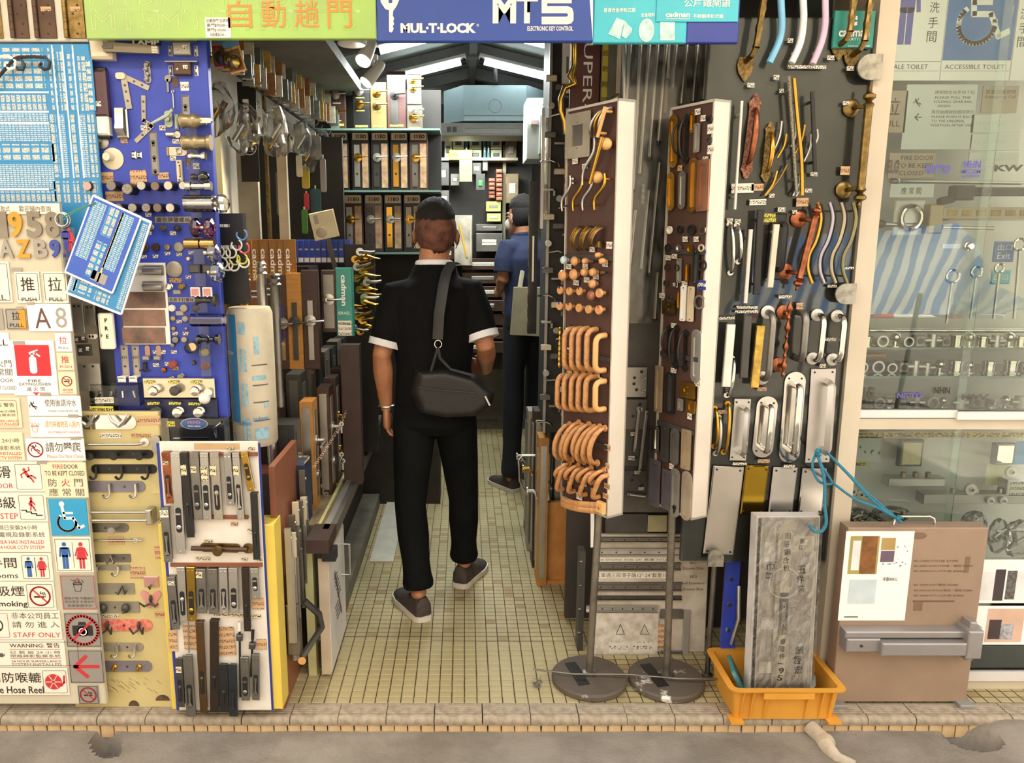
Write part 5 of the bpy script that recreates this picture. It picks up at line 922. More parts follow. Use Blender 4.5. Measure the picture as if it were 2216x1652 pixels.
t=yi('wall_hook','small mirror square hook with steel edge',328,1259);MB().cham(0,0,0,34*k,27*k,.004).build('mirror',mat('pink_mirror','D9A8A0',.2,.4),t);MB().tube([(0,-6*k,.006),(0,-12*k,.018),(0,-4*k,.026)],.003,8).build('hook',gun,t)
t=yi('wall_hook','pink butterfly-shaped hook with dark curled prongs',328,1296);pinkb=mat('pink_butterfly','DD9A94',.35)
for s_ in(-1,1):MB().prism([(s_*a*k,b_*k)for a,b_ in((0,4),(8,16),(18,20),(23,12),(18,2),(12,-4),(14,-18),(6,-22),(0,-12))][::-s_],0,.004).build('wing',pinkb,t)
MB().tube([(-20*k,-2*k,.026),(-12*k,-12*k,.02),(0,-8*k,.01),(12*k,-12*k,.02),(20*k,-4*k,.026)],[.003,.004,.005,.004,.003],8,up=(0,0,1)).ell((0,2*k,.008),.006,.014,.006).build('hook',gun,t)
tags(yb,YB,[(322,910,50,20,tanm),(240,943,46,12),(305,943,42,10,tanm),(342,1055,28,28,mat('pale_paper','D9C88E',.6)),(352,990,20,8),(252,1170,34,20,tanm),(345,1196,20,28,tanm),(298,1240,32,26,tanm),(288,1168,8,8),(347,1125,16,7),(348,1330,26,14,tanm),(227,1334,60,9)],z=.0012)
sc_=MB()
for i in range(26):a=YB.hit(rnd.uniform(225,350),rnd.uniform(1465,1500));sc_.box(a.x-yb['wh'][2],a.y-yb['wh'][3],.0006,.012+.016*rnd.random(),.0011,.0004,R(-42+rnd.uniform(-8,8)))
sc_.build('scratches',mat('scratch_brown','8A7450',.8),yb)['kind']='stuff'
# ================================================================ white bolt board in yellow frame
WF=frY(2.36);blp=mat('blue_paper','2E3C9A',.5,var=.05);yf=mat('bright_yellow_board','E8CC5A',.45,var=.04,vs=4)
fb=sgn('frame_board','bright yellow framed stand holding the white board of flush bolts',WF,357,1136,602,1536,yf,t=.09,z=-.012,cat='stand')
x0,y0,x1,y1=pxb(WF,360,960,577,1538,-.006);wbq=fb['wh']
MB().box((x0+x1)/2-wbq[2],(y0+y1)/2-wbq[3],.003,x1-x0,y1-y0,.006).build('blue_backing',blp,fb)
wpaint=mat('chipped_white_board','E6DFD6',.5,var=.05,vs=6,col2='D6CDBF')
wbd=sgn('bolt_board','white chipped board crowded with metal flush bolts at the shop entrance',WF,366,956,572,1538,wpaint,t=.005,z=.002,cat='board')
for a,b_,c_,d_ in((390,962,480,982),):pass
MB().box(*(WF.hit(470,966)-V((wbd['wh'][2],wbd['wh'][3]))),.0006,.145,.02,.0006).build('tape',mat('brown_tape','C9A67A',.6,var=.1),wbd)
k=WF.mm(460,1150)
for a_,b_,c_ in((460,982,.29),(475,1118,.19),(470,1221,.3)):MB().box(*(WF.hit(a_,b_)-V((wbd['wh'][2],wbd['wh'][3]))),.004,c_,.012,.008).build('batten',wood2,wbd)
lightst=mat('light_steel','C9C6C0',.3,.9,var=.05);bluest=mat('blued_steel','3A4046',.4,.7);dbz=mat('brown_bronze','6B5238',.4,.8,var=.15);vdk=mat('very_dark_brown','35291F',.45,.4)
FBL=[(363,976,373,1086,18,copper,0,'copper','first in the upper row'),(383,977,396,1194,20,lightst,1,'tall glossy white-steel','in the upper row, tallest there'),(401,977,417,1159,17,black,2,'long black','in the upper row beside the glossy tall one'),(424,977,434,1121,19,dsteel,1,'grey steel','in the upper row with round-ended slot'),(445,977,453,1122,18,steel,1,'brushed steel','with a deep oval slot and paper note'),(467,977,477,1121,19,bst,2,'beige steel','with spoon-shaped lever'),(495,978,503,1090,16,chrome,1,'mirror chrome','shortest in the upper row'),(513,977,525,1120,15,alu,0,'matt aluminium','with four handwritten prices'),(531,977,547,1059,15,brass,1,'tilted brass','at the end of the upper row'),(552,1064,559,1207,15,black,2,'slim black','at the right edge of the white board'),(360,1095,369,1212,18,dsteel,0,'grey spoon-lever','overhanging the edge beside the yellow hook board'),(374,1244,385,1357,17,dsteel,0,'grey spoon-lever','overhanging the edge in the lower row'),(395,1223,402,1340,17,lightst,2,'pale steel','with needle-shaped lever in the lower row'),(416,1223,420,1339,18,brass,1,'shiny brass','in the lower row'),(438,1227,442,1322,20,dsteel,0,'dark steel','with priced top in the lower row'),(463,1227,466,1324,20,dsteel,0,'dull steel','beside the dark one with priced top'),(486,1225,489,1324,18,lightst,0,'light satin','in the lower row'),(507,1225,511,1322,19,alu,1,'aluminium','with small round slide in the lower row'),(533,1225,539,1361,15,vdk,2,'long dark brown','in the lower row'),(553,1226,557,1292,17,steel,1,'short steel','with ring pull at the end of the lower row'),(391,1419,396,1524,15,gun,2,'small dark grey','with paper tag in the bottom row'),(409,1412,418,1544,20,dsteel,0,'wide grey','with a long rod rising from its top'),(435,1341,445,1536,16,dbz,2,'very long bronze','in the bottom row'),(467,1338,468,1535,19,vdk,2,'very long dark','with bent top in the bottom row'),(486,1432,489,1535,20,black,2,'stubby black','in the bottom row'),(506,1432,509,1544,18,bluest,0,'blued dark','with pointed top in the bottom row'),(532,1417,535,1510,18,dsteel,1,'round-ended grey','in the bottom row'),(556,1411,557,1509,16,dsteel,0,'hook-ended steel','in the bottom right corner')]
for x1_,y1_,x2_,y2_,w_,m,stl,adj,wh_ in FBL:
 mw,L_,s_=seg(WF,x1_,y1_,x2_,y2_,.003);t=thing('flush_bolt',adj+' flush bolt '+wh_,'bolt',mw);flush_bolt(t,L_,w_*s_,m,stl,bend=y1_<1400)
for x1_,y1_,x2_,y2_,w_,c_,lab in((519,1345,521,1507,5,whitep,'long black rod with a white grip and clamp on the bolt board'),(548,1363,544,1463,5,blackp,'shorter black rod with a clamp on the bolt board'),(408,1335,410,1412,3,steel,'thin steel extension rod above the wide grey bolt')):
 mw,L_,s_=seg(WF,x1_,y1_,x2_,y2_,.01);t=thing('bolt_rod',lab,'rod',mw);MB().cyl((0,L_/2,.004),(0,-L_/2,.004),w_*s_*.5,seg=8).build('rod',black if w_>4 else steel,t)
 if w_>4:MB().cyl((0,L_/2,.004),(0,L_/2-.032,.004),.0055).build('grip',c_,t);MB().cham(0,L_/2-.055,0,.02,.022,.014).build('clamp',gun,t)
mw,L_,s_=seg(WF,417,1184,548,1187,.004);t=thing('surface_bolt','antique bronze surface bolt with round knob lying across the white board','bolt',mw)
MB().prism(rr(20*s_,L_*.66,8*s_,4,0,L_*.04),0,.004).prism(rr(22*s_,L_*.16,8*s_,4,0,-L_*.42),0,.004).build('plate',dbrass,t);MB().cyl((0,L_*.5,.012),(0,-L_*.42,.012),5*s_,seg=10).build('bolt',bronze,t);MB().lathe([(5*s_,.01),(5*s_,.02),(11*s_,.026),(11*s_,.034)],18,(0,L_*.04,0)).build('knob',dbrass,t)
tags(wbd,WF,[(500,970,14,7),(545,970,14,6),(508,1133,15,8,tanm),(543,1146,12,14),(440,1208,30,8),(452,1170,18,6),(530,1209,12,8),(563,1210,12,8),(417,1378,36,56,tanm),(376,1385,18,50,tanm),(491,1386,36,66,tanm),(567,1393,22,24,tanm),(559,1305,26,26,tanm),(515,1330,100,10)],z=.0062,m=scrib('cream_note','E2D4B4','3A342E',110,300,.5))
nt_=scrib('code_note','D9CBA8','3A342E',100,260,.5)
tags(wbd,WF,[(403,1013,12,24),(424,1012,12,14),(447,1022,14,32),(466,1014,14,22),(515,1014,12,22),(364,998,12,8),(361,1107,18,16,tagm),(376,1256,15,9,tagm),(436,1238,14,14),(392,1442,12,14)],z=.0235,m=nt_)
# ================================================================ swing boards on poles
def swing(px_off,ol,r,lean,W_,H_,name,lab,div):
 f=Fr(ol,r,(lean,0,1));t=thing(name,lab,'board',f.m(W_/2,H_/2));T=.07;q=(W_/2,H_/2)
 edges=[0]+div+[H_]
 for a,b_ in zip(edges,edges[1:]):MB().box(0,(a+b_)/2-H_/2,-.012,W_-.012,b_-a-.012,.012).build('brown_panel',dwood,t)
 fm=MB().box(W_/2-.003,0,-T/2,.006,H_,T).box(-W_/2+.003,0,-T/2,.006,H_,T).box(0,H_/2-.004,-T/2,W_,.008,T).box(0,-H_/2+.004,-T/2,W_,.008,T).box(0,0,-T+.003,W_,H_,.006)
 fm.build('metal_frame',mat('satin_frame','D6CCBE',.42,.45,var=.05,vs=4),t)
 for d in div:MB().box(0,d-H_/2,-.002,W_-.014,.016,.008).build('crossbar',gun,t)
 return f,t
S1,sb1=swing(0,(.349,2.667,.692),(.517,-.856,0),-.012,.253,1.345,'swing_board','narrow brown swing board of wooden pulls and knobs in a metal frame',[.245,.54,.865])
S2,sb2=swing(0,(.673,2.62,.686),(.472,-.882,0),-.004,.193,1.35,'swing_board','narrow brown swing board of flush pulls and rings in a metal frame',[.30,.545,.89])
woodp=mat('honey_wood_handle','CF9962',.4,var=.15,vs=60,coat=.3,col2='AE7545');paleh=mat('pale_wood_handle','E3AE6C',.4,var=.06,coat=.3);goldp=mat('gold_plate','D0A044',.25,1,var=.08);cop2=mat('rose_copper','B98468',.35,.9)
def sv(f,x1,y1,x2,y2,z=.001):return seg(f,x1,y1,x2,y2,z)
def pull(f,c,name,lab,fn,cat='handle'):
 mw,L_,s_=sv(f,*c[:4]);t=thing(name,lab,cat,mw);fn(t,L_,s_);return t
mw,L_,s_=sv(S1,1252,244,1250,342);t=thing('flush_plate','broad satin steel flush plate with tall slot at the top of the wooden-pull board','handle',mw);flush_pull(t,L_,.125,mat('satin_nickel','C2B8A6',.4,.7),False,dsteel,.28)
for c,m,st_,lab in(((1309,239,1288,297),steel,0,'silver arched pull, outermost of the crowded top four'),((1317,236,1298,289),goldp,0,'gold arched pull among the crowded top four'),((1324,234,1308,289),steel,0,'silver arched pull beside the bamboo one'),((1327,233,1309,298),paleh,1,'bamboo-like straight pull in the top corner'),((1301,300,1276,401),steel,2,'long silver wavy pull under the crowded four'),((1325,298,1298,398),goldp,3,'long gold bar pull standing on two wooden balls'),((1248,381,1231,457),steel,2,'short silver wavy pull nearest the aisle'),((1274,379,1255,457),goldp,2,'short gold wavy pull between two silver ones'),((1295,379,1276,456),steel,2,'short silver wavy pull between two gold ones'),((1323,376,1301,455),goldp,2,'short gold wavy pull by the metal frame'),((1262,491,1251,540),dbrass,4,'ribbed antique arc pull nearest the aisle'),((1283,491,1271,540),dbrass,4,'ribbed antique arc pull in the middle'),((1304,491,1290,533),mat('ribbed_copper','9A7A58',.4,.9),4,'ribbed copper-toned arc pull with square knob below')):
 def fn(t,L_,s_):
  if st_==0:bar_pull(t,L_,.005,m,.028,'bow')
  elif st_==1:bar_pull(t,L_,.006,m,.03,'post')
  elif st_==2:wave_pull(t,L_,.0055,m,.012,.028,taper=.6)
  elif st_==3:
   MB().cyl((0,L_/2,.04),(0,-L_/2,.04),.006).build('grip',m,t)
   for s in(.36,-.36):MB().ell((0,L_*s,.018),.019,.019,.019,16,10).build('wooden_ball',paleh,t)
  else:pts=[(0,L_/2*cos(PI*i/10),.004+.03*sin(PI*i/10))for i in range(11)];MB().tube(pts,.012,8,flat=.25,up=(0,0,1)).build('grip',m,t);[MB().tube([(x_,p[1],p[2]+.003)for p in pts],.0014,6).build('rib',goldp,t)for x_ in(-.007,0,.007)]
 pull(S1,c,'door_pull',lab,fn)
t=put(S1,'square_knob','ribbed square knob under the copper-toned arc','knob',1301,529,.001);MB().cham(0,0,0,.022,.022,.02,.003).build('knob',dbrass,t)
KN=[(1230,563,9,0),(1253,565,10,1),(1276,565,7,1),(1293,566,4.5,2),(1304,552,6,1),(1313,565,7,1),(1227,596,12,1),(1251,594,12,1),(1274,589,9,1),(1293,589,9,1),(1314,590,6,2),(1292,614,9.5,1),(1224,628,9,3),(1244,630,9,4),(1266,630,9,5),(1289,639,11,6),(1309,634,10,7),(1223,662,9.5,8),(1243,663,9.5,9),(1265,666,9.5,10),(1286,669,9.5,11),(1308,670,10,12)]
kc_=mat('knob_wood','DBA26A',.3,var=.12,vs=60,coat=.5,col2='CB8E58')
knl=['pale blue ball knob at the head of the wooden knobs','large round wooden knob beside the pale blue one','small round wooden knob in the top knob row','tiny dark wooden knob in the top knob row','small barrel wooden knob above the top row','small wooden knob at the frame end of the top row','largest wooden knob, nearest the aisle in the second row','large wooden knob second from the aisle in the second row','wooden knob third from the aisle in the second row','wooden knob fourth from the aisle in the second row','small dark barrel knob ending the second row','lone wooden knob between second and third rows','wooden disc knob with black notch, aisle side','wooden disc knob with grey notch, second from aisle','wooden disc knob with dark notch, third from aisle','glossy chestnut wooden knob among pale ones','wooden disc knob with grey square tab by the frame','wooden disc knob with blue tab','wooden disc knob with black tab','wooden disc knob with yellow tab','wooden disc knob with teal tab','wooden disc knob with red tab']
tabc={8:'2340C0',9:'1C1C1E',10:'E6B82C',11:'6FA8A0',12:'D03028',3:'222222',4:'8A8A86',5:'333333',7:'9A958A'}
for(px,py,r_,kd),lab in zip(KN,knl):
 t=put(S1,'round_knob',lab,'knob',px,py,.001);r_*=S1 .mm(1250,600)*.62;m=mat('pale_blue_knob','CFE2EA',.2,coat=.5)if kd==0 else(mat('chestnut_knob','9A5A38',.25,coat=.6)if kd==6 else(bronze if kd==2 else kc_))
 if kd in(0,1,2,6):MB().lathe([(r_*.5,0),(r_*.45,.006),(r_*.95,.013),(r_*1.05,.02),(r_*.8,.027),(r_*.3,.03)],20).build('knob',m,t)
 else:MB().lathe([(r_*.4,0),(r_*.4,.018),(r_,.02),(r_,.026),(r_*.9,.028)],22).build('knob',m,t);MB().box(r_*.1,r_*.75,.0285,.004,r_*.55,.003).build('tab',mat('tab_'+tabc[kd],tabc[kd],.4),t)
woodD=[(1243,712,1242,796),(1259,711,1257,798),(1274,711,1272,798),(1292,713,1290,800),(1311,726,1309,801),(1228,812,1226,880),(1242,812,1241,884),(1258,812,1256,885),(1274,812,1271,886),(1290,815,1287,887),(1310,825,1309,885)]
for i,c in enumerate(woodD):
 lab='%s wooden D pull, %s from the aisle in the %s row'%('pale' if i in(4,10)else('greyish' if i==9 else 'honey'),ORD[i if i<5 else i-5],'upper' if i<5 else 'lower')
 pull(S1,c,'wooden_pull',lab,lambda t,L_,s_:bar_pull(t,L_,.0095,paleh if i in(4,10)else woodp,.042,'D'))
for i,c in enumerate([(1234,919,1218,992),(1254,915,1230,992),(1261,922,1239,995),(1276,919,1257,989),(1287,925,1265,999),(1299,924,1279,999),(1310,927,1294,1002)]):
 pull(S1,c,'wooden_pull','slanted wooden bow pull, %s from the aisle, some studded'%ORD[i],lambda t,L_,s_:(bar_pull(t,L_,.0095,woodp,.045,'bow'),MB().lathe([(.003,.052),(.003,.056)],6).build('stud',gun,t)))
for i,c in enumerate([(1234,1003,1214,1030),(1233,1012,1219,1058),(1253,1008,1237,1035),(1261,1015,1244,1063),(1281,1013,1263,1040),(1287,1023,1269,1070),(1308,1018,1289,1045),(1316,1029,1297,1075)]):
 pull(S1,c,'wooden_pull','%s studded wooden pull, pair %s from the aisle near the board foot'%(('short curled','longer')[i%2],ORD[i//2]),lambda t,L_,s_:bar_pull(t,L_,.0085,woodp,.035,'bow' if i%2==0 else 'D'))
for i,c in enumerate([(1219,1082,1300,1093),(1219,1090,1297,1105)]):pull(S1,c,'strap_pull',('upper','lower')[i]+' flat braided leather-like pull lying across the board foot',lambda t,L_,s_:MB().tube([(0,L_/2-L_*j/8,.008+.018*sin(PI*j/8))for j in range(9)],.011,8,flat=.4,up=(0,0,1)).build('strap',woodp,t))
t=put(S1,'clasp','square wooden clasp with a cross stud at the strap ends','clasp',1304,1098,.02);MB().cham(0,0,0,.034,.04,.016,.004).build('block',paleh,t);MB().lathe([(.005,.016),(.003,.02)],8).build('stud',brass,t)
for i,(px,py)in enumerate(((1232,712),(1232,780))):t=put(S1,'rosette_knob',('upper','lower')[i]+' antique brass rosette at the aisle edge of the wooden-pull board','knob',px,py,.001);MB().lathe([(.016,0),(.014,.004),(.006,.006),(.008,.014),(.004,.018)],14).build('rosette',dbrass,t)
pull(S1,(1222,707,1220,795),'spindle_pull','turned brass spindle hung on the aisle edge of the swing board',lambda t,L_,s_:MB().lathe([(.003+.004*abs(sin(j*1.1)),-L_/2+L_*j/22)for j in range(23)],10,(0,0,.02),'Y').build('spindle',brass,t))
tags(sb1,S1,[(1245,349),(1266,360),(1315,311,8,8),(1238,392,8,8),(1282,540),(1319,531,13,10),(1231,577),(1267,577),(1310,572),(1270,606),(1290,599),(1247,612),(1230,760,8,9),(1233,800,11,12,tanm),(1247,801,11,12,tanm),(1262,803,11,12,tanm),(1277,805,11,12,tanm),(1293,807,11,14,tanm),(1304,727,8,7),(1302,823,8,7),(1315,969,13,9,tanm),(1315,1009,8,8,tanm),(1265,1045,9,9),(1233,1050,10,8,tanm),(1257,1060,9,9,tanm),(1284,1064,10,8,tanm),(1314,1053,12,8,tanm),(1311,1074,12,8,tanm),(1254,1075,12,9)])
# swing board 2
SF=[(1459,248,1458,363,17,goldp,1,'broad gold flush pull with deep oval cup, top corner'),(1500,242,1498,289,10,goldp,1,'short slim gold oval flush pull'),(1510,267,1508,330,12,alu,0,'satin rectangular flush pull beside the black round one'),(1453,373,1452,456,16,goldp,1,'gold flush pull nearest the aisle in the second row'),(1478,370,1476,453,15,steel,1,'silver flush pull in the second row'),(1502,340,1498,460,17,goldp,1,'tall gold oval pull with amber centre'),(1524,345,1520,457,26,cop2,0,'wide rose copper flush pull'),(1471,559,1470,612,10,alu,0,'small satin bar pull among the rings'),(1488,571,1487,610,8,goldp,0,'tiny gold bar pull beside the satin one'),(1508,540,1505,615,14,black,0,'long black rectangular pull held by blue tape'),(1481,619,1478,695,12,whitep,0,'white rectangular pull under the rings'),(1497,620,1494,696,14,mat('beige_pull','CDBDA0',.4),0,'beige rectangular pull beside the white one'),(1448,650,1448,680,28,dbrass,0,'squat antique brass cup pull'),(1470,630,1469,668,7,brass,0,'narrow brass strip pull'),(1509,713,1506,828,21,lightst,1,'long pale oval flush pull beside the metal frame'),(1428,792,1425,892,16,mat('champagne','BFA98A',.4,.6),0,'champagne rectangular pull nearest the aisle'),(1451,807,1449,895,19,black,0,'plain black rectangular plate'),(1490,828,1489,862,32,goldp,0,'wide gold cup plate'),(1474,863,1473,889,12,alu,0,'small silver square plate'),(1497,866,1496,895,18,goldp,0,'small gold square plate'),(1410,921,1408,978,11,black,1,'black oval pull overhanging the aisle edge'),(1423,922,1421,980,12,chrome,1,'mirror oval pull beside the overhanging black one'),(1441,922,1439,999,17,gun,0,'dark grey rectangular pull'),(1462,927,1460,1007,18,dalu,1,'grey oval flush pull'),(1487,930,1484,1016,20,mat('champagne','BFA98A',.4,.6),0,'champagne framed flush pull by the metal frame'),(1419,995,1416,1096,22,mat('violet_grey','6F6870',.4,.5),0,'tall violet grey pull nearest the aisle at the foot'),(1445,1017,1442,1101,20,mat('violet_grey','6F6870',.4,.5),0,'second violet grey pull at the foot'),(1463,1014,1460,1119,20,alu,1,'oval pull with black keyhole at the foot'),(1488,1020,1484,1126,20,mat('champagne2','C6B8A2',.4,.7),1,'plain oval pull at the foot corner')]
for x1_,y1_,x2_,y2_,w_,m,ov,lab in SF:
 mw,L_,s_=sv(S2,x1_,y1_,x2_,y2_);t=thing('flush_pull',lab,'handle',mw);flush_pull(t,L_,w_*s_,m,bool(ov),gun if m in(black,gun)else(mat('amber_cup','C98A3C',.3,.5)if 'amber' in lab else m),.24)
 if 'keyhole' in lab:MB().lathe([(.008,0),(.008,.001)],12,(0,-L_*.3,.004)).box(0,-L_*.36,.0045,.008,.02,.001).build('keyhole',blackp,t)
for px,py,r_,m,c_,lab in((1450,498,10,whitep,1,'white round cup ring in the first ring row'),(1472,497,10,black,1,'black round cup beside the white ring'),(1497,498,13,black,1,'largest glossy black cup in the first ring row'),(1522,498,10,chrome,0,'chrome ring ending the first ring row'),(1446,537,10,black,0,'black cup starting the second ring row'),(1470,537,10,chrome,1,'mirror cup in the second ring row'),(1494,539,10,goldp,1,'gold cup in the second ring row'),(1519,537,9,mat('ivory_ring','D8CBB0',.4),0,'ivory ring with blue tape'),(1445,579,9,bronze,0,'thin bronze ring in the third row'),(1466,580,9,bronze,0,'thin bronze ring half behind the satin bar'),(1521,575,14,black,0,'big black ring behind the black bar'),(1442,613,8,gun,0,'small grey ring, aisle side'),(1460,615,9,gun,0,'grey ring beside the small one'),(1450,645,8,dsteel,0,'dull steel ring above the brass cup'),(1515,654,18,steel,0,'wide thin steel ring near the foot of its panel'),(1537,259,8,blackp,1,'black round hole plug in the top corner'),(1536,304,8,gun,1,'dark oval cup below the black plug')):
 t=put(S2,'ring_pull',lab,'handle',px,py,.001);r_*=S2 .mm(1480,py)*.62;MB().ring(circ(r_),circ(r_*.72),0,.005).build('rim',m,t)
 if c_:MB().prism(circ(r_*.72),.0004,.0014).build('cup',m,t)
for c,lab in(((1472,262,1470,342),'black wrought ornate pull with leaf ends'),((1487,246,1484,357),'taller black wrought pull with flame finial'),((1449,704,1446,770),'black openwork pull nearest the aisle'),((1464,702,1462,800),'black openwork pull with scroll tips'),((1484,712,1481,806),'black openwork pull beside the pale oval')):
 pull(S2,c,'ornate_pull',lab,lambda t,L_,s_:(bar_pull(t,L_*.8,.004,black,.025,'bow'),MB().prism([(a*.014,b_*L_/2)for a,b_ in((0,1),(.5,.9),(1,.78),(.4,.66),(.4,-.66),(1,-.78),(.5,-.9),(0,-1),(-.5,-.9),(-1,-.78),(-.4,-.66),(-.4,.66),(-1,.78),(-.5,.9))][::-1],0,.003).build('back_plate',mat('wrought_black','22201F',.5,.4,bump=.6,bs=200),t)))
tags(sb2,S2,[(1510,242,12,9),(1522,256,11,9),(1538,279,13,15),(1538,324,13,14),(1472,364,10,8,tanm),(1527,343,12,6),(1483,518,11,8),(1507,518,11,8),(1446,558),(1460,555),(1461,617),(1482,614),(1516,618,12,9),(1459,705),(1433,640),(1458,802),(1509,831,12,8),(1493,901,10,10),(1454,1010,10,8)]+[(1519,y_,18,5,mat('blue_tape','2A3E9E',.5))for y_ in(545,610,624)])
# poles and round bases
for nm_,c_,a_,b2 in(('scuffed_iron_base','B8B0A4',.30,.37),('scuffed_white_base','E0DAD0',.36,.42)):
 q=mat(nm_,'5E544A',.75,.2,vs=9,bump=.4,col2=c_);e=[n for n in q.node_tree.nodes if n.type=='VALTORGB'][0].color_ramp.elements;e[0].position=a_;e[1].position=b2
for i,(x_,y_,tx_,ty_,lab1,lab2)in enumerate(((.463,2.60,1275,1475,'round dark iron base under the wooden-pull board','steel pole'),(.747,2.59,1441,1480,'round dark iron base with white scuffs under the flush-pull board','steel pole'))):
 t=thing('stand',lab1 .replace('round dark iron base','heavy round-based iron stand'),'stand',M.Translation((x_,y_,0)))
 MB().lathe([(.132,0),(.138,.006),(.138,.020),(.132,.027),(.03,.032)],48).build('base',mat('scuffed_iron_base','5A5148',.75,.2,var=.2,vs=14,bump=.4,col2='3E3732')if i==0 else mat('scuffed_white_base','5A5148',.75,.2,var=.2,vs=8,bump=.4,col2='463F38'),t)
 MB().lathe([(.026,.032),(.026,.04),(.018,.043)],20).build('flange',dsteel,t)
 MB().cyl((0,0,.03),((.02,.012,.74)if i==0 else(-.02,-.03,.74)),.0135,seg=16).build('pole',mat('worn_pole','8F877A',.4,.8,var=.15,vs=20),t)
 MB().box(-.045,.0,.031,.042,.15,.003,R(12)).build('rubber_pad',blackp,t)
t=thing('rod','thin steel rod lying across both round stand bases','rod',M.Translation((.6,2.52,.045)));MB().tube([(-.345,.085,0),(-.2,.05,.002),(.0,.045,.004),(.18,.02,.002),(.34,.02,0),(.345,.015,-.03)],.0035,8).build('rod',dsteel,t)
t=thing('wire_tangle','little tangle of grey wire at the end of the steel rod','wire',M.Translation((.268,2.56,.012)));MB().tube([(.022*sin(j*1.7)*cos(j*.6),.02*cos(j*2.1),.012*sin(j*1.3)+.004)for j in range(40)],.0008,5).build('wire',dsteel,t)
# ================================================================ dark acrylic handle board
DB=frY(2.56)
dkb=mat('charcoal_board','3E3B3A',.45,var=.12,vs=3,col2='4C4846');db=sgn('handle_board','tall charcoal board crowded with door pulls beside the cream cabinet',DB,1505,40,1845,1215,dkb,t=.02,z=-.012,cat='board')
MB().box(0,0,.008,db['wh'][0],db['wh'][1],.003).build('acrylic_cover',clear,db)
k=DB.mm(1700,600)
def dp(c,name,lab,fn,z=.0,cat='handle'):mw,L_,s_=seg(DB,*c,z);t=thing(name,lab,cat,mw);fn(t,L_,s_);return t
def spl(c,pts,w,m,lab,z=.03,name='door_pull',posts=True,flat=1.0):
 P=[DB.hit(*p,z)for p in pts];o=P[len(P)//2];t=thing(name,lab,'handle',DB.m(o.x,o.y,0));Q=[]
 for i in range(len(P)-1):
  p0,p1,p2,p3=P[max(i-1,0)],P[i],P[i+1],P[min(i+2,len(P)-1)]
  for j in range(5):u=j/5;q=.5*((2*p1)+(p2-p0)*u+(2*p0-5*p1+4*p2-p3)*u*u+(3*p1-p0-3*p2+p3)*u**3);Q.append((q.x-o.x,q.y-o.y,z))
 Q.append((P[-1].x-o.x,P[-1].y-o.y,z));MB().tube(Q,w*k/2,10,flat=flat,up=(0,0,1)).build('grip',m,t)
 if posts:
  for q in(Q[3],Q[-4]):MB().cyl((q[0],q[1],0),q,w*k*.28).build('post',m,t)
 return t
spl(0,[(1690,-60),(1690,0),(1692,56),(1685,92),(1665,136)],14,mat('sky_blue_enamel','7CC4EE',.3,coat=.4),'sky blue curved pull at the top of the handle board')
spl(0,[(1738,-60),(1738,0),(1739,42),(1732,92),(1713,136)],14,mat('white_enamel','F0EEF4',.3,coat=.4),'white curved pull between the blue and pink ones')
spl(0,[(1786,-60),(1786,0),(1786,50),(1778,92),(1759,138)],13,mat('pink_enamel_pull','E3BEDD',.3,coat=.4),'pale pink curved pull at the top of the handle board')
tz=mat('teal_case','2F8E82',.35);tp=sgn('sign_plate','teal plate with white lettering behind the antique brass pulls',DB,1804,22,1893,104,tz,t=.01,z=.015);tx(tp,DB,'cadman',1814,60,1882,80,whiteink,z=.015,bold=.03);tx(tp,DB,'c',1838,34,1856,56,whiteink,z=.015,bold=.06);tx(tp,DB,'SECURITY LOCK',1826,82,1878,88,whiteink,z=.015);tx(tp,DB,'HONG BRAND',1835,98,1882,102,whiteink,z=.015)
def turned(t,L_,s_,m,w=9,fin=True,roses=None,flute=True,off=.05):
 n=40;pr=[]
 for j in range(n+1):
  u=j/n;e=min(u,1-u)
  r_=(.2 if e<.02 else .45 if e<.05 else .25 if e<.07 else 1.25 if e<.11 else .5 if e<.14 else 1.15 if e<.17 else .85)*w*s_;pr.append((r_,-L_/2+L_*u))
 MB().lathe(pr,16,(0,0,off),'Y').build('turned_bar',m,t)
 for u in(roses or(.25,-.25)):MB().tube([(0,L_*u,off),(-.02,L_*u,off*.7),(-.028,L_*u,.006)],.007,8).build('arm',m,t);MB().lathe([(.027,0),(.027,.004),(.022,.008),(.012,.010)],20,(-.03,L_*u,0)).build('rose',m,t)
dp((1866,192,1842,452),'turned_pull','antique brass turned pull with finials and two round roses',lambda t,L_,s_:turned(t,L_,s_,dbrass,10,roses=(.34,-.34)))
dp((1757,440,1709,628),'turned_pull','antique copper turned pull hung at a slant on two ring roses',lambda t,L_,s_:turned(t,L_,s_,copper,8,roses=(.30,-.30)))
for c,bx,lab in(((1647,-40,1622,112),(1612,150),'antique brass square lever pull with engraved shield, aisle side'),((1834,-40,1821,78),(1815,104),'antique brass lever pull with small engraved shield over the teal plate'),((1870,-40,1852,98),(1842,124),'antique brass lever pull with larger engraved shield by the cabinet')):
 t=dp(c,'lever_pull',lab,lambda t,L_,s_:(MB().lathe([(7*s_*(1.25 if j in(0,4,8,12,14,15)else 1),-L_/2+L_*j/15)for j in range(16)],8,(0,0,.055),'Y').tube([(0,-L_/2,.055),(-.004,-L_/2-.02,.045),(-.008,-L_/2-.03,.006)],.009,8).build('lever',dbrass,t),None))
 b=put(DB,'tmp','x y z w'+lab,'x',*bx);q=b.matrix_basis.copy();COL.objects.unlink(b);bpy.data.objects.remove(b)
 pl=MB().prism([(a*17*k,b_*26*k)for a,b_ in((-.8,.9),(.8,.9),(1,.3),(.8,-.3),(0,-1),(-.8,-.3),(-1,.3))][::-1],0,.005).build('shield',mat('engraved_brass','8E7648',.4,.9,var=.4,vs=120,bump=1.,bs=160),t);pl.matrix_basis=t.matrix_basis.inverted()@q
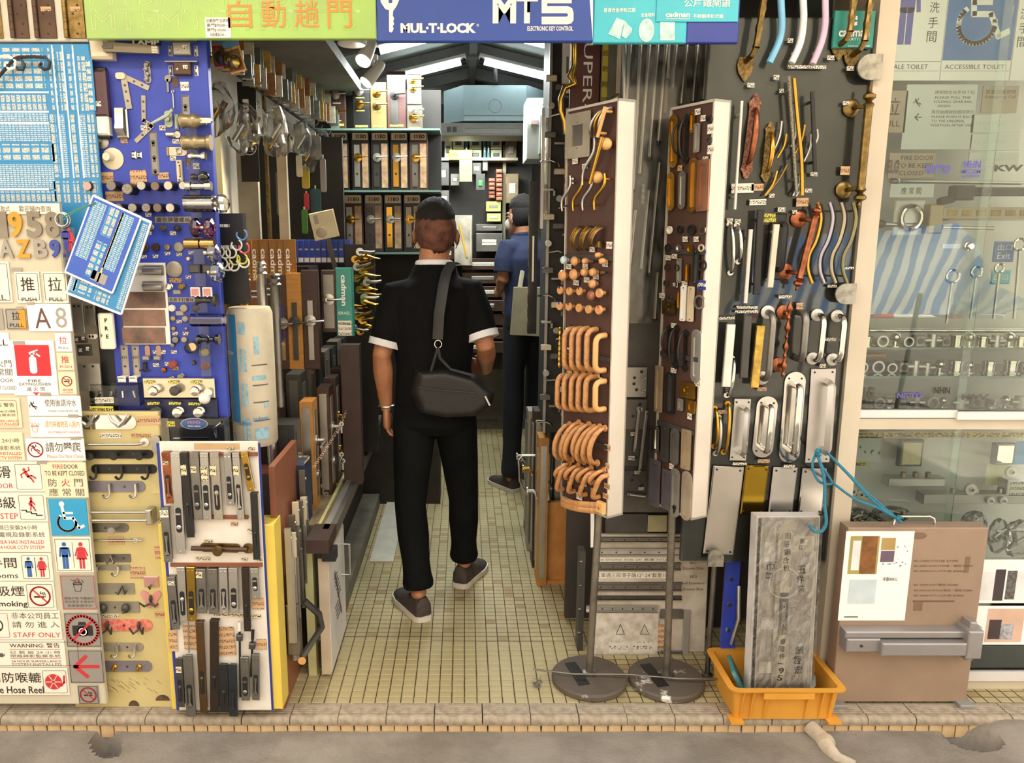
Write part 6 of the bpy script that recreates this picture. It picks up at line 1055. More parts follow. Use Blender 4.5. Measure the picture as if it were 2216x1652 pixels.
rosec=mat('rose_steel_white','DEDAD2',.3,.2)
for c,m,r_,ro,lab in(((1661,676,1649,818),dsteel,.0105,.023,'long grey tube pull on two white round roses'),((1768,682,1758,776),chrome,.010,.021,'polished tube pull on white roses, nearer the aisle'),((1811,684,1801,778),chrome,.010,.021,'polished tube pull on white roses beside the cabinet frame'),((1730,676,1722,774),dsteel,.012,0,'dull thick D pull without roses')):
 dp(c,'tube_pull',lab,lambda t,L_,s_:bar_pull(t,L_,r_,m,.055,'D',roses=ro,mr=rosec))
dp((1701,650,1685,812),'spindle_pull','copper spindle pull on two beaded round plates',lambda t,L_,s_:(MB().lathe([((.004,.007,.004,.005,.009,.011,.008,.004)[j%8],-L_/2+L_*j/32)for j in range(33)],12,(0,0,.035),'Y').build('spindle',copper,t),[MB().lathe([(.024,0),(.025,.003),(.02,.006),(.008,.01),(.007,.035)],22,(-.004,L_*u,0)).build('rose',copper,t)for u in(.34,-.36)]))
for c,w_,m,fl,lab in(((1671,486,1657,621),12,mat('cream_bar','DDD2BC',.4),1,'cream square bar pull beside the black plate'),((1637,455,1628,636),14,black,1,'tall flat black bar pull'),((1616,497,1604,654),11,lightst,0,'bright round tube bar pull'),((1574,700,1563,833),18,mat('pearl_bar','EDE8DE',.35),1,'wide pearl white flat bar pull'),((1610,681,1601,814),17,gun,1,'wide dark grey flat bar pull'),((1638,702,1624,835),17,mat('gold_film_bar','D9B040',.25,.5,var=.3,vs=25,coat=.6),1,'flat bar pull wrapped in yellow film'),((1597,223,1582,454),6,whitep,0,'long thin white rod pull along the metal frame'),((1697,170,1714,420),7,mat('hammered_steel','A9A390',.4,.9,var=.3,vs=200,bump=1.,bs=300),0,'long hammered steel rod pull'),((1747,203,1753,373),9,black,0,'slender black rod pull behind the reflections')):
 dp(c,'bar_pull',lab,lambda t,L_,s_:(MB().cham(0,0,.03,w_*s_,L_,.012,.002).build('grip',m,t)if fl else MB().cyl((0,L_/2,.035),(0,-L_/2,.035),w_*s_/2,seg=14).build('grip',m,t),[MB().cyl((0,L_*u,0),(0,L_*u,.032),.005).build('post',m,t)for u in(.38,-.38)]))
spl(0,[(1718,170),(1726,260),(1734,340),(1736,423)],8,goldp,'long gold bowed rod pull beside the hammered one')
for i,(m,lab)in enumerate(((goldp,'gold'),(mat('lilac_steel','A9A4B4',.3,.9),'lilac steel'),(mat('warm_steel','A89C86',.3,.9),'warm steel'),(mat('olive_brass','86805E',.3,.9),'olive brass'))):
 dx=(0,26,51,76)[i];spl(0,[(1769+dx,438),(1776+dx,473),(1766+dx,519),(1750+dx,553),(1748+dx,585),(1757+dx,613)],8,m,lab+' snake-curved pull in the row of four')
for i,(x_,y_,x2_,y2_,m)in enumerate(((1692,262,1672,330,steel),(1702,290,1682,342,goldp),(1722,268,1712,318,steel),(1742,270,1716,342,goldp),(1756,290,1740,350,steel),(1768,280,1760,318,steel),(1704,356,1656,424,dbrass),(1682,370,1655,424,goldp),(1732,372,1716,424,steel),(1738,392,1722,425,steel))):
 spl(0,[(x_,y_),((x_+x2_)/2+5,(y_+y2_)/2),(x2_,y2_)],5,m,('slim','curved')[i%2]+' %s cabinet pull behind the acrylic, %s down the sheaf'%({steel:'steel',goldp:'gold',dbrass:'antique'}[m],ORD[i]),z=.018)
eng=mat('engraved_brass','8E7648',.4,.9,bump=1.);engc=mat('engraved_copper','9A6A58',.4,.9,var=.4,vs=120,bump=1.,bs=160)
for c,w_,m,m2,lab in(((1636,202,1612,388),28,engc,copper,'large ornate copper pull on an engraved back plate'),((1667,264,1654,396),22,eng,goldp,'smaller ornate brass pull on an engraved back plate')):
 dp(c,'ornate_pull',lab,lambda t,L_,s_:(MB().prism([(a*w_*s_/2,b_*L_/2)for a,b_ in((0,1),(.35,.96),(.55,.86),(1,.78),(.8,.66),(.75,0),(.8,-.66),(1,-.78),(.55,-.86),(.35,-.96),(0,-1),(-.35,-.96),(-.55,-.86),(-1,-.78),(-.8,-.66),(-.75,0),(-.8,.66),(-1,.78),(-.55,.86),(-.35,.96))][::-1],0,.006).build('back_plate',m,t),MB().tube([(0,L_*.32*cos(PI*j/10),.006+.035*sin(PI*j/10))for j in range(11)],[w_*s_*(.12+.14*sin(PI*j/10))for j in range(11)],10,up=(1,0,0)).build('grip',m2,t)))
mw,L_,s_=seg(DB,1686,462,1672,606);t=thing('plate_pull','black plate pull with black D grip','handle',mw);MB().cham(0,0,0,34*s_,L_,.004).build('plate',black,t);MB().tube([(6*s_,L_*.34,.003),(6*s_,L_*.34,.035),(6*s_,L_*.28,.045),(6*s_,-L_*.28,.045),(6*s_,-L_*.34,.035),(6*s_,-L_*.34,.003)],.009,4,up=(.7,0,.7)).build('grip',black,t)
for c,w_,mp_2,mh,ov,fb2,r_,sx,lab in(((1607,863,1596,997),36,lightst,lightst,False,True,.010,.004,'small satin plate pull with flat grip'),((1662,858,1648,990),45,chrome,chrome,True,False,.010,0,'shorter mirror oval plate pull'),((1722,805,1706,1001),45,chrome,chrome,True,False,.012,0,'longer mirror oval plate pull'),((1782,798,1768,1001),53,mat('satin_plate','C9C3BC',.38,.8,var=.03),mat('satin_plate','C9C3BC',.38),False,True,.014,.012,'largest satin plate pull with thick flat grip')):
 dp(c,'plate_pull',lab,lambda t,L_,s_:plate_pull(t,L_,w_*s_,mp_2,mh,r_,oval=ov,flatbar=fb2,sx=sx))
for c,w_,m,lab in(((1577,1010,1554,1200),66,mat('satin_plate2','B9B2A8',.42,.8,var=.03),'tallest satin push plate with small white labels'),((1639,1008,1626,1114),50,mat('gold_mirror','C9A43A',.15,1,var=.1,vs=5),'gold mirror push plate'),((1700,1012,1688,1112),52,lightst,'satin push plate beside the gold one'),((1763,1014,1752,1114),52,chrome,'mirror push plate behind the blue string')):
 dp(c,'push_plate',lab,lambda t,L_,s_:(MB().cham(0,0,0,w_*s_,L_,.003).build('plate',m,t),MB().screws([(a*w_*s_*.38,b_*(L_/2-.012))for a in(-1,1)for b_ in(-1,1)],.004,.003).build('screw_holes',blackp,t).__setitem__('kind','stuff')),z=.004)
for c,m,lab in(((1574,874,1565,978),goldp,'brass bow pull, longest of the thin bow pulls'),((1555,903,1548,981),steel,'silver bow pull between the two brass ones'),((1546,884,1545,966),goldp,'brass bow pull half behind the metal frame'),((1585,776,1572,855),chrome,'slender chrome bow pull with spotted feet'),((1578,486,1580,590),chrome,'mirror leaf-shaped pull near the metal frame'),((1594,488,1597,566),chrome,'second mirror leaf-shaped pull')):
 dp(c,'bow_pull',lab,lambda t,L_,s_:(bar_pull(t,L_,.0065,m,.03,'bow'),[MB().lathe([(.010,0),(.010,.003)],12,(0,L_*u,0)).build('foot',m,t)for u in(.5,-.5)]))
stab=mat('worn_nickel','A8A496',.4,.8,var=.25,vs=40)
for px,py,r_,lab,rt in((1880,146,25,'rounded metal bracket tab on the cabinet frame, upper',0),(1828,636,22,'rounded metal bracket tab on the cabinet frame, middle',0),(1548,1206,18,'rounded metal bracket on top of the slim steel post',1)):
 t=put(DB,'bracket_tab',lab,'bracket',px,py,.03);MB().prism([(r_*k*cos(R(a)),r_*k*sin(R(a)))for a in(range(90,271,15)if not rt else range(0,181,15))]+([(r_*k,-r_*k),(r_*k,r_*k)]if not rt else[(-r_*k,-r_*k*1.2),(r_*k,-r_*k*1.2)]),0,.008).build('tab',stab,t,smooth=False)
tags(db,DB,[(1622,186,16,9),(1677,169,12,9),(1707,90,12,9),(1794,127,16,9),(1836,150,16,9),(1688,198,10,8),(1827,225,14,8),(1743,147,82,7),(1604,408,48,20),(1636,406,26,14,tanm),(1637,438,36,12),(1667,424,12,8),(1688,454,16,9),(1733,438,26,18,tanm),(1746,413,16,8),(1758,378,16,8),(1716,459,10,7),(1660,467,30,8,ylw),(1661,477,30,8,ylw),(1825,370,20,18,tanm),(1577,477,14,8),(1594,479,14,8),(1614,665,46,6),(1613,674,50,6),(1571,688,34,6),(1696,642,28,7),(1727,662,14,14,tanm),(1794,734,24,7),(1777,791,14,8),(1646,841,20,8,tanm),(1560,890,20,8,tanm),(1598,1002,30,6),(1650,996,26,8,tanm),(1705,1007,24,6),(1834,580,20,5),(1797,619,20,6)],z=.012)
# slim post with flat foot below the tab
t=thing('stand','slim steel post standing between the drawer slides and the yellow crate','stand',M.Translation((onz(1530,1462).x,onz(1530,1462).y,0)));q=at(1547,1215,2.60)-t.matrix_basis.translation;MB().cyl((0,0,0),q,.0095,seg=12).build('pole',dsteel,t);MB().lathe([(.02,0),(.02,.006),(.012,.008)],14).build('foot',dsteel,t)
# ---------------------------------------------------------------- rails, plates and wrapped boards behind the swing boards
BR=frY(2.80)
brb=sgn('backing_board','grey backing board hung with metal tubes behind the swing boards',BR,1330,60,1560,1110,mat('grey_backing','6A655E',.6,var=.12,vs=3,col2='4F4A45'),t=.015,z=-.02,cat='board')
brs=mat('barrel_steel','C6C2B8',.3,1)
for i,(a,b_,c_,d_)in enumerate(((1352,60,1352,230),(1366,60,1340,480),(1388,60,1371,410),(1408,60,1385,376),(1426,60,1406,340),(1445,60,1425,305),(1466,60,1456,190),(1490,60,1474,225),(1512,60,1500,220),(1534,60,1522,215),(1556,60,1544,214),(1428,352,1405,590),(1405,412,1388,582),(1376,455,1364,570),(1424,590,1418,690))):
 mw,L_,s_=seg(BR,a,b_,c_,d_,.01);t=thing('rail_tube','steel hanging tube, %s counting from the gap beside the first swing board'%ORD[i],'tube',mw,None);MB().cyl((0,L_/2,0),(0,-L_/2,0),.0085,seg=12).build('tube',brs,t);MB().cyl((0,-L_/2,0),(0,-L_/2-.012,0),.009,seg=10).build('end_plug',blackp,t)
for i,(x0,y0,x1,y1,m,lab)in enumerate(((1436,95,1450,170,whitep,'narrow white strip hung among the tubes'),(1432,172,1446,245,mat('dusty_pink','CDB2A4',.4),'dusty pink strip hung under the white one'),(1355,795,1400,860,alu,'perforated steel plate behind the first swing board'),(1350,865,1400,930,dalu,'dark perforated plate below the perforated steel one'),(1350,930,1402,1010,gun,'grey plate with ringed hole and tag'),(1350,1020,1400,1075,dkb,'charcoal plate at the foot of the gap'))):
 t=sgn('hanging_plate',lab,BR,x0,y0,x1,y1,m,t=.004,z=.004,cat='plate');q=t['wh']
 if i>1:MB().screws([(q[0]*rnd.uniform(-.35,.35),q[1]*(.35-.2*j))for j in range(4)],.006,.0).build('hole',blackp,t)['kind']='stuff'
tags(brb,BR,[(1383,885,14,8),(1391,845,10,7),(1392,820,10,7),(1370,938,14,8),(1365,990,14,9),(1377,1021,12,7),(1386,1056,12,7),(1390,420,6,40)],z=.012)
for a,b_,c_,d_,lab in((1384,880,1373,978,'pale sliding stay bar, nearer the aisle'),(1400,888,1384,1022,'pale sliding stay bar with end hole'),(1358,1070,1400,1075,'short level steel bar at the foot of the gap')):
 mw,L_,s_=seg(BR,a,b_,c_,d_,.02);t=thing('stay_bar',lab,'bar',mw);MB().cham(0,0,0,.012,L_,.006).build('bar',lightst,t);MB().screws([(0,L_*.45),(0,-L_*.45)],.003,.006).build('hole',blackp,t)
wr=sgn('film_sheet','wrinkled clear plastic film hanging over the metal tubes',BR,1345,100,1560,700,film,t=.001,z=.05,cat='film')
t=thing('display_backing','dark plain display partition carrying the lettered maroon panels','wall panel',M.Translation((.83,3.06,0)));MB().box(0,0,1.26,.80,.04,2.48).build('panel',mat('display_wall_dark','3A3430',.6,var=.15,vs=3),t)
# brown lettered display panel beyond the aisle column
SP=frY(3.0)
for lab,x0,x1,m,s_,tx0,tx1 in(('maroon panel with tall white vertical lettering above the swing boards',1232,1296,mat('maroon_panel','5A2A22',.5),'SUPER-T-LOCK',1256,1284),('second maroon panel with white vertical lettering behind the tubes',1340,1352,mat('maroon_panel','5A2A22',.5),'SUPER',1342,1352)):
 t=sgn('lock_display_panel',lab,SP,x0,40,x1,440,m,t=.02,cat='sign',yx=250);q=t['wh'];a=SP.hit((tx0+tx1)/2,230)
 text(s_,whiteink,t,w=.62 if 'LOCK' in s_ else .25,h=.034,x=a.x-q[2]+.0,y=-.02 if 'LOCK' in s_ else .1,z=.001,rot=-PI/2,bold=.0)
spl_=SP
t=put(SP,'brass_handle','big polished gold curved door handle beside the maroon lettered panel','handle',1228,210,.05);P=[SP.hit(x_,y_,.05)for x_,y_ in((1243,95),(1244,140),(1236,165),(1244,182),(1222,190),(1213,215),(1214,240),(1222,262),(1226,290))];c_=SP.hit(1228,210,.05);MB().tube([(p.x-c_.x,p.y-c_.y,0)for p in P],[.012,.011,.016,.013,.011,.010,.009,.009,.012],12).build('grip',brass,t)
t=sgn('lock_display_panel','grey-green lock display panel with yellow edge strip of characters',SP,1298,60,1338,330,mat('grey_green_panel','6E6E62',.5),t=.015,cat='sign',yx=250);q=t['wh'];MB().box(-q[0]*.3,.05,.001,q[0]*.3,q[1]*.75,.001).build('yellow_strip',mat('yellow_strip','C9B63A',.5),t);[text(c_,ink,t,h=.02,x=-q[0]*.3,y=q[1]*.3-.055*j,z=.0018)for j,c_ in enumerate('起動開關')];MB().tube([(q[0]*.05,-.10,.03),(q[0]*.05,-.04,.06),(q[0]*.35,-.03,.06)],.014,12).build('lever',steel,t)
t=put(SP,'door_pull','ivory flat door pull with ribbed slot above the first swing board','handle',1347,165,.02);MB().prism(rr(.045,.30,.02,5),0,.02).build('body',ivory,t);[MB().box(.008,.09-.012*j,.021,.016,.004,.003).build('rib',dbrass,t)for j in range(4)];MB().box(.006,-.04,.021,.014,.12,.003).build('slot',gun,t)
# ================================================================ cream cabinet
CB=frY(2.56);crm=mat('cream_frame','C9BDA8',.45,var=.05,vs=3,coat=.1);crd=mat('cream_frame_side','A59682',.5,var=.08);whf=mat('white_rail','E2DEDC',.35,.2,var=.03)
cab=thing('glass_cabinet','tall cream framed glass cabinet with shelves of chrome fittings','cabinet',M.Translation((1.62,2.7,0)))
XL,XR,ZT=1.285,2.25,2.75
def zt(py,Y=2.56):return at(1990,py,Y).z
z1,z2,z3=zt(886),zt(905),zt(928);C0=V((1.62,2.7,0))
def cbox(nm,x0,x1,y0,y1,za,zb,m):return MB().box((x0+x1)/2-C0 .x,(y0+y1)/2-C0 .y,(za+zb)/2,x1-x0,y1-y0,zb-za).build(nm,m,cab)
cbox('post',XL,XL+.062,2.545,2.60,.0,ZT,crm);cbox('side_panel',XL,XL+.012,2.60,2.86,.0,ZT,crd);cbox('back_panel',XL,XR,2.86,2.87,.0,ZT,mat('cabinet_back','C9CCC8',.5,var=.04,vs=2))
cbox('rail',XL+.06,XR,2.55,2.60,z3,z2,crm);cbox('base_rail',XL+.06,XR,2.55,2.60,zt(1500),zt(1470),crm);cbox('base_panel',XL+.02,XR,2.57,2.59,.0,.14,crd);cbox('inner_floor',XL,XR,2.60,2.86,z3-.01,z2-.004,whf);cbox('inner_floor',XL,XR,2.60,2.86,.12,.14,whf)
xm=CB.hit(2066,888)[0]
cbox('sliding_rail',XL+.062,xm,2.545,2.56,z2+.004,z1,whf);cbox('sliding_rail',xm-.004,XR,2.535,2.55,z2,z1-.004,whf);cbox('sliding_rail',XL+.06,XR,2.54,2.56,zt(1468),zt(1448),whf)
cbox('glass_door',XL+.062,xm+.03,2.556,2.560,z1,ZT,glass);cbox('glass_door',xm-.004,XR,2.546,2.550,z1,ZT,glass)
xn=CB.hit(2050,1040)[0];cbox('glass_door',XL+.07,xn+.03,2.558,2.562,zt(1448),z3,glass);cbox('glass_door',xn,XR,2.550,2.554,zt(1448),z3,glass)
shm=glassmat('shelf_glass','B9D2C6',1.5,.05,k=1.5);zs=[zt(752,2.6),zt(814,2.6),z2]
for z_ in zs[:2]:cbox('glass_shelf',XL+.012,XR,2.60,2.86,z_-.008,z_,shm);cbox('shelf_edge',XL+.012,XR,2.597,2.60,z_-.008,z_,mat('green_glass_edge','7F9C90',.3))
t=put(CB,'door_lock','round chrome lock on the sliding glass door','lock',2094,533,.0);MB().lathe([(.014,0),(.014,.006),(.011,.008),(.011,.02),(.009,.022)],18).build('barrel',chrome,t);MB().box(-.05,.0,-.006,.06,.014,.004).build('latch_bar',steel,t)
# signs behind the glass
SG=frY(2.66);kw=dict(fr=SG,z=.001)
tan=mat('tan_plaque','A39480',.4,.3,var=.04);palep=mat('pale_braille_plaque','C6CBC6',.35,.2,var=.03);acb=mat('access_blue','2F6FB8',.3,var=.03);vio=mat('toilet_violet','5A58B8',.4)
plaque('white male toilet sign with violet man figure inside the cabinet',1922,-60,2044,175,plqw,[('@man',.3,.66,0,.66,vio),('男洗手間'[0],.78,.82,.17,.09,B_),('洗',.78,.68,.17,.1,B_),('手',.78,.54,.17,.1,B_),('間',.78,.41,.17,.1,B_),('#b',.5,.178,.98,.004,greyink),('MALE TOILET',.42,.13,.7,.045,B_),('#b',.5,.09,.98,.003,greyink)],**kw)
plaque('white and blue accessible toilet sign with wheelchair inside the cabinet',2045,-60,2196,175,plqw,[('#b',.5,.59,.99,.80,acb),('@wheelchair',.5,.63,0,.66,plqw,.0005),('ACCESSIBLE TOILET',.48,.13,.86,.042,B_),('#b',.5,.09,.98,.003,greyink)],**kw)
plaque('white toilet sign cut by the picture edge inside the cabinet',2198,-60,2330,175,plqw,[(c_,.13,.62-.13*i,.17,.1,B_)for i,c_ in enumerate('洗手間')],**kw)
plaque('pale plaque about the folding grab rail with two rail drawings',1955,183,2108,324,palep,[('請把摺合扶手向下拉',.68,.88,.56,.055,greyink),('PLEASE PULL THE',.66,.80,.5,.038,B_),('FOLDING GRAB RAIL',.67,.735,.54,.038,B_),('DOWN',.55,.67,.17,.038,B_),('用完後請按起放回原位',.68,.58,.6,.055,greyink),('PLEASE PUSH IT BACK',.69,.505,.6,.038,B_),('TO THE ORIGINAL',.63,.44,.47,.038,B_),('POSITION AFTER USE',.68,.375,.58,.038,B_),('@slip',.17,.72,0,.16,greyink),('@arrow',.2,.5,0,.13,greyink)],**kw)
plaque('tan pull plaque half hidden by the cabinet post',1905,196,1961,288,tan,[('拉',.42,.62,.6,.42,B_),('PULL',.42,.22,.72,.14,B_)],**kw)
plaque('tan emergency call plaque at the top of the cabinet',2124,186,2202,245,tan,[('緊急召援按鈕',.5,.78,.84,.15,B_),('Emergency Call',.5,.58,.84,.15,B_)],**kw)
for i,(x0,y0,x1,y1)in enumerate(((2100,248,2208,288),(2098,290,2206,326),(2095,330,2204,362))):plaque('pale blank dotted plaque, %s below the emergency call plaque'%ORD[i],x0,y0,x1,y1,palep,[('⠃⠗⠊⠇⠇⠑ ⠙⠕⠞⠎',.4,.5,.6,.2,plqg)],**kw)
plaque('tan fire door plaque behind the logos on the glass',1922,331,2022,386,tan,[('FIRE DOOR',.6,.8,.7,.17,B_),('TO BE KEPT',.56,.5,.78,.17,B_),('CLOSED',.5,.2,.52,.17,B_)],**kw)
plaque('pale plaque with three thin characters below the tan fire door plaque',1925,398,2020,428,palep,[('應 常 關',.48,.5,.46,.5,B_)],**kw)
# logos on the glass are part of the cabinet
def glogo(s,x0,y0,x1,y1,m,b=0):
 a=CB.hit(x0,y1,.005);b_=CB.hit(x1,y0,.005);o=text(s,m,cab,w=b_.x-a.x,h=b_.y-a.y,bold=b,name='glass_lettering');f=CB.m((a.x+b_.x)/2,(a.y+b_.y)/2,.005);o.matrix_basis=cab.matrix_basis.inverted()@f
for s,*r_ in(('ELG',1918,346,1946,375,gun,.03),('NITTO',2002,357,2058,376,vio,.03),('NHN',2084,348,2123,364,vio,.03),('MICOM',2081,366,2122,376,vio,.02),('AUTODOOR',2081,378,2120,384,vio,.02),('KW',2150,357,2214,371,ink,.05),('ELG',1856,838,1893,864,gun,.03),('NITTO',1940,850,1996,862,vio,.03),('NHN',2020,838,2056,852,ink,.02),('KW',2080,853,2140,866,ink,.04)):glogo(s,*r_)
# rods and closers in the upper cabinet
RB=frY(2.74)
for c,r_,m,lab in(((1936,392,2230,396),.008,steel,'long steel rod with ball end under the glass logos'),((1905,485,2020,490),.009,steel,'steel rod with grey rubber grip beside the lever plate'),((2045,474,2230,476),.004,steel,'thin steel rod under the beige tube casing'),((2030,492,2150,494),.007,lightst,'pale rod ending in a round grey grip')):
 mw,L_,s_=seg(RB,*c);t=thing('steel_rod',lab,'rod',mw);MB().cyl((0,L_/2,0),(0,-L_/2,0),r_).build('rod',m,t);MB().ell((0,L_/2,0),r_*1.7,.02,r_*1.7).build('grip',m if c[1]<400 else gun,t)
t=put(RB,'track_closer','beige long track casing with notched windows across the cabinet','closer',2130,462,.0);MB().cham(0,0,0,.36,.042,.03).build('casing',mat('beige_casing','BDB193',.5),t);[MB().box(-.13+.05*i,.0,.031,.034,.02,.002).build('window',dbrass,t)for i in range(6)];MB().cham(-.19,-.02,-.005,.05,.10,.045).build('end_bracket',dgold,t)
t=put(RB,'door_closer','black door closer arm above the beige track casing','door closer',2085,425,.0);MB().cham(-.02,.01,0,.07,.05,.04,.006).tube([(-.05,-.01,.02),(-.10,-.02,.03)],.014,8).cham(.10,.015,0,.2,.03,.02).build('body',black,t)
t=put(RB,'lever_plate','white square plate with big chrome ring handle','handle',1966,472,.0);MB().cham(0,0,0,.105,.12,.004).build('plate',plqw,t);MB().tube([(.035*cos(R(a)),.04*sin(R(a)),.02)for a in range(0,361,20)],.008,8).build('ring',chrome,t)
t=put(RB,'sign_plate','blue exit sign plate deep in the cabinet behind the glass','sign',2172,545,-.02);MB().cham(0,0,0,.075,.072,.003).build('plate',acb,t);text('出口',plqw,t,w=.05,h=.022,y=.016,z=.003);text('Exit',plqw,t,w=.045,h=.022,y=-.014,z=.003)
t=put(RB,'sign_plate','second teal exit plate under the blue one in the cabinet','sign',2165,600,-.02);MB().cham(0,0,0,.07,.05,.003).build('plate',teal,t);text('出口',plqw,t,w=.05,h=.022,z=.003)
for i,(px,y0,y1,r_)in enumerate(((2206,542,690,.02),(2162,590,690,.015),(2060,612,700,.022),(2112,600,690,.018))):
 mw,L_,s_=seg(RB,px,y0,px-12,y1,.03);t=thing('rail_post','thin upright rail post with ring socket, %s from the cabinet post'%('farthest','third','nearest','second')[i],'post',mw);MB().cyl((0,L_/2,0),(0,-L_/2,0),.005).build('stem',steel,t);MB().tube([(r_*cos(R(a)),L_/2+r_+r_*sin(R(a)),0)for a in range(0,361,24)],.005,8).build('ring_socket',chrome,t)
mw,L_,s_=seg(RB,1880,715,2220,716,.06);t=thing('steel_rod','long wardrobe rail held by the fittings of the top glass shelf','rod',mw);MB().cyl((0,L_/2,0),(0,-L_/2,0),.008).build('rod',chrome,t)
def fitting(t,kd,r_):
 if kd==0:MB().ring(circ(r_,20),circ(r_*.72,20),-.018,.018).build('ring',steel,t)
 elif kd==1:MB().lathe([(r_*1.3,-r_),(r_*1.3,-r_*.8),(r_,-r_*.75),(r_,r_*.6),(r_*1.1,r_*.65),(r_*1.1,r_)],18,(0,0,0),'Y').build('socket',chrome,t)
 elif kd==2:MB().cyl((0,-r_,0),(0,r_,0),r_*.7).cyl((-r_*1.4,0,0),(r_*1.4,0,0),r_*.6).build('tee',steel,t)
 elif kd==3:MB().ell((0,r_*.5,0),r_*.8,r_*.8,r_*.8).lathe([(r_*1.1,-r_),(r_*1.1,-r_*.85),(r_*.35,-r_*.7),(r_*.35,r_*.3)],16,(0,0,0),'Y').build('ball_socket',chrome,t)
 else:MB().cham(0,0,-.015,r_*1.7,r_*2,.03,.003).build('block',dsteel,t);MB().lathe([(r_*.5,.015),(r_*.5,.018)],12).build('bore',gun,t)
kn_=('ring','flanged socket','tee joint','ball socket','square block')
for row,(py,z_,xs)in enumerate(((730,zs[0],((1876,1),(1906,0),(1938,3),(1962,0),(1988,4),(2018,2),(2044,4),(2070,1),(2098,3),(2126,1),(2156,2),(2184,3),(2208,1))),(790,zs[1],((1862,0),(1896,0),(1926,0),(1952,4),(1980,2),(2006,2),(2034,3),(2068,1),(2098,3),(2140,1),(2188,1),(2214,4))),(852,zs[2],((1852,4),(1878,4),(1900,0),(1924,1),(1950,4),(1984,2),(2016,0),(2042,3),(2078,2),(2110,4),(2146,1),(2178,3),(2208,2))))):
 for i,(px,kd)in enumerate(xs):
  r_=.018+.004*((i*7+row)%3)/2;p=at(px,py,2.67+.05*((i*3+row)%3-1));t=thing('pipe_fitting','chrome %s, %s from the post on the %s cabinet shelf'%(kn_[kd],ORD[i],('top','middle','bottom')[row]),'fitting',CB.m(p.x,z_+r_*(1.0),CB.o.y-p.y),'chrome fittings on the cabinet shelves');fitting(t,kd,r_)
t=put(RB,'wooden_rod','orange wooden dowel end on the middle cabinet shelf','rod',1885,770,.05);MB().cyl((-.05,0,0),(.05,.002,0),.008).build('rod',wood,t)
# lower cabinet
LB=frY(2.80)
for lab,c,m,d in(('yellow printed header strip inside the lower cabinet',(1850,934,2230,948),scrib('yellow_header','C9B65A','4A3A22',60,90,.5),.002),('drawing sheet of hinge parts in the lower cabinet',(1835,946,1905,1000),scrib('parts_sheet','BFC6C2','5A625E',22,50,.62),.002),('blue sample card in the lower cabinet',(2196,955,2230,1005),cyan,.002),('greenish yellow card behind the roller wheels',(2132,1005,2180,1050),mat('pale_green_card','C8CBA0',.5),.002)):
 x0,y0,x1,y1=pxb(LB,*c);t=thing('card',lab,'card',LB.m((x0+x1)/2,(y0+y1)/2,.002));MB().box(0,0,0,x1-x0,y1-y0,d).build('card',m,t)
plaque('small yellow brand strip lettered in heavy black at the post side',1836,998,1876,1011,mat('bonco_yellow','D6C97E',.5),[('BONCO',.5,.5,.84,.6,ink,.04)],fr=LB);plaque('small yellow strip partly behind the cabinet frame',1840,934,1880,944,mat('bonco_yellow','D6C97E',.5),[('BONCO',.5,.5,.84,.6,ink,.04)],fr=LB,z=.006)
for i,(x0,y0,x1,y1)in enumerate(((1947,953,1998,1010),(2152,960,2197,1006))):t=sgn('mirror_plate',('champagne-framed mirror plate in the lower cabinet','silver mirror plate in the far pane of the lower cabinet')[i],LB,x0,y0,x1,y1,gun,t=.02,z=.025,cat='plate');q=t['wh'];MB().cham(0,0,0,q[0]*.86,q[1]*.9,.004).build('mirror',mat('champagne_mirror','B9B28E',.25,.5)if i==0 else chrome,t)
for i,(x0,y0,x1,y1)in enumerate(((1922,1036,2046,1054),(1998,1070,2230,1092),(2180,1040,2230,1075))):
 t=sgn('sliding_track',('short aluminium track with three round studs','long aluminium track with twin rollers','boxed track end with handwritten price list')[i],LB,x0,y0,x1,y1,(lightst,alu,plqw)[i],t=.05,z=.06,cat='track');q=t['wh']
 if i<2:[MB().lathe([(.010,0),(.010,.018),(.006,.02)],14,(q[0]*(-.2+.22*j),q[1]*.5,-.02),'Y').build('stud',dgold if i==0 else steel,t)for j in range(3)]
 else:MB().box(0,0,.001,q[0]*.8,q[1]*.8,.001).build('price_tag',tagm,t)
for i,(px,py,r_)in enumerate(((1842,1062,.018),(1860,1068,.015),(1870,1072,.013),(2185,1020,.02),(2098,1058,.022),(2140,1082,.014),(2168,1082,.014))):
 t=put(LB,'track_roller','small white-hubbed roller wheel, %s along the lower cabinet'%ORD[i],'wheel',px,py,.06);MB().lathe([(r_,0),(r_,.012),(r_*.5,.013),(r_*.45,.018)],18).build('wheel',whitep,t);MB().screws([(0,0)],r_*.3,.018).build('hub',gun,t)
for i,(x0,y0,x1,y1)in enumerate(((1832,1100,1884,1132),(1886,1095,1968,1132),(2080,1105,2134,1165),(2140,1120,2180,1200),(2172,1125,2230,1205))):
 x0,y0,x1,y1=pxb(LB,x0,y0,x1,y1,.09);w_,h_=x1-x0,y1-y0;t=thing('parts_bag','clear bag of metal parts, %s from the post in the lower cabinet'%ORD[i],'bag',LB.m((x0+x1)/2,(y0+y1)/2,.09));b=MB().ell((0,0,0),w_*.52,h_*.5,.03,12,8);b.v=[tuple(V(v)*(1+.09*NZ.noise(V(v)*60+V((i,0,0)))))for v in b.v];b.build('plastic_bag',film,t,smooth=False)
 for j in range(5):MB().cyl((w_*rnd.uniform(-.35,.35),h_*rnd.uniform(-.3,.3),0),(w_*rnd.uniform(-.35,.35),h_*rnd.uniform(-.3,.3),.004),.005+.003*rnd.random(),seg=8).build('metal_part',steel,t)
PB=frY(2.545)
t=sgn('poster','glossy poster of a dark sliding door on the lower cabinet glass',PB,2112,1212,2240,1306,plqw,t=.002,z=.003,cat='poster');q=t['wh']
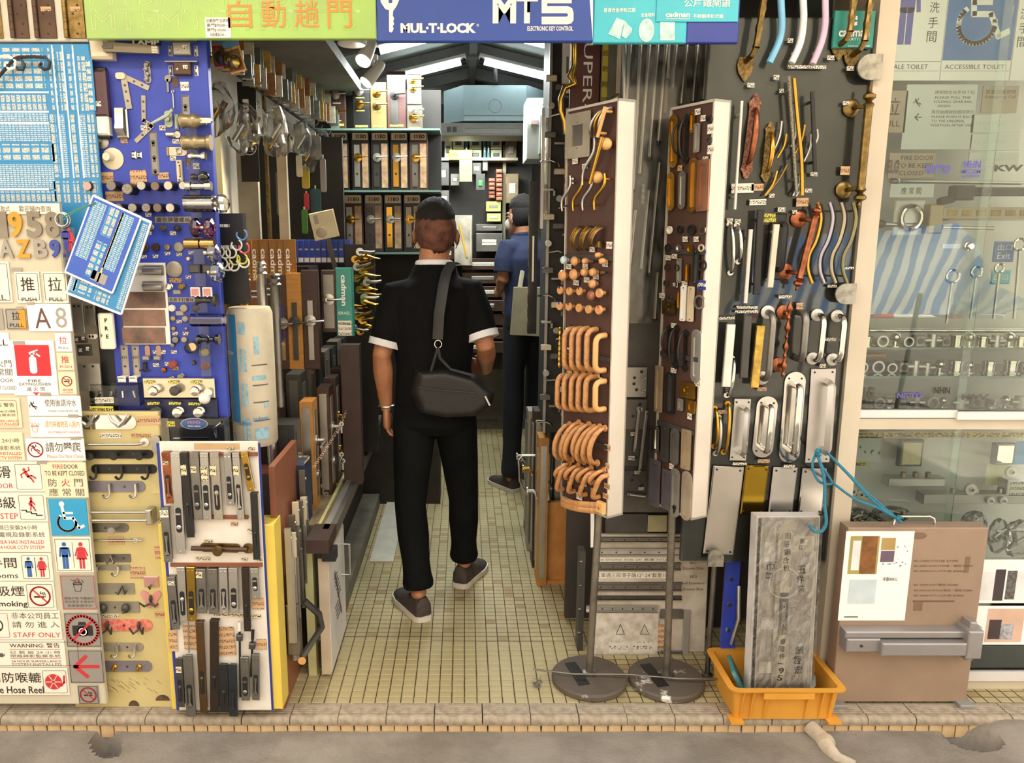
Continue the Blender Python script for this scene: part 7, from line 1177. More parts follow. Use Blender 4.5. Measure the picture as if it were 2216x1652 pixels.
for fx_,fy_,fw_,fh_,m in((-.1,-.08,.17,.72,mat('photo_dark_brown','3E3034',.4)),(.1,-.08,.16,.66,mat('photo_grey_shelf','6E6A68',.4,var=.4,vs=80)),(-.32,-.1,.25,.66,mat('photo_white_door','E6E6E6',.4)),(.32,-.1,.25,.66,mat('photo_white_door','E6E6E6',.4))):MB().box(fx_*q[0],fy_*q[1],.0005,fw_*q[0],fh_*q[1],.0006).build('printed_area',m,t)
t=sgn('poster','glossy poster of a pink room on the lower cabinet glass',PB,2108,1312,2240,1396,plqw,t=.002,z=.003,cat='poster');q=t['wh']
for fx_,fy_,fw_,fh_,m in((0,0,.6,.86,mat('photo_pink_wall','D9B49E',.4)),(-.16,-.1,.2,.5,mat('photo_dark_brown','3E3034',.4)),(.02,-.16,.26,.4,mat('photo_grey_room','B9B9BE',.4,var=.3,vs=60))):MB().box(fx_*q[0],fy_*q[1],.0006+.0004*abs(fx_),fw_*q[0],fh_*q[1],.0006).build('printed_area',m,t)
t=sgn('dark_strip','dark strip panel at the foot of the cabinet glass',PB,1830,1398,2260,1446,mat('dark_green_panel','3C413E',.4),t=.004,z=.0,cat='panel')
# ================================================================ brown door-sample box with exit device
DX=frY(2.455);tb=mat('taupe_box','9C8470',.5,var=.05,vs=3,col2='8E7764');x0,y0,x1,y1=pxb(DX,1818,1143,2116,1520)
bx=board('door_sample_box','large taupe door sample box leaning before the cabinet with a grey push bar','box',DX,x0,y0,x1,y1,.06,tb);bx['wh']=(x1-x0,y1-y0,(x0+x1)/2,(y0+y1)/2);W_,H_=x1-x0,y1-y0
MB().tube([(-.07,H_/2,-.03),(-.065,H_/2+.022,-.03),(-.05,H_/2+.03,-.03),(.05,H_/2+.03,-.03),(.065,H_/2+.022,-.03),(.07,H_/2,-.03)],.005,8).build('carry_handle',chrome,bx)
for s_ in(-1,1):MB().cham(s_*W_*.47,-H_*.5-.004,-.05,.05,.02,.08).build('foot',grayp,bx)
def onb(px,py):a=DX.hit(px,py);q=bx['wh'];return a.x-q[2],a.y-q[3]
def bxr(c,m,z=.0006,t_=.0006,nm='printed_area'):
 x0,y0,x1,y1=pxb(DX,*c);q=bx['wh'];return MB().box((x0+x1)/2-q[2],(y0+y1)/2-q[3],z,x1-x0,y1-y0,t_).build(nm,m,bx,smooth=False)
bxr((1822,1150,1968,1343),plqw,.001,.001,'paper_sheet')
for c,m in(((1837,1160,1900,1242),mat('photo_olive','A99C5A',.4)),((1862,1160,1896,1242),mat('photo_barn_door','8A5A2C',.4,var=.2,vs=30)),((1843,1170,1860,1234),mat('photo_white_door','E6E6E6',.4)),((1907,1164,1937,1190),mat('photo_tan_frame','B0935A',.4)),((1905,1192,1934,1216),mat('photo_plum','6E5A6C',.4)),((1939,1164,1963,1238),scrib('line_drawing','F0EEEC','777777',40,60,.6)),((1908,1219,1936,1238),scrib('line_drawing','F0EEEC','777777',40,60,.6)),((1836,1254,1894,1306),mat('photo_pale_blue','C9D6DC',.4)),((1842,1260,1892,1264),ink),((1848,1262,1852,1276),ink),((1857,1262,1861,1276),ink),((1868,1268,1888,1284),gun),((1842,1296,1868,1299),ink),((1826,1334,1856,1336),ink)):bxr(c,m,.0022+.0003*rnd.random())
x_,y_=onb(1925,1253);text('淨重80KG',ink,bx,w=.05,h=.014,x=x_,y=y_,z=.0022)
for i,(yy,s_)in enumerate(((1214,'BS-2000-F721組 $2780'),(1225,'BS-2000-ALM-F701組／雙趟 $8880'),(1236,'BS-2000-GTL-F721組 $4080'),(1266,'BS-2000-F241雙趟 $3580'),(1278,'BS-2000-ALM-F241雙趟／雙開 $5880'),(1289,'BS-2000-GTL-F241組 $4800'))):
 x_,y_=onb(1978,yy);text(s_,mat('brown_print','6E543F',.6),bx,w=(.15,.2,.17)[i%3],h=.0085,x=x_+(.075,.1,.085)[i%3],y=y_,z=.0008)
bxr((1975,1300,2065,1303),mat('brown_print','6E543F',.6));bxr((1977,1303,1996,1322),mat('torn_patch','7D6450',.7));bxr((2088,1205,2098,1240),mat('torn_patch','7D6450',.7));a=onb(1988,1160);MB().prism([(a[0]+.028*cos(2*PI*i/20),a[1]+.012*sin(2*PI*i/20))for i in range(20)],.0004,.001).build('dark_oval',mat('torn_patch','7D6450',.7),bx)
ed=thing('exit_device','grey metal push bar exit device across the taupe box','push bar',DX.m(*DX.hit(1960,1375),.001));gm=mat('lilac_grey_enamel','9B9694',.4,.4,var=.04);e_=lambda px,py:tuple(DX.hit(px,py)-DX.hit(1960,1375))
def er(x0,y0,x1,y1,z,d,nm):a=e_(x0,y1);b=e_(x1,y0);MB().cham((a[0]+b[0])/2,(a[1]+b[1])/2,z,b[0]-a[0],b[1]-a[1],d,.004).build(nm,gm,ed)
er(1816,1354,2082,1368,0,.045,'top_rail');er(1816,1368,1890,1396,0,.05,'end_case');er(1884,1371,2066,1398,.01,.06,'push_bar');er(2062,1346,2102,1404,0,.07,'latch_case');er(2072,1334,2098,1416,0,.045,'latch_plate');er(2102,1350,2114,1390,-.02,.05,'strike')
MB().screws([e_(1848,1382)],.006,.05).build('screw',gun,ed)
# rope
rm=mat('blue_rope','3C93B4',.8,var=.2,vs=200,bump=1.,bs=600);rp=thing('rope','frayed light blue rope tied from the mirror plate to the taupe box handle','rope',M.Translation(at(1770,980,2.42)));o_=at(1770,980,2.42)
def rope(pts,r_=.0042):
 P=[];q=[at(*p)-o_ for p in pts]
 for i in range(len(q)-1):
  p0,p1,p2,p3=q[max(i-1,0)],q[i],q[i+1],q[min(i+2,len(q)-1)]
  for j in range(6):u=j/6;P.append(.5*((2*p1)+(p2-p0)*u+(2*p0-5*p1+4*p2-p3)*u*u+(3*p1-p0-3*p2+p3)*u**3))
 MB().tube(P+[q[-1]],r_,8).build('strand',rm,rp)
rope([(1788,978,2.45),(1830,1020,2.44),(1880,1070,2.44),(1938,1120,2.45)]);rope([(1792,982,2.44),(1838,1030,2.43),(1890,1085,2.43),(1944,1126,2.44)]);rope([(1803,1046,2.44),(1850,1080,2.43),(1900,1100,2.43),(1944,1124,2.44)])
rope([(1765,984,2.43),(1758,1010,2.42),(1772,1042,2.42),(1800,1046,2.43),(1780,1012,2.42),(1768,985,2.43)]);rope([(1770,985,2.42),(1784,1040,2.41),(1784,1090,2.41),(1788,1130,2.41),(1778,1150,2.41),(1762,1150,2.41),(1752,1138,2.41)],.0055)
b_=MB();b_.tube([(.008*sin(j*1.9),.006*cos(j*2.3),.010*sin(j*1.1))for j in range(16)],.005,8).build('knot',rm,rp);b_=MB();c_=at(1945,1124,2.43)-o_;b_.tube([(c_.x+.007*sin(j*1.9),c_.y+.006*cos(j*2.3),c_.z+.008*sin(j*1.1))for j in range(16)],.005,8).build('knot',rm,rp)
# ================================================================ yellow crate with wrapped kit
cy=mat('yellow_crate','D99A38',.5,var=.05,vs=5,col2='CE8E30');cr_=thing('crate','yellow plastic crate on the step holding the wrapped kit box','crate',M.Translation((1.09,2.475,0)));
def rrz(w_,d_,r_,z_):return[V((x_,y_,z_))for x_,y_ in rr(w_,d_,r_,4)]
wall=MB();wall.loft([rrz(.335,.22,.015,.004),rrz(.345,.23,.015,.05),rrz(.36,.245,.02,.118),rrz(.395,.28,.03,.120),rrz(.398,.283,.03,.126),rrz(.352,.238,.016,.126),rrz(.34,.226,.012,.05),rrz(.325,.21,.012,.012)][::1],cap=False);wall.add(rrz(.33,.216,.012,.008),[tuple(range(20))]);wall.build('tub',cy,cr_)
for x_ in(-.15,-.118,-.07,.07,.118,.15):MB().loft([[V((x_-.002,-.112,.004)),V((x_+.002,-.112,.004)),V((x_+.002,-.138,.118)),V((x_-.002,-.138,.118))],[V((x_-.002,-.10,.004)),V((x_+.002,-.10,.004)),V((x_+.002,-.12,.118)),V((x_-.002,-.12,.118))]]).build('rib',cy,cr_)
MB().box(0,-.131,.108,.17,.018,.022).build('grip_band',cy,cr_)
for s_ in(-1,1):MB().box(s_*.165,-.112,.004,.045,.05,.007).build('foot',cy,cr_)
KB=Fr((1.09,2.40,.02),(1,0,0),(0,.07,1));kx0,ky0,kx1,ky1=pxb(KB,1630,1118,1766,1488)
kit=board('wrapped_kit','upright bathroom kit box wrapped in creased clear film with black brush writing','box',KB,kx0,.0,kx1,ky1,.055,mat('kit_grey_box','DDD8D3',.5,var=.2,vs=6,col2='BDB7B1'));kw_,kh=kx1-kx0,ky1
q=lambda fx_,fy_:((fx_-.5)*kw_,(fy_-.5)*kh)
for fx_,fy_,fw_,fh_,m in((.08,.5,.03,.9,plq),(.94,.5,.03,.9,plq),(.49,.5,.14,.96,plq),(.49,.5,.14,.22,plqg),(.24,.82,.2,.1,plqw),(.24,.45,.2,.06,plqw),(.24,.22,.2,.06,plqw),(.76,.86,.36,.08,plq),(.33,.5,.03,.9,mat('olive_line','B5B08E',.5)),(.05,.5,.05,.98,mat('kit_dark_edge','5A544E',.6,var=.3))):x_,y_=q(fx_,fy_);MB().box(x_,y_,.0006,fw_*kw_,fh_*kh,.0006).build('printed_area',m,kit,smooth=False)
MB().ring(circ(.055,30,*q(.48,.66)),circ(.050,30,*q(.48,.66)),.001,.0016).build('printed_ring',plqw,kit)
for s_,fx_,fy_,h_ in(('廚浴鋼合包',.49,.82,.028),('五件裝',.74,.68,.034),('巾架',.24,.72,.034),('劍恆宏',.76,.26,.036),('壹開件一95',.49,.26,.026),('廚紅',.72,.86,.022)):
 for j,c_ in enumerate(s_):x_,y_=q(fx_,fy_);text(c_,ink,kit,w=h_*.75,h=h_*.8 if c_!='一' else .003,x=x_+.002*(-1)**j,y=y_+h_*((len(s_)-1)/2-j),z=.0014,rot=.1*(-1)**j,bold=.02)
x_,y_=q(.49,.5);text('BATHROOM KIT',plqw,kit,w=.085,h=.012,x=x_,y=y_,z=.0016,rot=-PI/2,bold=.03)
fm_=MB();W2,H2=kw_/2+.006,kh/2+.005;n_=16
Pf=[(W2*(2*i/n_-1),H2*(2*j/34-1),.006+.004*NZ.noise(V((i*.9,j*.6,2))))for j in range(35)for i in range(n_+1)];fm_.add(Pf,[(j*(n_+1)+i,j*(n_+1)+i+1,(j+1)*(n_+1)+i+1,(j+1)*(n_+1)+i)for j in range(34)for i in range(n_)]);fm_.build('film_wrap',film,kit,smooth=False)
t=thing('plastic_cover','teal blue plastic lid standing in the yellow crate beside the wrapped kit','lid',M.Translation((.965,2.47,.012)));tl2=MB();tl2 .prism(rr(.15,.12,.02,4),0,.012);o=tl2 .build('lid',mat('teal_lid','3F7C82',.5),t);o.matrix_basis=M.Translation((0,0,.07))@M.Rotation(R(62),4,'Y')@M.Rotation(R(10),4,'X')
t=thing('plastic_bag','crumpled grey plastic bag in the far corner of the yellow crate','bag',M.Translation((1.21,2.49,.06)));b=MB().ell((0,0,0),.04,.05,.045,12,8);b.v=[tuple(V(v)*(1+.5*NZ.noise(V(v)*45)))for v in b.v];b.build('bag',mat('grey_bag','8C8F8C',.3,var=.3),t,smooth=False)
t=thing('blue_board','narrow royal blue panel with chrome buttons standing behind the wrapped kit','panel',M.Translation((.975,2.62,0)));MB().box(0,0,.36,.05,.02,.70).build('panel',bluep,t);[MB().lathe([(.008,0),(.014,.012),(.010,.02)],14,(-.005,-.012,.2+.1*i),'Y').build('button',chrome,t)for i in range(5)]
MB().tube([(.02,-.02,.38),(.02,-.04,.26),(.0,-.04,.16)],.007,8).build('pull',steel,t)
# ================================================================ drawer slide board
SL=Fr((.60,2.80,0),(1,0,0),(0,.05,1));x0,y0,x1,y1=pxb(SL,1282,1158,1530,1450);sl=board('slide_board','worn white board of steel drawer slides standing behind the round stand bases','board',SL,x0,0,x1,y1,.018,mat('worn_white_wood','CFC6B8',.6,var=.2,vs=8,col2='A89C8A'));sl['wh']=(x1-x0,y1,(x0+x1)/2,y1/2)
for i,(py,xa,xb,h_,m,lab)in enumerate(((1167,1284,1470,10,dalu,'dark ball-bearing drawer slide, topmost on the white board'),(1194,1284,1504,16,alu,'bright drawer slide with brass end plate'),(1225,1284,1472,16,dalu,'grey drawer slide above the Chinese price strip'),(1269,1284,1474,18,dalu,'grey drawer slide below the Chinese price strip'),(1293,1284,1474,8,gun,'thin punched drawer slide'),(1316,1268,1424,14,lightst,'bright short drawer slide with black screws'))):
 x0_,y0_,x1_,y1_=pxb(SL,xa,py-h_/2,xb,py+h_/2);t=thing('drawer_slide',lab,'drawer slide',SL.m((x0_+x1_)/2,(y0_+y1_)/2,.001));W_,H_=x1_-x0_,y1_-y0_;MB().box(0,H_*.42,.006,W_,H_*.16,.012).box(0,-H_*.42,.006,W_,H_*.16,.012).box(0,0,.002,W_,H_,.003).build('outer_rail',m,t);MB().box(.004,0,.006,W_*.94,H_*.55,.006).build('inner_rail',steel if i in(1,5)else m,t);MB().screws([(W_*(-.42+.14*j),0)for j in range(7)],.003,.009).build('hole',blackp,t)['kind']='stuff'
for c,s_,hh in(((1286,1206,1455,1216),'Box Drawer Slide 24" 載重 50 LBS',.5),((1286,1238,1452,1252),'大車通三段滑子路12"-24"載重100',.7)):
 x0_,y0_,x1_,y1_=pxb(SL,*c);q=sl['wh'];MB().box((x0_+x1_)/2-q[2],(y0_+y1_)/2-q[3],.001,x1_-x0_,y1_-y0_,.001).build('price_strip',plq,sl);text(s_,greyink,sl,w=(x1_-x0_)*.96,h=(y1_-y0_)*hh,x=(x0_+x1_)/2-q[2],y=(y0_+y1_)/2-q[3],z=.0016)
for yy,s_,w_ in((1218,'Box',.025),(1230,'Drawer Slide',.08),(1248,'302',.03),(1262,'Full Extension',.085),(1275,'Drawer Slide',.08)):a=SL.hit(1500,yy);q=sl['wh'];text(s_,greyink,sl,w=w_,h=.011,x=a.x-q[2],y=a.y-q[3],z=.001)
t=sgn('plan_sheet','stained white instruction sheet with two triangle drawings on the slide board',SL,1286,1328,1424,1446,mat('stained_paper','D3CBC0',.7,var=.15,vs=25,col2='A89C8C'),t=.003,z=.014,cat='sheet');q=t['wh']
for sx_ in(-.16,.22):c_=MB();stroke(c_,[(q[0]*sx_,q[1]*.12),(q[0]*(sx_+.06),q[1]*.3),(q[0]*(sx_+.13),q[1]*.12)],.002,.0004,.0006,True);c_.build('drawing',gun,t,smooth=False);MB().box(q[0]*(sx_+.04),-q[1]*.12,.0004,q[0]*.3,q[1]*.2,.0006).build('printed_area',scrib('fine_print','D3CBC0','6A625A',70,120,.55),t,smooth=False)
for i,(c,m,lab)in enumerate((((1478,1322,1492,1440),plqg,'pale grey vertical bar on the slide board'),((1430,1320,1478,1340),dalu,'short grey slide joining the vertical bar, upper'),((1430,1410,1478,1430),dalu,'short grey slide joining the vertical bar, lower'),((1418,1354,1440,1402),tanm,'rusty paper label beside the instruction sheet'),((1402,1116,1444,1152),mat('green_card','B5AE88',.6),'olive card with small drawings above the slide board'),((1310,1112,1402,1156),gun,'dark clear-wrapped hardware pack above the slide board'),((1454,1116,1492,1156),black,'dark round-ended hardware pack above the slide board'))):sgn('slide_part',lab,SL,*c,m,t=.006,z=.012 if i<4 else -.02,cat='hardware')
t=thing('edge_rail','dark ribbed rail standing at the aisle edge of the slide board','rail',M.Translation(onz(1256,1412)));MB().box(0,.04,.21,.022,.06,.42).build('rail',gun,t);[MB().lathe([(.004,0),(.004,.01)],8,(-.012,.01,.08+.1*i),'X').build('screw',dsteel,t)for i in range(4)]
for c,m,lab in(((1282,1105,1282,1185),plqw,'white tape strip hanging by the first pole'),((1298,1110,1298,1156),orange,'short orange strip behind the first pole')):
 mw,L_,s_=seg(SL,*c,.03);t=thing('tape_strip',lab,'tape',mw);MB().box(0,0,0,.014,L_,.002).build('tape',m,t)
# street pipe
pp=mat('mossy_pipe','C3B6A2',.7,var=.25,vs=12,bump=.4,col2='9A8C78');P0=[onz(1752,1572,-.03),onz(1778,1598,-.045),onz(1795,1625,-.05),onz(1812,1645,-.06),onz(1850,1660,-.065)]
t=thing('drain_pipe','stained cream drain pipe running into the street below the yellow crate','pipe',M.Translation(P0[1]));MB().tube([p-P0[1]for p in P0],[.026,.026,.024,.024,.02],14).build('pipe',pp,t);MB().tube([onz(1784,1603,-.046)-P0[1],onz(1790,1612,-.047)-P0[1]],.029,14).build('collar',pp,t)
# ================================================================ across the street (seen only in the reflections)
tarp=mat('striped_tarp','6F9BD8',.5,var=0);tn=tarp.node_tree;wv=tn.nodes.new('ShaderNodeTexWave');wv.inputs['Scale'].default_value=2.6;wv.inputs['Distortion'].default_value=1.2;rp_=tn.nodes.new('ShaderNodeValToRGB');rp_.color_ramp.elements[0].position=.45;rp_.color_ramp.elements[1].position=.55;rp_.color_ramp.elements[0].color=(.9,.92,.95,1);rp_.color_ramp.elements[1].color=(.16,.34,.75,1)
tc_=tn.nodes.new('ShaderNodeTexCoord');tn.links.new(tc_.outputs['Object'],wv.inputs['Vector']);tn.links.new(wv.outputs['Fac'],rp_.inputs['Fac']);tn.links.new(rp_.outputs['Color'],tn.nodes['Principled BSDF'].inputs['Base Color'])
YT=-1.2;m_=lambda px,py:(lambda p:V((p.x,YT,p.z)))(at(px,py,2*2.55-YT))
top=[m_(1600,610),m_(1640,545),m_(1700,515),m_(1800,505),m_(1890,503),m_(1990,492),m_(2075,483),m_(2105,520),m_(2150,610),m_(2240,660)];bot=[m_(x_,690)for x_ in(1600,1640,1700,1800,1890,1990,2075,2105,2150,2240)]
t=thing('market_stall','striped blue and white tarpaulin stall across the lane, seen in the glass','stall',M.Translation((top[4].x,YT,0)));o_=t.matrix_basis.translation
b=MB();P=[]
for i,(a,c_)in enumerate(zip(top,bot)):
 for j in range(7):p=a.lerp(c_,j/6)-o_;P.append((p.x,p.y+.05*sin(i*2.1+j)-.35*(j/6),p.z))
b.add(P,[(i*7+j,i*7+j+1,(i+1)*7+j+1,(i+1)*7+j)for i in range(9)for j in range(6)]);b.build('tarpaulin',tarp,t)
for x_ in(0,.9):MB().cyl((x_-.4,-.3,-.05),(x_-.4,-.1,bot[4].z+.2),.02).build('stall_leg',dsteel,t)
b=MB();
for i in range(9):MB().cyl(bot[i]-o_+V((0,-.38,-.02)),bot[i+1]-o_+V((0,-.38,-.02)),.018).build('barrier_rail',redink if i%3==1 else whitep,t)
# ================================================================ inside: left side
def bt(name,lab,cat,x,y,z,sx,sy,sz,m,group=None,part='body',c=.004):
 """box-like thing standing on z; local axes = world axes"""
 t=thing(name,lab,cat,M.Translation((x,y,z)),group);MB().box(0,0,sz/2,sx,sy,sz).build(part,m,t);return t
ct=thing('counter','long low display counter with worn ledge and metal edge rails along the aisle','counter',M.Translation((-.76,3.64,0)));q=lambda nm,x,y,z,a,b,c,m:MB().box(x,y,z,a,b,c).build(nm,m,ct)
q('ledge',0,0,.53,.50,1.76,.04,mat('worn_ledge','8C7A5C',.6,var=.2,vs=10));q('base_cabinet',-.06,0,.26,.40,1.76,.50,mat('dark_cabinet','332B26',.6,var=.2));q('plinth',.17,.1,.04,.14,1.5,.08,mat('stone_plinth','77705F',.8,var=.2,vs=10));q('edge_rail',.25,-.05,.555,.022,1.84,.03,alu);q('edge_rail',.215,-.05,.552,.012,1.84,.02,mat('pale_yellow_strip','CFC88A',.5));q('edge_rail',.27,-.15,.54,.02,1.5,.045,dsteel)
orw=mat('orange_wood','B8823F',.4,var=.12,vs=12,stretch=(1,8,1));lvm=[steel,brass,gun,chrome]
def lever(t,x,y,z,m,d=1,ax='X'):
 if ax=='X':MB().lathe([(.022,0),(.022,.006),(.009,.008),(.009,.035)],14,(x,y,z),'X').tube([(x+.035,y,z),(x+.04,y-.03*d,z),(x+.038,y-.10*d,z)],[.008,.007,.006],8).build('lever',m,t)
 else:MB().lathe([(.024,0),(.024,.006),(.009,.008),(.009,.035)],14,(x,y,z),'Z').tube([(x,y,z+.035),(x+.02*d,y,z+.04),(x+.062*d,y+.003,z+.038)],[.006,.005,.0045],8).build('lever',m,t)
def sample(lab,x,y,z,h,dy,m,em,lm,dx=.05,g=None,s=1):
 t=bt('lock_sample',lab,'lock sample',x,y,z,dx,dy,h,m,g);MB().box(s*(dx/2+.001),0,h/2,.003,dy*.45,h*.82).box(0,-dy/2-.001,h/2,dx*.6,.003,h*.9).build('metal_edge',em,t)
 MB().lathe([(.018,0),(.018,.008),(.012,.012)],14,(s*(dx/2+.002),0,h*.3),'X').build('cylinder',lm,t);lever(t,s*(dx/2+.002)if s>0 else -dx/2-.05,0,h*.62,lm);return t
sample('orange wooden block with lock and hanging keys at the near end of the counter',-.62,2.98,.55,.44,.10,orw,steel,steel)
for i in range(9):sample('dark framed lock sample, %s behind the orange wooden block on the counter'%ORD[i],-.585-.0*i,3.16+.165*i,.55,.46+.012*(i%3),.11,dkwood if i%3 else bronze,(alu,steel,dbrass)[i%3],lvm[i%4])
for i in range(7):sample('taupe edged lock sample, %s in the rear counter row'%ORD[i],-.715,3.22+.19*i,.55,.51+.01*(i%2),.14,mat('taupe_sample','6E6252',.5,var=.1)if i%2 else gun,dalu,lvm[(i+1)%4],.06)
for i in range(6):sample('small lock block with spread shadow foot, %s along the inner counter edge'%ORD[i],-.68,4.05+.07*i,.55,.2,.04,gun,steel,brass)
sample('black framed sample with two chrome levers beside the cardboard roll',-.70,2.86,.55,.38,.12,mat('grey_black_sample','34363A',.4),gun,chrome,.12);sample('brown wooden sample with oval glass panel below the cardboard roll',-.72,2.66,.45,.36,.06,wood2,gun,steel,.09)
t=bt('box','torn navy cardboard box on the counter behind the closer board','box',-.63,2.80,.55,.07,.12,.24,mat('navy_carton','27364F',.7,var=.2));bt('box','tan and teal carton beside the cardboard roll','box',-.79,2.82,.95,.12,.10,.20,mat('tan_carton','AD9468',.7));bt('stand','tall dark shelf block holding the tan carton','shelf',-.80,2.84,.55,.16,.14,.40,dkwood)
# keys and chain
t=thing('chain','pinkish metal chain slung along the counter samples','chain',M.Translation((-.55,3.0,.8)));A,Bp=at(680,1010,2.62),at(778,822,3.6)
for i in range(46):p=A.lerp(Bp,i/45);p.z-=.03*sin(PI*i/45);o=MB().tube([(.006*cos(a_),.0035*sin(a_),0)for a_ in(0,1.05,2.1,3.14,4.2,5.2,6.28)],.0013,5).build('chain_link',mat('pinkish_steel','C0A79A',.35,.8),t);o.matrix_basis=M.Translation(p-t.matrix_basis.translation)@M.Rotation(R(90*(i%2)),4,'Y')@M.Rotation(R(60),4,'X')
for i,(px,py)in enumerate(((739,918),(739,984),(742,998),(699,1052),(706,1070))):t=thing('key_set','pair of keys hanging before the counter samples, %s from the shoes end'%ORD[4-i],'keys',M.Translation(at(px,py,2.95)));MB().ring(circ(.010,12),circ(.004,12),-.001,.001).box(0,-.022,0,.006,.03,.002).build('key',steel,t);t.matrix_basis=t.matrix_basis@M.Rotation(PI/2,4,'X')
# cardboard roll on its post
t=thing('cardboard_roll','big blue and cream cardboard roll wrapped in film on a steel post','roll',M.Translation((-.745,2.66,0)));cyl_=lambda r_,a,b,m,nm:MB().lathe([(r_*.93,a),(r_,a+.01),(r_*1.01,(a+b)/2),(r_,b-.02),(r_*.9,b)],28).build(nm,m,t)
cyl_(.077,.90,1.385,mat('cream_roll','D2C8B0',.5,var=.1,vs=8,bump=.4,bs=30),'roll');MB().cyl((.055,0,0),(.055,0,.92),.017,seg=16).build('post',steel,t);MB().lathe([(.05,0),(.05,.01),(.02,.02)],20,(.055,0,0)).build('post_foot',steel,t)
def patch(a0,a1,z0,z1,m,nm='printed_area'):
 n=8;P=[(.0786*sin(R(a0+(a1-a0)*i/n)),-.0786*cos(R(a0+(a1-a0)*i/n)),z)for z in(z0,z1)for i in range(n+1)];MB().add(P,[(i,i+1,n+2+i,n+1+i)for i in range(n)]).build(nm,m,t)
rb_=mat('roll_blue','2E8CC8',.4,var=.1);patch(-85,-22,.99,1.365,rb_)
for a,b,c,d in((-14,-8,1.17,1.25),(-4,2,1.17,1.25),(-14,-8,1.05,1.13),(-4,2,1.05,1.13),(-14,-8,.93,1.01),(-4,2,.93,1.01),(22,34,1.23,1.29),(-14,2,1.30,1.34),(14,50,1.14,1.155),(40,50,1.04,1.06),(-60,-45,.915,.95),(15,50,.93,.97)):patch(a,b,c,d,mat('roll_pale_blue','9CC8D8',.5,var=.2,vs=60))
for z_ in(1.19,1.12,1.06,.995):patch(14,55,z_,z_+.004,greyink)
for s_,a_,z_ in(('cadman',-52,1.235),('cadman',30,1.005),('cadman',-12,.99)):
 me=text(s_,whiteink if a_<-40 else rb_,t,w=.05,h=.016).data
 for v in me.vertices:an=R(a_)+v.co.x/.0786;v.co=(.0795*sin(an),-.0795*cos(an),z_+v.co.y)
# key-hook rack and knob cylinders between board and roll
for i,(px,py,c_)in enumerate(((523,508,'5A8FD0'),(512,530,'E8E4DC'),(528,537,'D8506A'),(500,547,'E8E4DC'),(487,548,'D8D4CC'),(524,560,'C9CC3A'),(508,562,'B8B830'),(528,568,'E4E0D8'),(506,575,'E0DCD4'),(492,574,'DAD6CE'),(481,570,'D5D1C9'),(474,545,'CFCBC3'))):
 t=thing('s_hook','small %s S-shaped hook on the dark hook rack, %s listed from its top'%('coloured' if c_ in('5A8FD0','D8506A','C9CC3A','B8B830')else 'white',ORD[i]),'hook',M.Translation(at(px,py,2.56)));MB().tube([(.017*cos(R(a)),0,.017*sin(R(a)))for a in range(150,421,27)],.003,8).build('hook',mat('hook_'+c_,c_,.3,coat=.3),t)
t=bt('hook_rack','black hook rack with lettered strips between blue board and cardboard roll','rack',-.80,2.62,1.40,.13,.04,.30,blackp);MB().box(-.01,-.021,.19,.10,.002,.012).box(-.02,-.021,.26,.08,.002,.010).build('label_strip',tagm,t)
for i,(px,py,h_,m)in enumerate(((484,640,.17,dbrass),(530,632,.17,goldp),(566,618,.17,steel),(596,640,.16,dsteel))):p=at(px,py,2.80);t=thing('turned_stop','%s turned cylinder pull standing behind the hook rack'%('antique brass','polished gold','bright steel','grey steel')[i],'handle',M.Translation(p));MB().lathe([(.018,-h_/2),(.018,h_*.2),(.024,h_*.25),(.017,h_*.3),(.021,h_*.38),(.013,h_*.42),(.02,h_*.46),(.014,h_/2)][0:],16).cyl((0,0,-h_/2),(0,0,1.0-p.z),.015).build('turned_body',m,t)
bt('shelf','dark shelf block under the turned cylinder pulls','shelf',-.84,2.98,.55,.22,.16,.45,dkwood)
# boards with vertical lettering, boxes
gb=mat('gold_brown_board','A8772E',.35,var=.12,vs=5,col2='7A5226',coat=.3);F1=frY(3.25)
for i,(x0,x1)in enumerate(((500,545),(547,564),(563,585),(584,604),(602,618),(616,640))):
 t=sgn('lettered_board','glowing gold-brown board with vertical white lettering, %s from the cardboard roll'%ORD[i],F1,x0,518,x1,640,gb,t=.02,z=.012*i,cat='board');
 if i:text('cadman',pinkw,t,w=.155,h=.022,x=-.004,z=.001,rot=-PI/2,bold=.02)
bt('shelf','dark brown rack under the gold-brown lettered boards','rack',-.92,3.42,.55,.26,.24,.80,dkwood)
for i,(x0,x1,m)in enumerate(((545,575,wood2),(575,600,dwood),(600,625,dwood),(622,655,orw),(655,690,dkwood))):
 t=sgn('lock_board','tall %s lock board standing below the lettered boards, %s from the roll'%(('reddish','brown','brown','orange wood','black-brown')[i],ORD[i]),F1,x0,606-6*i+3,x1,800,m,t=.03,z=.10+.006*i,cat='lock sample');q_=t['wh']
 if i<2:plq_=MB().box(0,q_[1]*.36,.002,q_[0]*.8,.03,.002).build('name_plate',tagm,t);text('ISEO',ink,t,w=q_[0]*.7,h=.018,y=q_[1]*.36,z=.004,bold=.04)
 MB().box(0,-q_[1]*.1,.003,q_[0]*.32,q_[1]*.6,.006).build('long_plate',(alu,dsteel,chrome,gun,alu)[i],t);lever(t,0,0,.006,(steel,gun)[i%2],1,'Z')
F2=frY(3.7);nb=mat('royal_blue_box','1F3F9A',.35,var=.05,coat=.2)
for i in range(10):x0=756-12*i if i else 748;t=sgn('blue_box','royal blue lock box with white panel, %s from the lever handle boards'%ORD[i],F2,744-12.5*i-(18 if i==9 else 0),519,757-12.5*i,570,nb,t=.10,z=.012*i,cat='box');q_=t['wh'];MB().box(0,-q_[1]*.36,.0005,q_[0]*.8,q_[1]*.2,.001).build('white_panel',whiteink,t);text('鎖' if i<9 else 'MUL-T-LOCK',whiteink,t,w=q_[0]*.6,h=.008,y=.01,z=.0006)
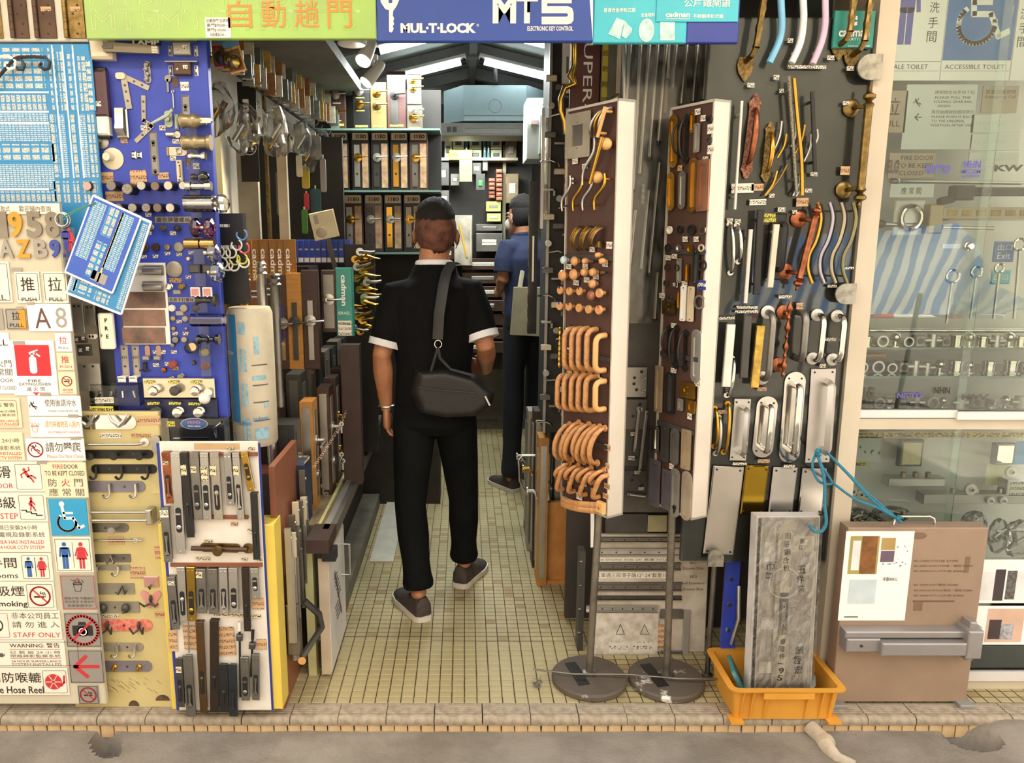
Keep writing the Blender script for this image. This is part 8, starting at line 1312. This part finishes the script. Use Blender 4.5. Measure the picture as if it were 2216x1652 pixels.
bt('shelf','dark shelf unit below the royal blue boxes','shelf',-.90,3.98,.55,.26,.3,.93,dkwood)
t=sgn('teal_box','tall teal box with vertical white lettering and spec label',F1,727,580,763,728,tz,t=.05,z=.02,cat='box');q_=t['wh'];text('cadman',whiteink,t,w=.13,h=.022,y=.05,z=.001,rot=-PI/2,bold=.03);MB().box(0,-q_[1]*.38,.0005,q_[0]*.8,q_[1]*.22,.001).build('spec_label',tagm,t);text('ISRAEL',whiteink,t,w=.05,y=-.045,z=.001);text('cadman',ink,t,w=.045,y=-q_[1]*.31,z=.002)
t=sgn('lock_sample','silver plated lock board beside the tall teal box',F1,696,585,728,720,dkwood,t=.04,z=.02,cat='lock sample');q_=t['wh'];MB().box(0,0,.002,q_[0]*.7,q_[1]*.86,.004).build('plate',dsteel,t);lever(t,0,.01,.004,steel,1,'Z')
t=bt('catalogue_stand','tilted white leaflet picturing a door viewer above the blue boxes','leaflet',0,0,0,.001,.001,.001,plqw);t.matrix_basis=F2 .m(*F2 .hit(713,488),.14,R(12));MB().cham(0,0,0,.115,.125,.003).build('leaflet',mat('leaflet_ivory','DAD4B4',.4),t);MB().lathe([(.024,0),(.022,.004),(.008,.005)],18,(-.02,-.03,.003)).box(-.03,.03,.004,.02,.04,.002).build('picture',bst,t);MB().box(0,-.16,-.012,.02,.22,.008).build('stand_leg',gun,t)
bt('shelf','narrow dark block under the tall teal box','shelf',-.49,3.28,.55,.08,.06,.62,dkwood)
# golden handle cluster
for i in range(22):p=at(768+rnd.uniform(-8,26),545+8.2*i,3.55+.1*rnd.random());t=thing('gold_handle','glittering %s lever handle, %s down the column beside the person in black'%('brass' if i%4 else 'steel',ORD[i]),'handle',M.Translation(p),'brass levers in the glittering column');MB().lathe([(.018,-.01),(.018,-.004),(.007,0),(.007,.03)],12,(0,0,0),'Y').tube([(0,-.02,0),(.05,-.03,0),(.07,-.02,.004)],[.008,.007,.005],8).build('lever',brass if i%4 else steel,t);t.matrix_basis=t.matrix_basis@M.Rotation(rnd.uniform(-.4,.4),4,'Y')
bt('handle_rack','slim dark rack carrying the glittering brass levers','rack',-.50,3.72,.57,.14,.05,1.02,black)
# lever board shelves
F3=frY(4.45);shg=mat('green_glass_edge','7F9C90',.3)
sh=thing('shelf_unit','dark shelf wall of lock boards with green glass shelves at the back of the shop','shelf',F3 .m(*F3 .hit(815,400),-.1));MB().box(0,-.12,-.06,.72,1.30,.06).build('back',mat('shelf_back_dark','2C2825',.7),sh)  # near-black back panel behind the lock boards
for py in(283,415,548):a=F3 .hit(815,py)-F3 .hit(815,400);MB().box(0,a.y,.06,.72,.010,.20).build('glass_shelf',shg,sh)
bt('pedestal','dark base cabinet under the lever board shelves','cabinet',-.50,4.66,.0,.70,.25,1.30,mat('dark_cabinet','332B26',.6))
sis=mat('iseo_strip','C9A27C',.4,var=.2,vs=30)
def lb(i,row,x0,y0,x1,y1,m,kind):
 t=sgn('lever_board','%s lever handle board, %s along the %s glass shelf'%(('dark','black','tan','purple brown','maroon','grey')[kind],ORD[i],row),F3,x0,y0,x1,y1,m,t=.03,z=.0,cat='lock sample');w_,h_=t['wh'][:2]
 if row=='top':
  if kind!=3:
   for j in range(3 if kind==0 else 2):lever(t,-w_*.1,h_*(.28-.26*j),0,(dbrass,steel,brass)[(i+j)%3],1,'Z');MB().box(-w_*.05,h_*(.16-.26*j),.001,w_*.5,.006,.001).build('label_strip',ylw if kind else tagm,t)
  else:MB().box(-w_*.1,0,.002,w_*.4,h_*.8,.004).build('long_plate',gun,t);lever(t,-w_*.1,.03,.004,black,1,'Z')
  MB().box(0,-h_*.42,.001,w_*.75,.012,.001).build('label_strip',ylw,t)
 else:
  MB().box(0,h_*.44,.002,w_*.85,h_*.12 if row=='middle' else h_*.14,.003).build('name_plate',tagm if 0 else mat('ivory_name_plate','D8C8A6',.5),t)
  for j,c_ in enumerate('ISEO'):text(c_,redink if j==1 else ink,t,h=h_*.065,x=w_*(-.24+.16*j)+(.003 if j==0 else 0),y=h_*.44,z=.004,bold=.05)
  MB().box(-w_*.2,-h_*.06,.002,w_*.3,h_*.72,.004).build('long_plate',(dsteel,alu,gun,goldp)[i%4],t);MB().box(w_*.25,-h_*.06,.002,w_*.34,h_*.76,.002).build('spec_strip',sis,t);lever(t,-w_*.15,h_*.08,.004,(steel,goldp,alu)[i%3],1,'Z');MB().lathe([(.006,0),(.006,.001)],10,(-w_*.2,-h_*.2,.006)).build('keyhole',blackp,t)
for i,(x0,y0,x1,y1,m,kd)in enumerate(((713,134,747,282,dwood,0),(763,175,800,282,blackp,1),(802,178,836,282,mat('tan_board','8C7444',.5),2),(838,154,878,282,mat('purple_brown','5A3B38',.35,coat=.3),3),(881,228,914,282,mat('grey_brown','6A5A50',.5),5))):lb(i,'top',x0,y0,x1,y1,m,kd)
lb(5,'top',881,160,911,225,mat('pale_info','B9BFB4',.5),5)
for i,(x0,x1)in enumerate(((716,755),(761,800),(803,842),(845,884),(886,926))):lb(i,'middle',x0,288,x1,414,(blackp,blackp,blackp,blackp,dwood)[i],(1,1,1,1,4)[i])
for i,(x0,x1)in enumerate(((700,742),(744,786),(789,829),(831,871),(873,912))):lb(i,'lower',x0,424,x1,545,(dwood,dwood,maroon,blackp,blackp)[i],(0,0,4,1,1)[i])
# left wall: white wall strip, posts, black poster, hanging packs
WX=Fr((-1.065,0,0),(0,1,0),(0,0,1));t=thing('vertical_banner','black vertical banner with white letters and key drawing on the side wall','banner',frY(3.3).m(*frY(3.3).hit(538,287)),None);MB().box(0,0,0,.075,.395,.006).build('banner',mat('banner_black','1E1B1A',.4),t);text('med',plqw,t,w=.12,h=.035,y=.07,z=.004,rot=-PI/2,bold=.05);MB().ring(circ(.03,24,0,-.06),circ(.028,24,0,-.06),.003,.004).box(.0,-.05,.0045,.01,.05,.001,.7).build('key_drawing',plqw,t);text('Strong Secure Solutions',plqw,t,w=.055,h=.006,y=-.075,z=.004)
for i,(x,y,w_,m,lab)in enumerate(((-.955,3.5,.09,mat('aged_grey_board','8C887C',.7,var=.15),'aged grey board standing beside the black banner'),(-.86,3.75,.045,mat('ivory_post','C9B99A',.6),'ivory post between hanging bags'),(-.90,3.62,.012,dbrass,'thin brassy post edge beside the grey board'))):bt('post',lab,'post',x,y,.0,w_,.03,2.25 if i else 2.0,m)
pk=[mat('pack_'+c_,c_,.35,var=.25,vs=40)for c_ in('B9B6A6','C8A24A','8E958C','5E6258','D8D2B8','A06A3C')]
hr=thing('hanging_rail','dark hanging rail full of packs running back along the ceiling','rail',M.Translation((-.88,3.6,2.18)));MB().cyl((0,-1.0,.06),(.1,.85,.0),.008).build('rail',black,hr)
for i in range(20):MB().tube([(i*.005,-.95+.09*i,.055-.003*i),(.05+i*.005,-.97+.09*i,.05-.003*i),(.06+i*.005,-.97+.09*i,.065-.003*i)],.0025,6).build('hook',steel,hr)
for k_2 in range(2):
 for i in range(26):x=-.93+.007*i+.06*k_2+rnd.uniform(-.01,.01);y=2.72+.07*i;j_=(i*5+k_2*2)%6;bt('blister_pack','%s hardware pack, %s from the street in the %s row over the hanging rail'%(('stone grey','amber','sage','charcoal','cream','rusty')[j_],ORD[i],('upper','lower')[k_2]),'pack',x,y,(2.31,2.21)[k_2]+rnd.uniform(-.012,.012),.045,.01,.085,pk[j_ if j_ not in(1,5)or i%2 else 0],'packs above the hanging rail')
for i in range(12):x=-.90+.012*i+rnd.uniform(-.03,.03);y=2.85+.125*i;b=MB().ell((0,0,0),.05,.03,.09,10,7);b.v=[tuple(V(v)*(1+.3*NZ.noise(V(v)*30+V((i,0,0)))))for v in b.v];tag(b.build('hardware_bag',film,None,M.Translation((x,y,2.07+rnd.uniform(-.04,.03))),smooth=False),'crumpled clear bag of shiny parts, %s from the street under the rail'%ORD[i],'bag','clear bags on the side wall');MB().cyl((x-.02,y,2.03),(x+.02,y,2.09),.012).build('metal_part',(brass,copper,steel)[i%3],COL.objects[-1]if 0 else bpy.data.objects['hardware_bag' if not i else 'hardware_bag.%03d'%i]).matrix_basis=M.Translation((-x,-y,-2.07))
for i,(px,py,c_)in enumerate(((478,112,'D8756A'),(500,118,'C98A50'),(515,128,'D89A60'))):t=thing('blister_pack',('pink backed clear blister pack with dark ball lock','orange backed blister pack catching the light','largest orange blister pack with golden padlock')[i],'pack',frY(2.62).m(*frY(2.62).hit(px,py),.02*i,R((4,8,14)[i])));MB().cham(0,0,0,.05,.10,.002).build('card',mat('card_'+c_,c_,.4),t);MB().ell((0,-.02,.01),.018,.022,.014).build('padlock',(gun,brass,brass)[i],t);MB().cham(0,-.015,.002,.042,.06,.024,.008).build('blister',clear,t);MB().box(0,.038,.003,.05,.022,.001).build('header',mat('header_blue','4A7FA8',.5),t)
for i,(z_,h_,d_)in enumerate(((1.78,.36,2.72),(1.72,.34,2.86),(1.56,.05,2.7),(1.44,.05,2.75))):bt('lever_sample',('black and steel lever plates sample beside the blue board','olive brass lever plate sample beside the black one','black wedge shelf beside the blue board','lower dark wedge shelf with small packets')[i],'sample',-.98+.02*(i%2),d_,z_,.14,.10,h_,(gun,mat('olive_plate','8A8050',.4,.5),black,dkwood)[i])
# closer board at the counter end
bt('closer_board','upright reddish brown board edge at the counter end carrying window stays','board',-.635,2.60,.0,.02,.34,.88,wood2)
for i in range(9):
 y=2.47+.032*i;h_=(.42,.30,.34,.30,.38,.30,.34,.28,.40)[i];z_=.44+.02*(i%3)+.012*i;t=thing('window_stay','%s window stay arm, %s back on the reddish brown board'%(('white','cream','grey')[i%3],ORD[i]),'window stay',M.Translation((-.60+.008*(i%2),y,z_)));MB().box(0,0,0,.022,.012,h_).build('arm',(lightst,ivory,dsteel)[i%3],t);MB().box(.014,-.004,-.05,.008,.008,h_*.75).build('link',steel,t);MB().lathe([(.005,0),(.005,.004)],8,(.011,0,h_*.42),'X').build('rivet',steel,t)
t=thing('door_closer','grey door closer with folded dark arm low on the reddish brown board','door closer',M.Translation((-.60,2.50,.27)));MB().cham(0,0,-.02,.045,.19,.045).build('body',dsteel,t);t.children[-1].matrix_basis=M.Rotation(PI/2,4,'X');MB().cyl((0,.0,-.12),(0,.0,-.09),.016).cyl((0,0,.1),(0,0,.2),.016).build('spindle',alu,t);MB().tube([(.04,.0,.10),(.085,.02,.04),(.09,.04,-.02),(.03,-.02,-.10)],.012,6).build('folded_arm',gun,t);MB().lathe([(.014,0),(.014,.004)],14,(.03,-.034,-.11),'Y').build('arm_tip',paleh,t)
t=bt('door_sample','white door sample panel with black drawing and steel handle leaning on the counter','panel',-.515,2.80,.015,.035,.36,.46,mat('beige_panel_edge','C9B7A0',.5));MB().box(.019,0,.23,.003,.35,.45).build('white_face',mat('white_face','CFCCC8',.35),t);MB().tube([(.02,.10,.40),(.055,.10,.40),(.055,.10,.27),(.02,.10,.27)],.005,8).build('handle',steel,t);fx2=Fr((.022,0,.24),(0,1,0),(0,0,1));me=MB().box(0,0,0,.012,.26,.001,.5);[me.box(-.04+.012*(i%6),.09-.02*i,0,.07,.005,.001)for i in range(10)];o=me.build('printed_drawing',greyink,t,fx2 .m())
bt('track_end','dark brown wooden block at the near end of the counter rails','block',-.52,2.64,.52,.08,.16,.05,dkwood);bt('board','pale green painted plank behind the white sample panel','board',-.57,2.66,.0,.03,.05,.52,mat('pale_green_plank','C5C28E',.6));bt('rubber_block','black rubber cap of the rail above the white sample panel','cap',-.49,2.63,.47,.05,.05,.045,blackp)
t=bt('white_sheet','white paper sheet on the floor against the stone plinth','sheet',-.42,4.1,.0,.12,.9,.012,mat('paper_sheet','C5BFAE',.7))
# ================================================================ inside: back
AB=frY(5.6);du=mat('pale_blue_duct','A9C3C8',.4,.1,var=.03);t=sgn('duct_box','pale blue sheet metal box hanging under the ridge',AB,1003,184,1140,262,du,t=.5,cat='box');w_,h_=t['wh'][:2]
for s_ in(-1,1):MB().add([(s_*w_/2,-h_/2,0),(s_*(w_/2+.14),-h_/2,-.12),(s_*(w_/2+.14),h_/2-.02,-.12),(s_*w_/2,h_/2,0)],[(0,1,2,3)[::s_]]).build('wing',du,t)
MB().ring(circ(.045,28,0,-.02),circ(.043,28,0,-.02),.0005,.0015).box(0,-h_*.34,.001,w_,.004,.003).build('pressed_mark',dalu,t);MB().cyl((0,h_/2+.02,.02),(0,h_/2+.10,.02),.02).build('hanger',blackp,t)
t=sgn('air_conditioner','long grey air conditioner with slatted grille below the pale blue box',AB,948,266,1146,294,mat('ac_grey','87857A',.5),t=.3,z=.05,cat='air conditioner');w_,h_=t['wh'][:2];MB().box(w_*.1,-h_*.15,.001,w_*.6,h_*.42,.002).build('grille',gun,t);[MB().box(w_*.1,h_*(-.3+.07*j),.0025,w_*.6,.002,.003).build('slat',dsteel,t)for j in range(5)];[MB().box(w_*(-.38+.06*j),0,.001,.03,h_*.4,.003).build('badge',blackp,t)for j in range(2)]
F4=frY(6.2);t=sgn('back_rack','cluttered dark back wall rack with wooden shelf and post',F4,880,225,1150,800,mat('rack_dark','3A352F',.7,var=.3,vs=4),t=.02,z=-.05,cat='rack');q_=t['wh'];a=F4 .hit(1010,348);MB().box(a.x-q_[2],a.y-q_[3],.08,.78,.02,.2).build('shelf',bst,t);a=F4 .hit(1090,500);MB().box(a.x-q_[2],a.y-q_[3],.06,.025,1.3,.04).build('post',mat('pale_post','B0A688',.6),t)
pg=mat('pale_green_tray','C4C6A0',.5,var=.08);bw=mat('blue_white_box','B5C9D6',.5);rbx=mat('rust_box','B5684A',.5)
def gsgn(nm,lab,cat,c,m,g,z=.1,t_=.1,y4=None):return sgn(nm,lab,y4 or F4,*c,m,t=t_,z=z,cat=cat)
IT=[('tray_box','pale green parts tray','box',pg,[(962,302,978,346),(980,298,1004,322),(980,324,1004,334),(1016,300,1042,322),(1016,324,1042,346),(1062,300,1086,322),(1062,324,1086,346)]),('blue_carton','pale blue carton with yellow spot','box',bw,[(928,297,945,310),(936,312,953,326),(936,328,953,343)]),('rust_packet','small rust-red packet','packet',rbx,[(1058,386+9*j,1071,393+9*j)for j in range(5)]+[(1074,366+10*j,1087,374+10*j)for j in range(7)]),('grey_grille','dark wire cutter pack','pack',gun,[(945,350,972,402),(1022,352,1042,378)]),('lock_card','clear pack of hardware on the back rack','pack',dalu,[(928,415,948,455),(950,412,972,450),(975,376,994,402),(1044,345,1056,370),(930,360,940,410)]),('note','yellow-green notice sheet','notice',mat('lime_note','C9CC7A',.5,var=.15,vs=20),[(1052,436,1084,458),(1054,462,1084,480)]),('teal_book','narrow teal spine box','box',mat('teal_spine','3E6E72',.5),[(1006,302,1013,346),(1046,302,1052,346),(1054,302,1060,346)]),('brown_case','brown wooden lock case','case',mat('beige_case','8C7858',.5,var=.2),[(1094,300,1118,350),(1096,376,1122,440)]),('wall_box','pale wall socket box','box',whitep,[(1096,382,1118,398)]),('dark_shelf_box','dark stock box on the lower rack','box',bronze,[(930,500+34*j,990,528+34*j)for j in range(5)]+[(1000,560+30*j,1090,584+30*j)for j in range(7)]),('steel_bin','grey stock bin on the back rack','bin',dsteel,[(1030,485,1088,500),(1030,505,1088,545),(905,470,925,545)])]
for nm,lab,cat,m,cs_ in IT:
 for j,c in enumerate(cs_):t=gsgn(nm,lab+(', %s of its kind from the duct box'%ORD[j]if len(cs_)>1 else ' under the brown wooden lock case'),cat,c,m,None,z=.10+.01*(j%3));q_=t['wh'];MB().cham(0,0,.0,q_[0]*.55,q_[1]*.35,.004).build('print' if nm!='tray_box' else 'opening',{'tray_box':gun,'blue_carton':ylw,'rust_packet':tagm}.get(nm,tagm if j%2 else steel),t)
F5=frY(6.04);t=sgn('yellow_carton','yellow and white lock carton on the back shelf',F5,972,324,1022,346,mat('carton_yellow','D9B43C',.5),t=.1,z=0,cat='box');q_=t['wh'];MB().box(.01,0,.001,q_[0]*.8,q_[1]*.8,.001).build('white_label',plqw,t);MB().prism(circ(.022,20,-.04,0),.002,.003).build('round_badge',mat('carton_yellow','D9B43C',.5),t);text('Yale',ink,t,w=.034,x=-.04,z=.003,bold=.03)
t=sgn('padlock_card','big olive oval padlock card hanging below the yellow carton',F5,994,346,1022,394,mat('olive_card','7E7A58',.4),t=.02,z=.05,cat='pack');MB().prism(circ(.04,20,0,.04),.001,.002).build('yellow_disc',mat('disc_yellow','C9C050',.5),t)
t=sgn('padlock_card','dark packet with bright green padlock',F5,1030,376,1050,412,gun,t=.02,z=.05,cat='pack');MB().cham(.0,-.01,.001,.03,.04,.01).build('padlock',mat('green_padlock','3FBF4A',.4),t)
t=sgn('display_mirror','tall glass case with yellow folded ruler behind the person in black',F5,983,466,1022,575,mat('case_mottled','C2B8A6',.3,var=.3,vs=6),t=.05,z=0,cat='case');MB().box(0,0,.004,.014,.26,.004,.22).build('ruler',mat('ruler_yellow','D9A83C',.4),t);MB().box(.058,0,.002,.006,.33,.01).build('edge',chrome,t)  # case front in a mottled pale beige
MC=frY(4.2);t=sgn('key_machine','white box machine with lettering high by the aisle column',MC,1140,212,1196,345,mat('machine_white','C4C8C2',.45),t=.25,z=0,cat='machine');q_=t['wh'];MB().box(.2,0,-.12,.22,.05,.05).build('bracket',gun,t);text('Zo',ink,t,w=.04,x=.03,y=q_[1]*.36,z=.001,bold=.02);MB().cham(.02,-.03,.0,.05,.20,.03).build('side_panel',mat('machine_panel','B2B6B0',.5),t);MB().box(-.03,q_[1]*.1,.01,.035,.02,.02).build('pink_tag',mat('tag_pink','E0C4BE',.5),t)
# ================================================================ right aisle column
t=bt('aisle_column','tall dark column rack of locks and closers on the machine side of the aisle','rack',.425,3.58,.74,.12,.30,1.76,mat('column_dark','33302D',.6,var=.2,vs=6));MB().box(-.06,-.155,.88,.012,.012,1.76).box(.06,-.155,.88,.012,.012,1.76).build('corner_strip',alu,t)
gl=('pale plastic catch','steel corner bracket','chrome door hook','grey strike box','bright cylinder guard')
for i in range(40):
 z_=2.28-.038*i;kd=(i*3)%5;t=thing('rack_hardware','%s on the aisle column, %s down that side'%(gl[kd],ORD[i%20]+(' pair' if i>=20 else '')),'hardware',M.Translation((.385+.042*(i%3)-.02,3.405-.01*(i%2),z_)));m=(ivory,steel,chrome,dalu,lightst)[kd]
 if kd==1:MB().box(0,0,0,.05,.03,.008).box(.021,0,-.012,.008,.03,.03).build('bracket',m,t)
 elif kd==2:MB().tube([(-.04,0,.0),(0,-.02,.008),(.03,-.02,-.006),(.036,-.01,-.02)],.005,8).build('hook',m,t)
 elif kd==4:MB().lathe([(.014,-.02),(.014,.0),(.009,.012)],12,(0,0,0),'Y').build('guard',m,t)
 else:MB().cham(0,0,-.012,.045,.022,.024,.004).build('case',m,t);MB().screws([(-.012,0),(.012,0)],.003,.012).build('screw',gun,t)
for i,(x,z_,h_,m,lab)in enumerate(((.335,1.66,.50,lightst,'long bright vertical bar bolt at the aisle side of the column'),(.352,1.70,.42,chrome,'second long vertical bar bolt beside the first'),(.30,1.20,.66,mat('glossy_black','121212',.12),'tall glossy black rail profile hanging along the column'),(.45,1.80,.36,ivory,'upright grey-white closer housing on the column'),(.43,2.22,.22,plqw,'pale window handle strip high on the column'))):t=bt('bar_bolt',lab,'bolt',x,3.41,z_,.012 if i<2 else .04,.02,h_,m);MB().box(0,-.012,h_*.5,.008,.006,h_*.3).build('slide',steel,t)
t=thing('lock_board','black velvet board with two round chrome locks in a wooden frame by the aisle','lock sample',M.Translation((.445,3.46,0)));MB().box(0,0,.20,.155,.03,.40).box(0,-.004,.008,.17,.06,.016).build('wooden_frame',wood,t);MB().box(.006,-.017,.21,.13,.006,.36).build('velvet_face',mat('velvet_navy','14161C',.9),t)
for z_ in(.31,.15):MB().lathe([(.024,0),(.022,.006),(.014,.008),(.012,.014)],20,(.006,-.02,z_),'Y').build('lock',chrome,t);t.children[-1].matrix_basis=M.Translation((0,-.04-.0,0))@M.Diagonal((1,-1,1,1))if 0 else M.Translation((0,-.012,0))
for i,(x,y,z_,h_,m)in enumerate(((.365,3.46,0,.72,orw),(.36,3.66,0,.80,dkwood),(.35,3.88,0,.75,alu),(.36,4.1,0,.7,dkwood),(.445,3.58,0,.73,black),(.53,3.5,0,.55,plqg))):sample('%s lock sample on the machine side of the aisle, %s inward'%(('tan wood','dark','silver edged','brown','black','white')[i],ORD[i]),x,y,z_,h_,.12,m,(steel,alu,dsteel)[i%3],lvm[i%4],.045,s=-1)
t=thing('tubular_handle','bent chrome tube handle projecting into the aisle near the tan sample','handle',M.Translation((.30,3.46,.50)));MB().tube([(.03,0,.12),(-.03,0,.12),(-.045,0,.10),(-.04,0,.0),(-.01,0,-.07)],.006,8).build('tube',steel,t)
bt('side_counter','dark side counter behind the aisle column','counter',.90,4.6,0,.5,3.2,.9,mat('dark_cabinet','332B26',.6));bt('stock_shelves','tall dark stock shelving along the machine side','shelving',.86,4.8,.9,.36,2.8,1.5,mat('rack_dark','3A352F',.7))
# dark tools hanging between the posts
tr=bt('tool_rack','dark peg rack of hanging tools beyond the ivory post','rack',-.90,4.12,1.35,.54,.03,.78,mat('rack_dark','3A352F',.7));FT=frY(4.0)
for i,(px,py,w_,h_,m,lab)in enumerate(((662,385,16,46,mat('tool_yellow','C9B03A',.5),'yellow clamp'),(664,437,10,36,redink,'red tape reel pack'),(660,480,12,50,mat('tool_green','4E8A3A',.5),'green handled screwdriver'),(645,300,22,60,steel,'clear pack of cutters'),(683,320,24,50,dsteel,'grey pack of pliers'),(600,300,12,80,gun,'dark long wrench'),(684,440,22,60,mat('tool_teal','2C5A5E',.4),'teal bagged cutter'),(606,420,14,90,dalu,'dull steel file'),(648,360,12,44,ivory,'ivory price card'),(700,380,12,70,plqg,'pale narrow packet'))):
 t=put(FT,'hanging_tool',lab+' hanging on the dark peg rack','tool',px,py,.03*(i%3));s_=FT.mm(px,py);MB().prism(rr(w_*s_,h_*s_,w_*s_*.3),0,.012).build('grip',m,t);MB().cyl((0,h_*s_*.3,.006),(0,h_*s_*.62,.006),.005).build('shank',steel,t)
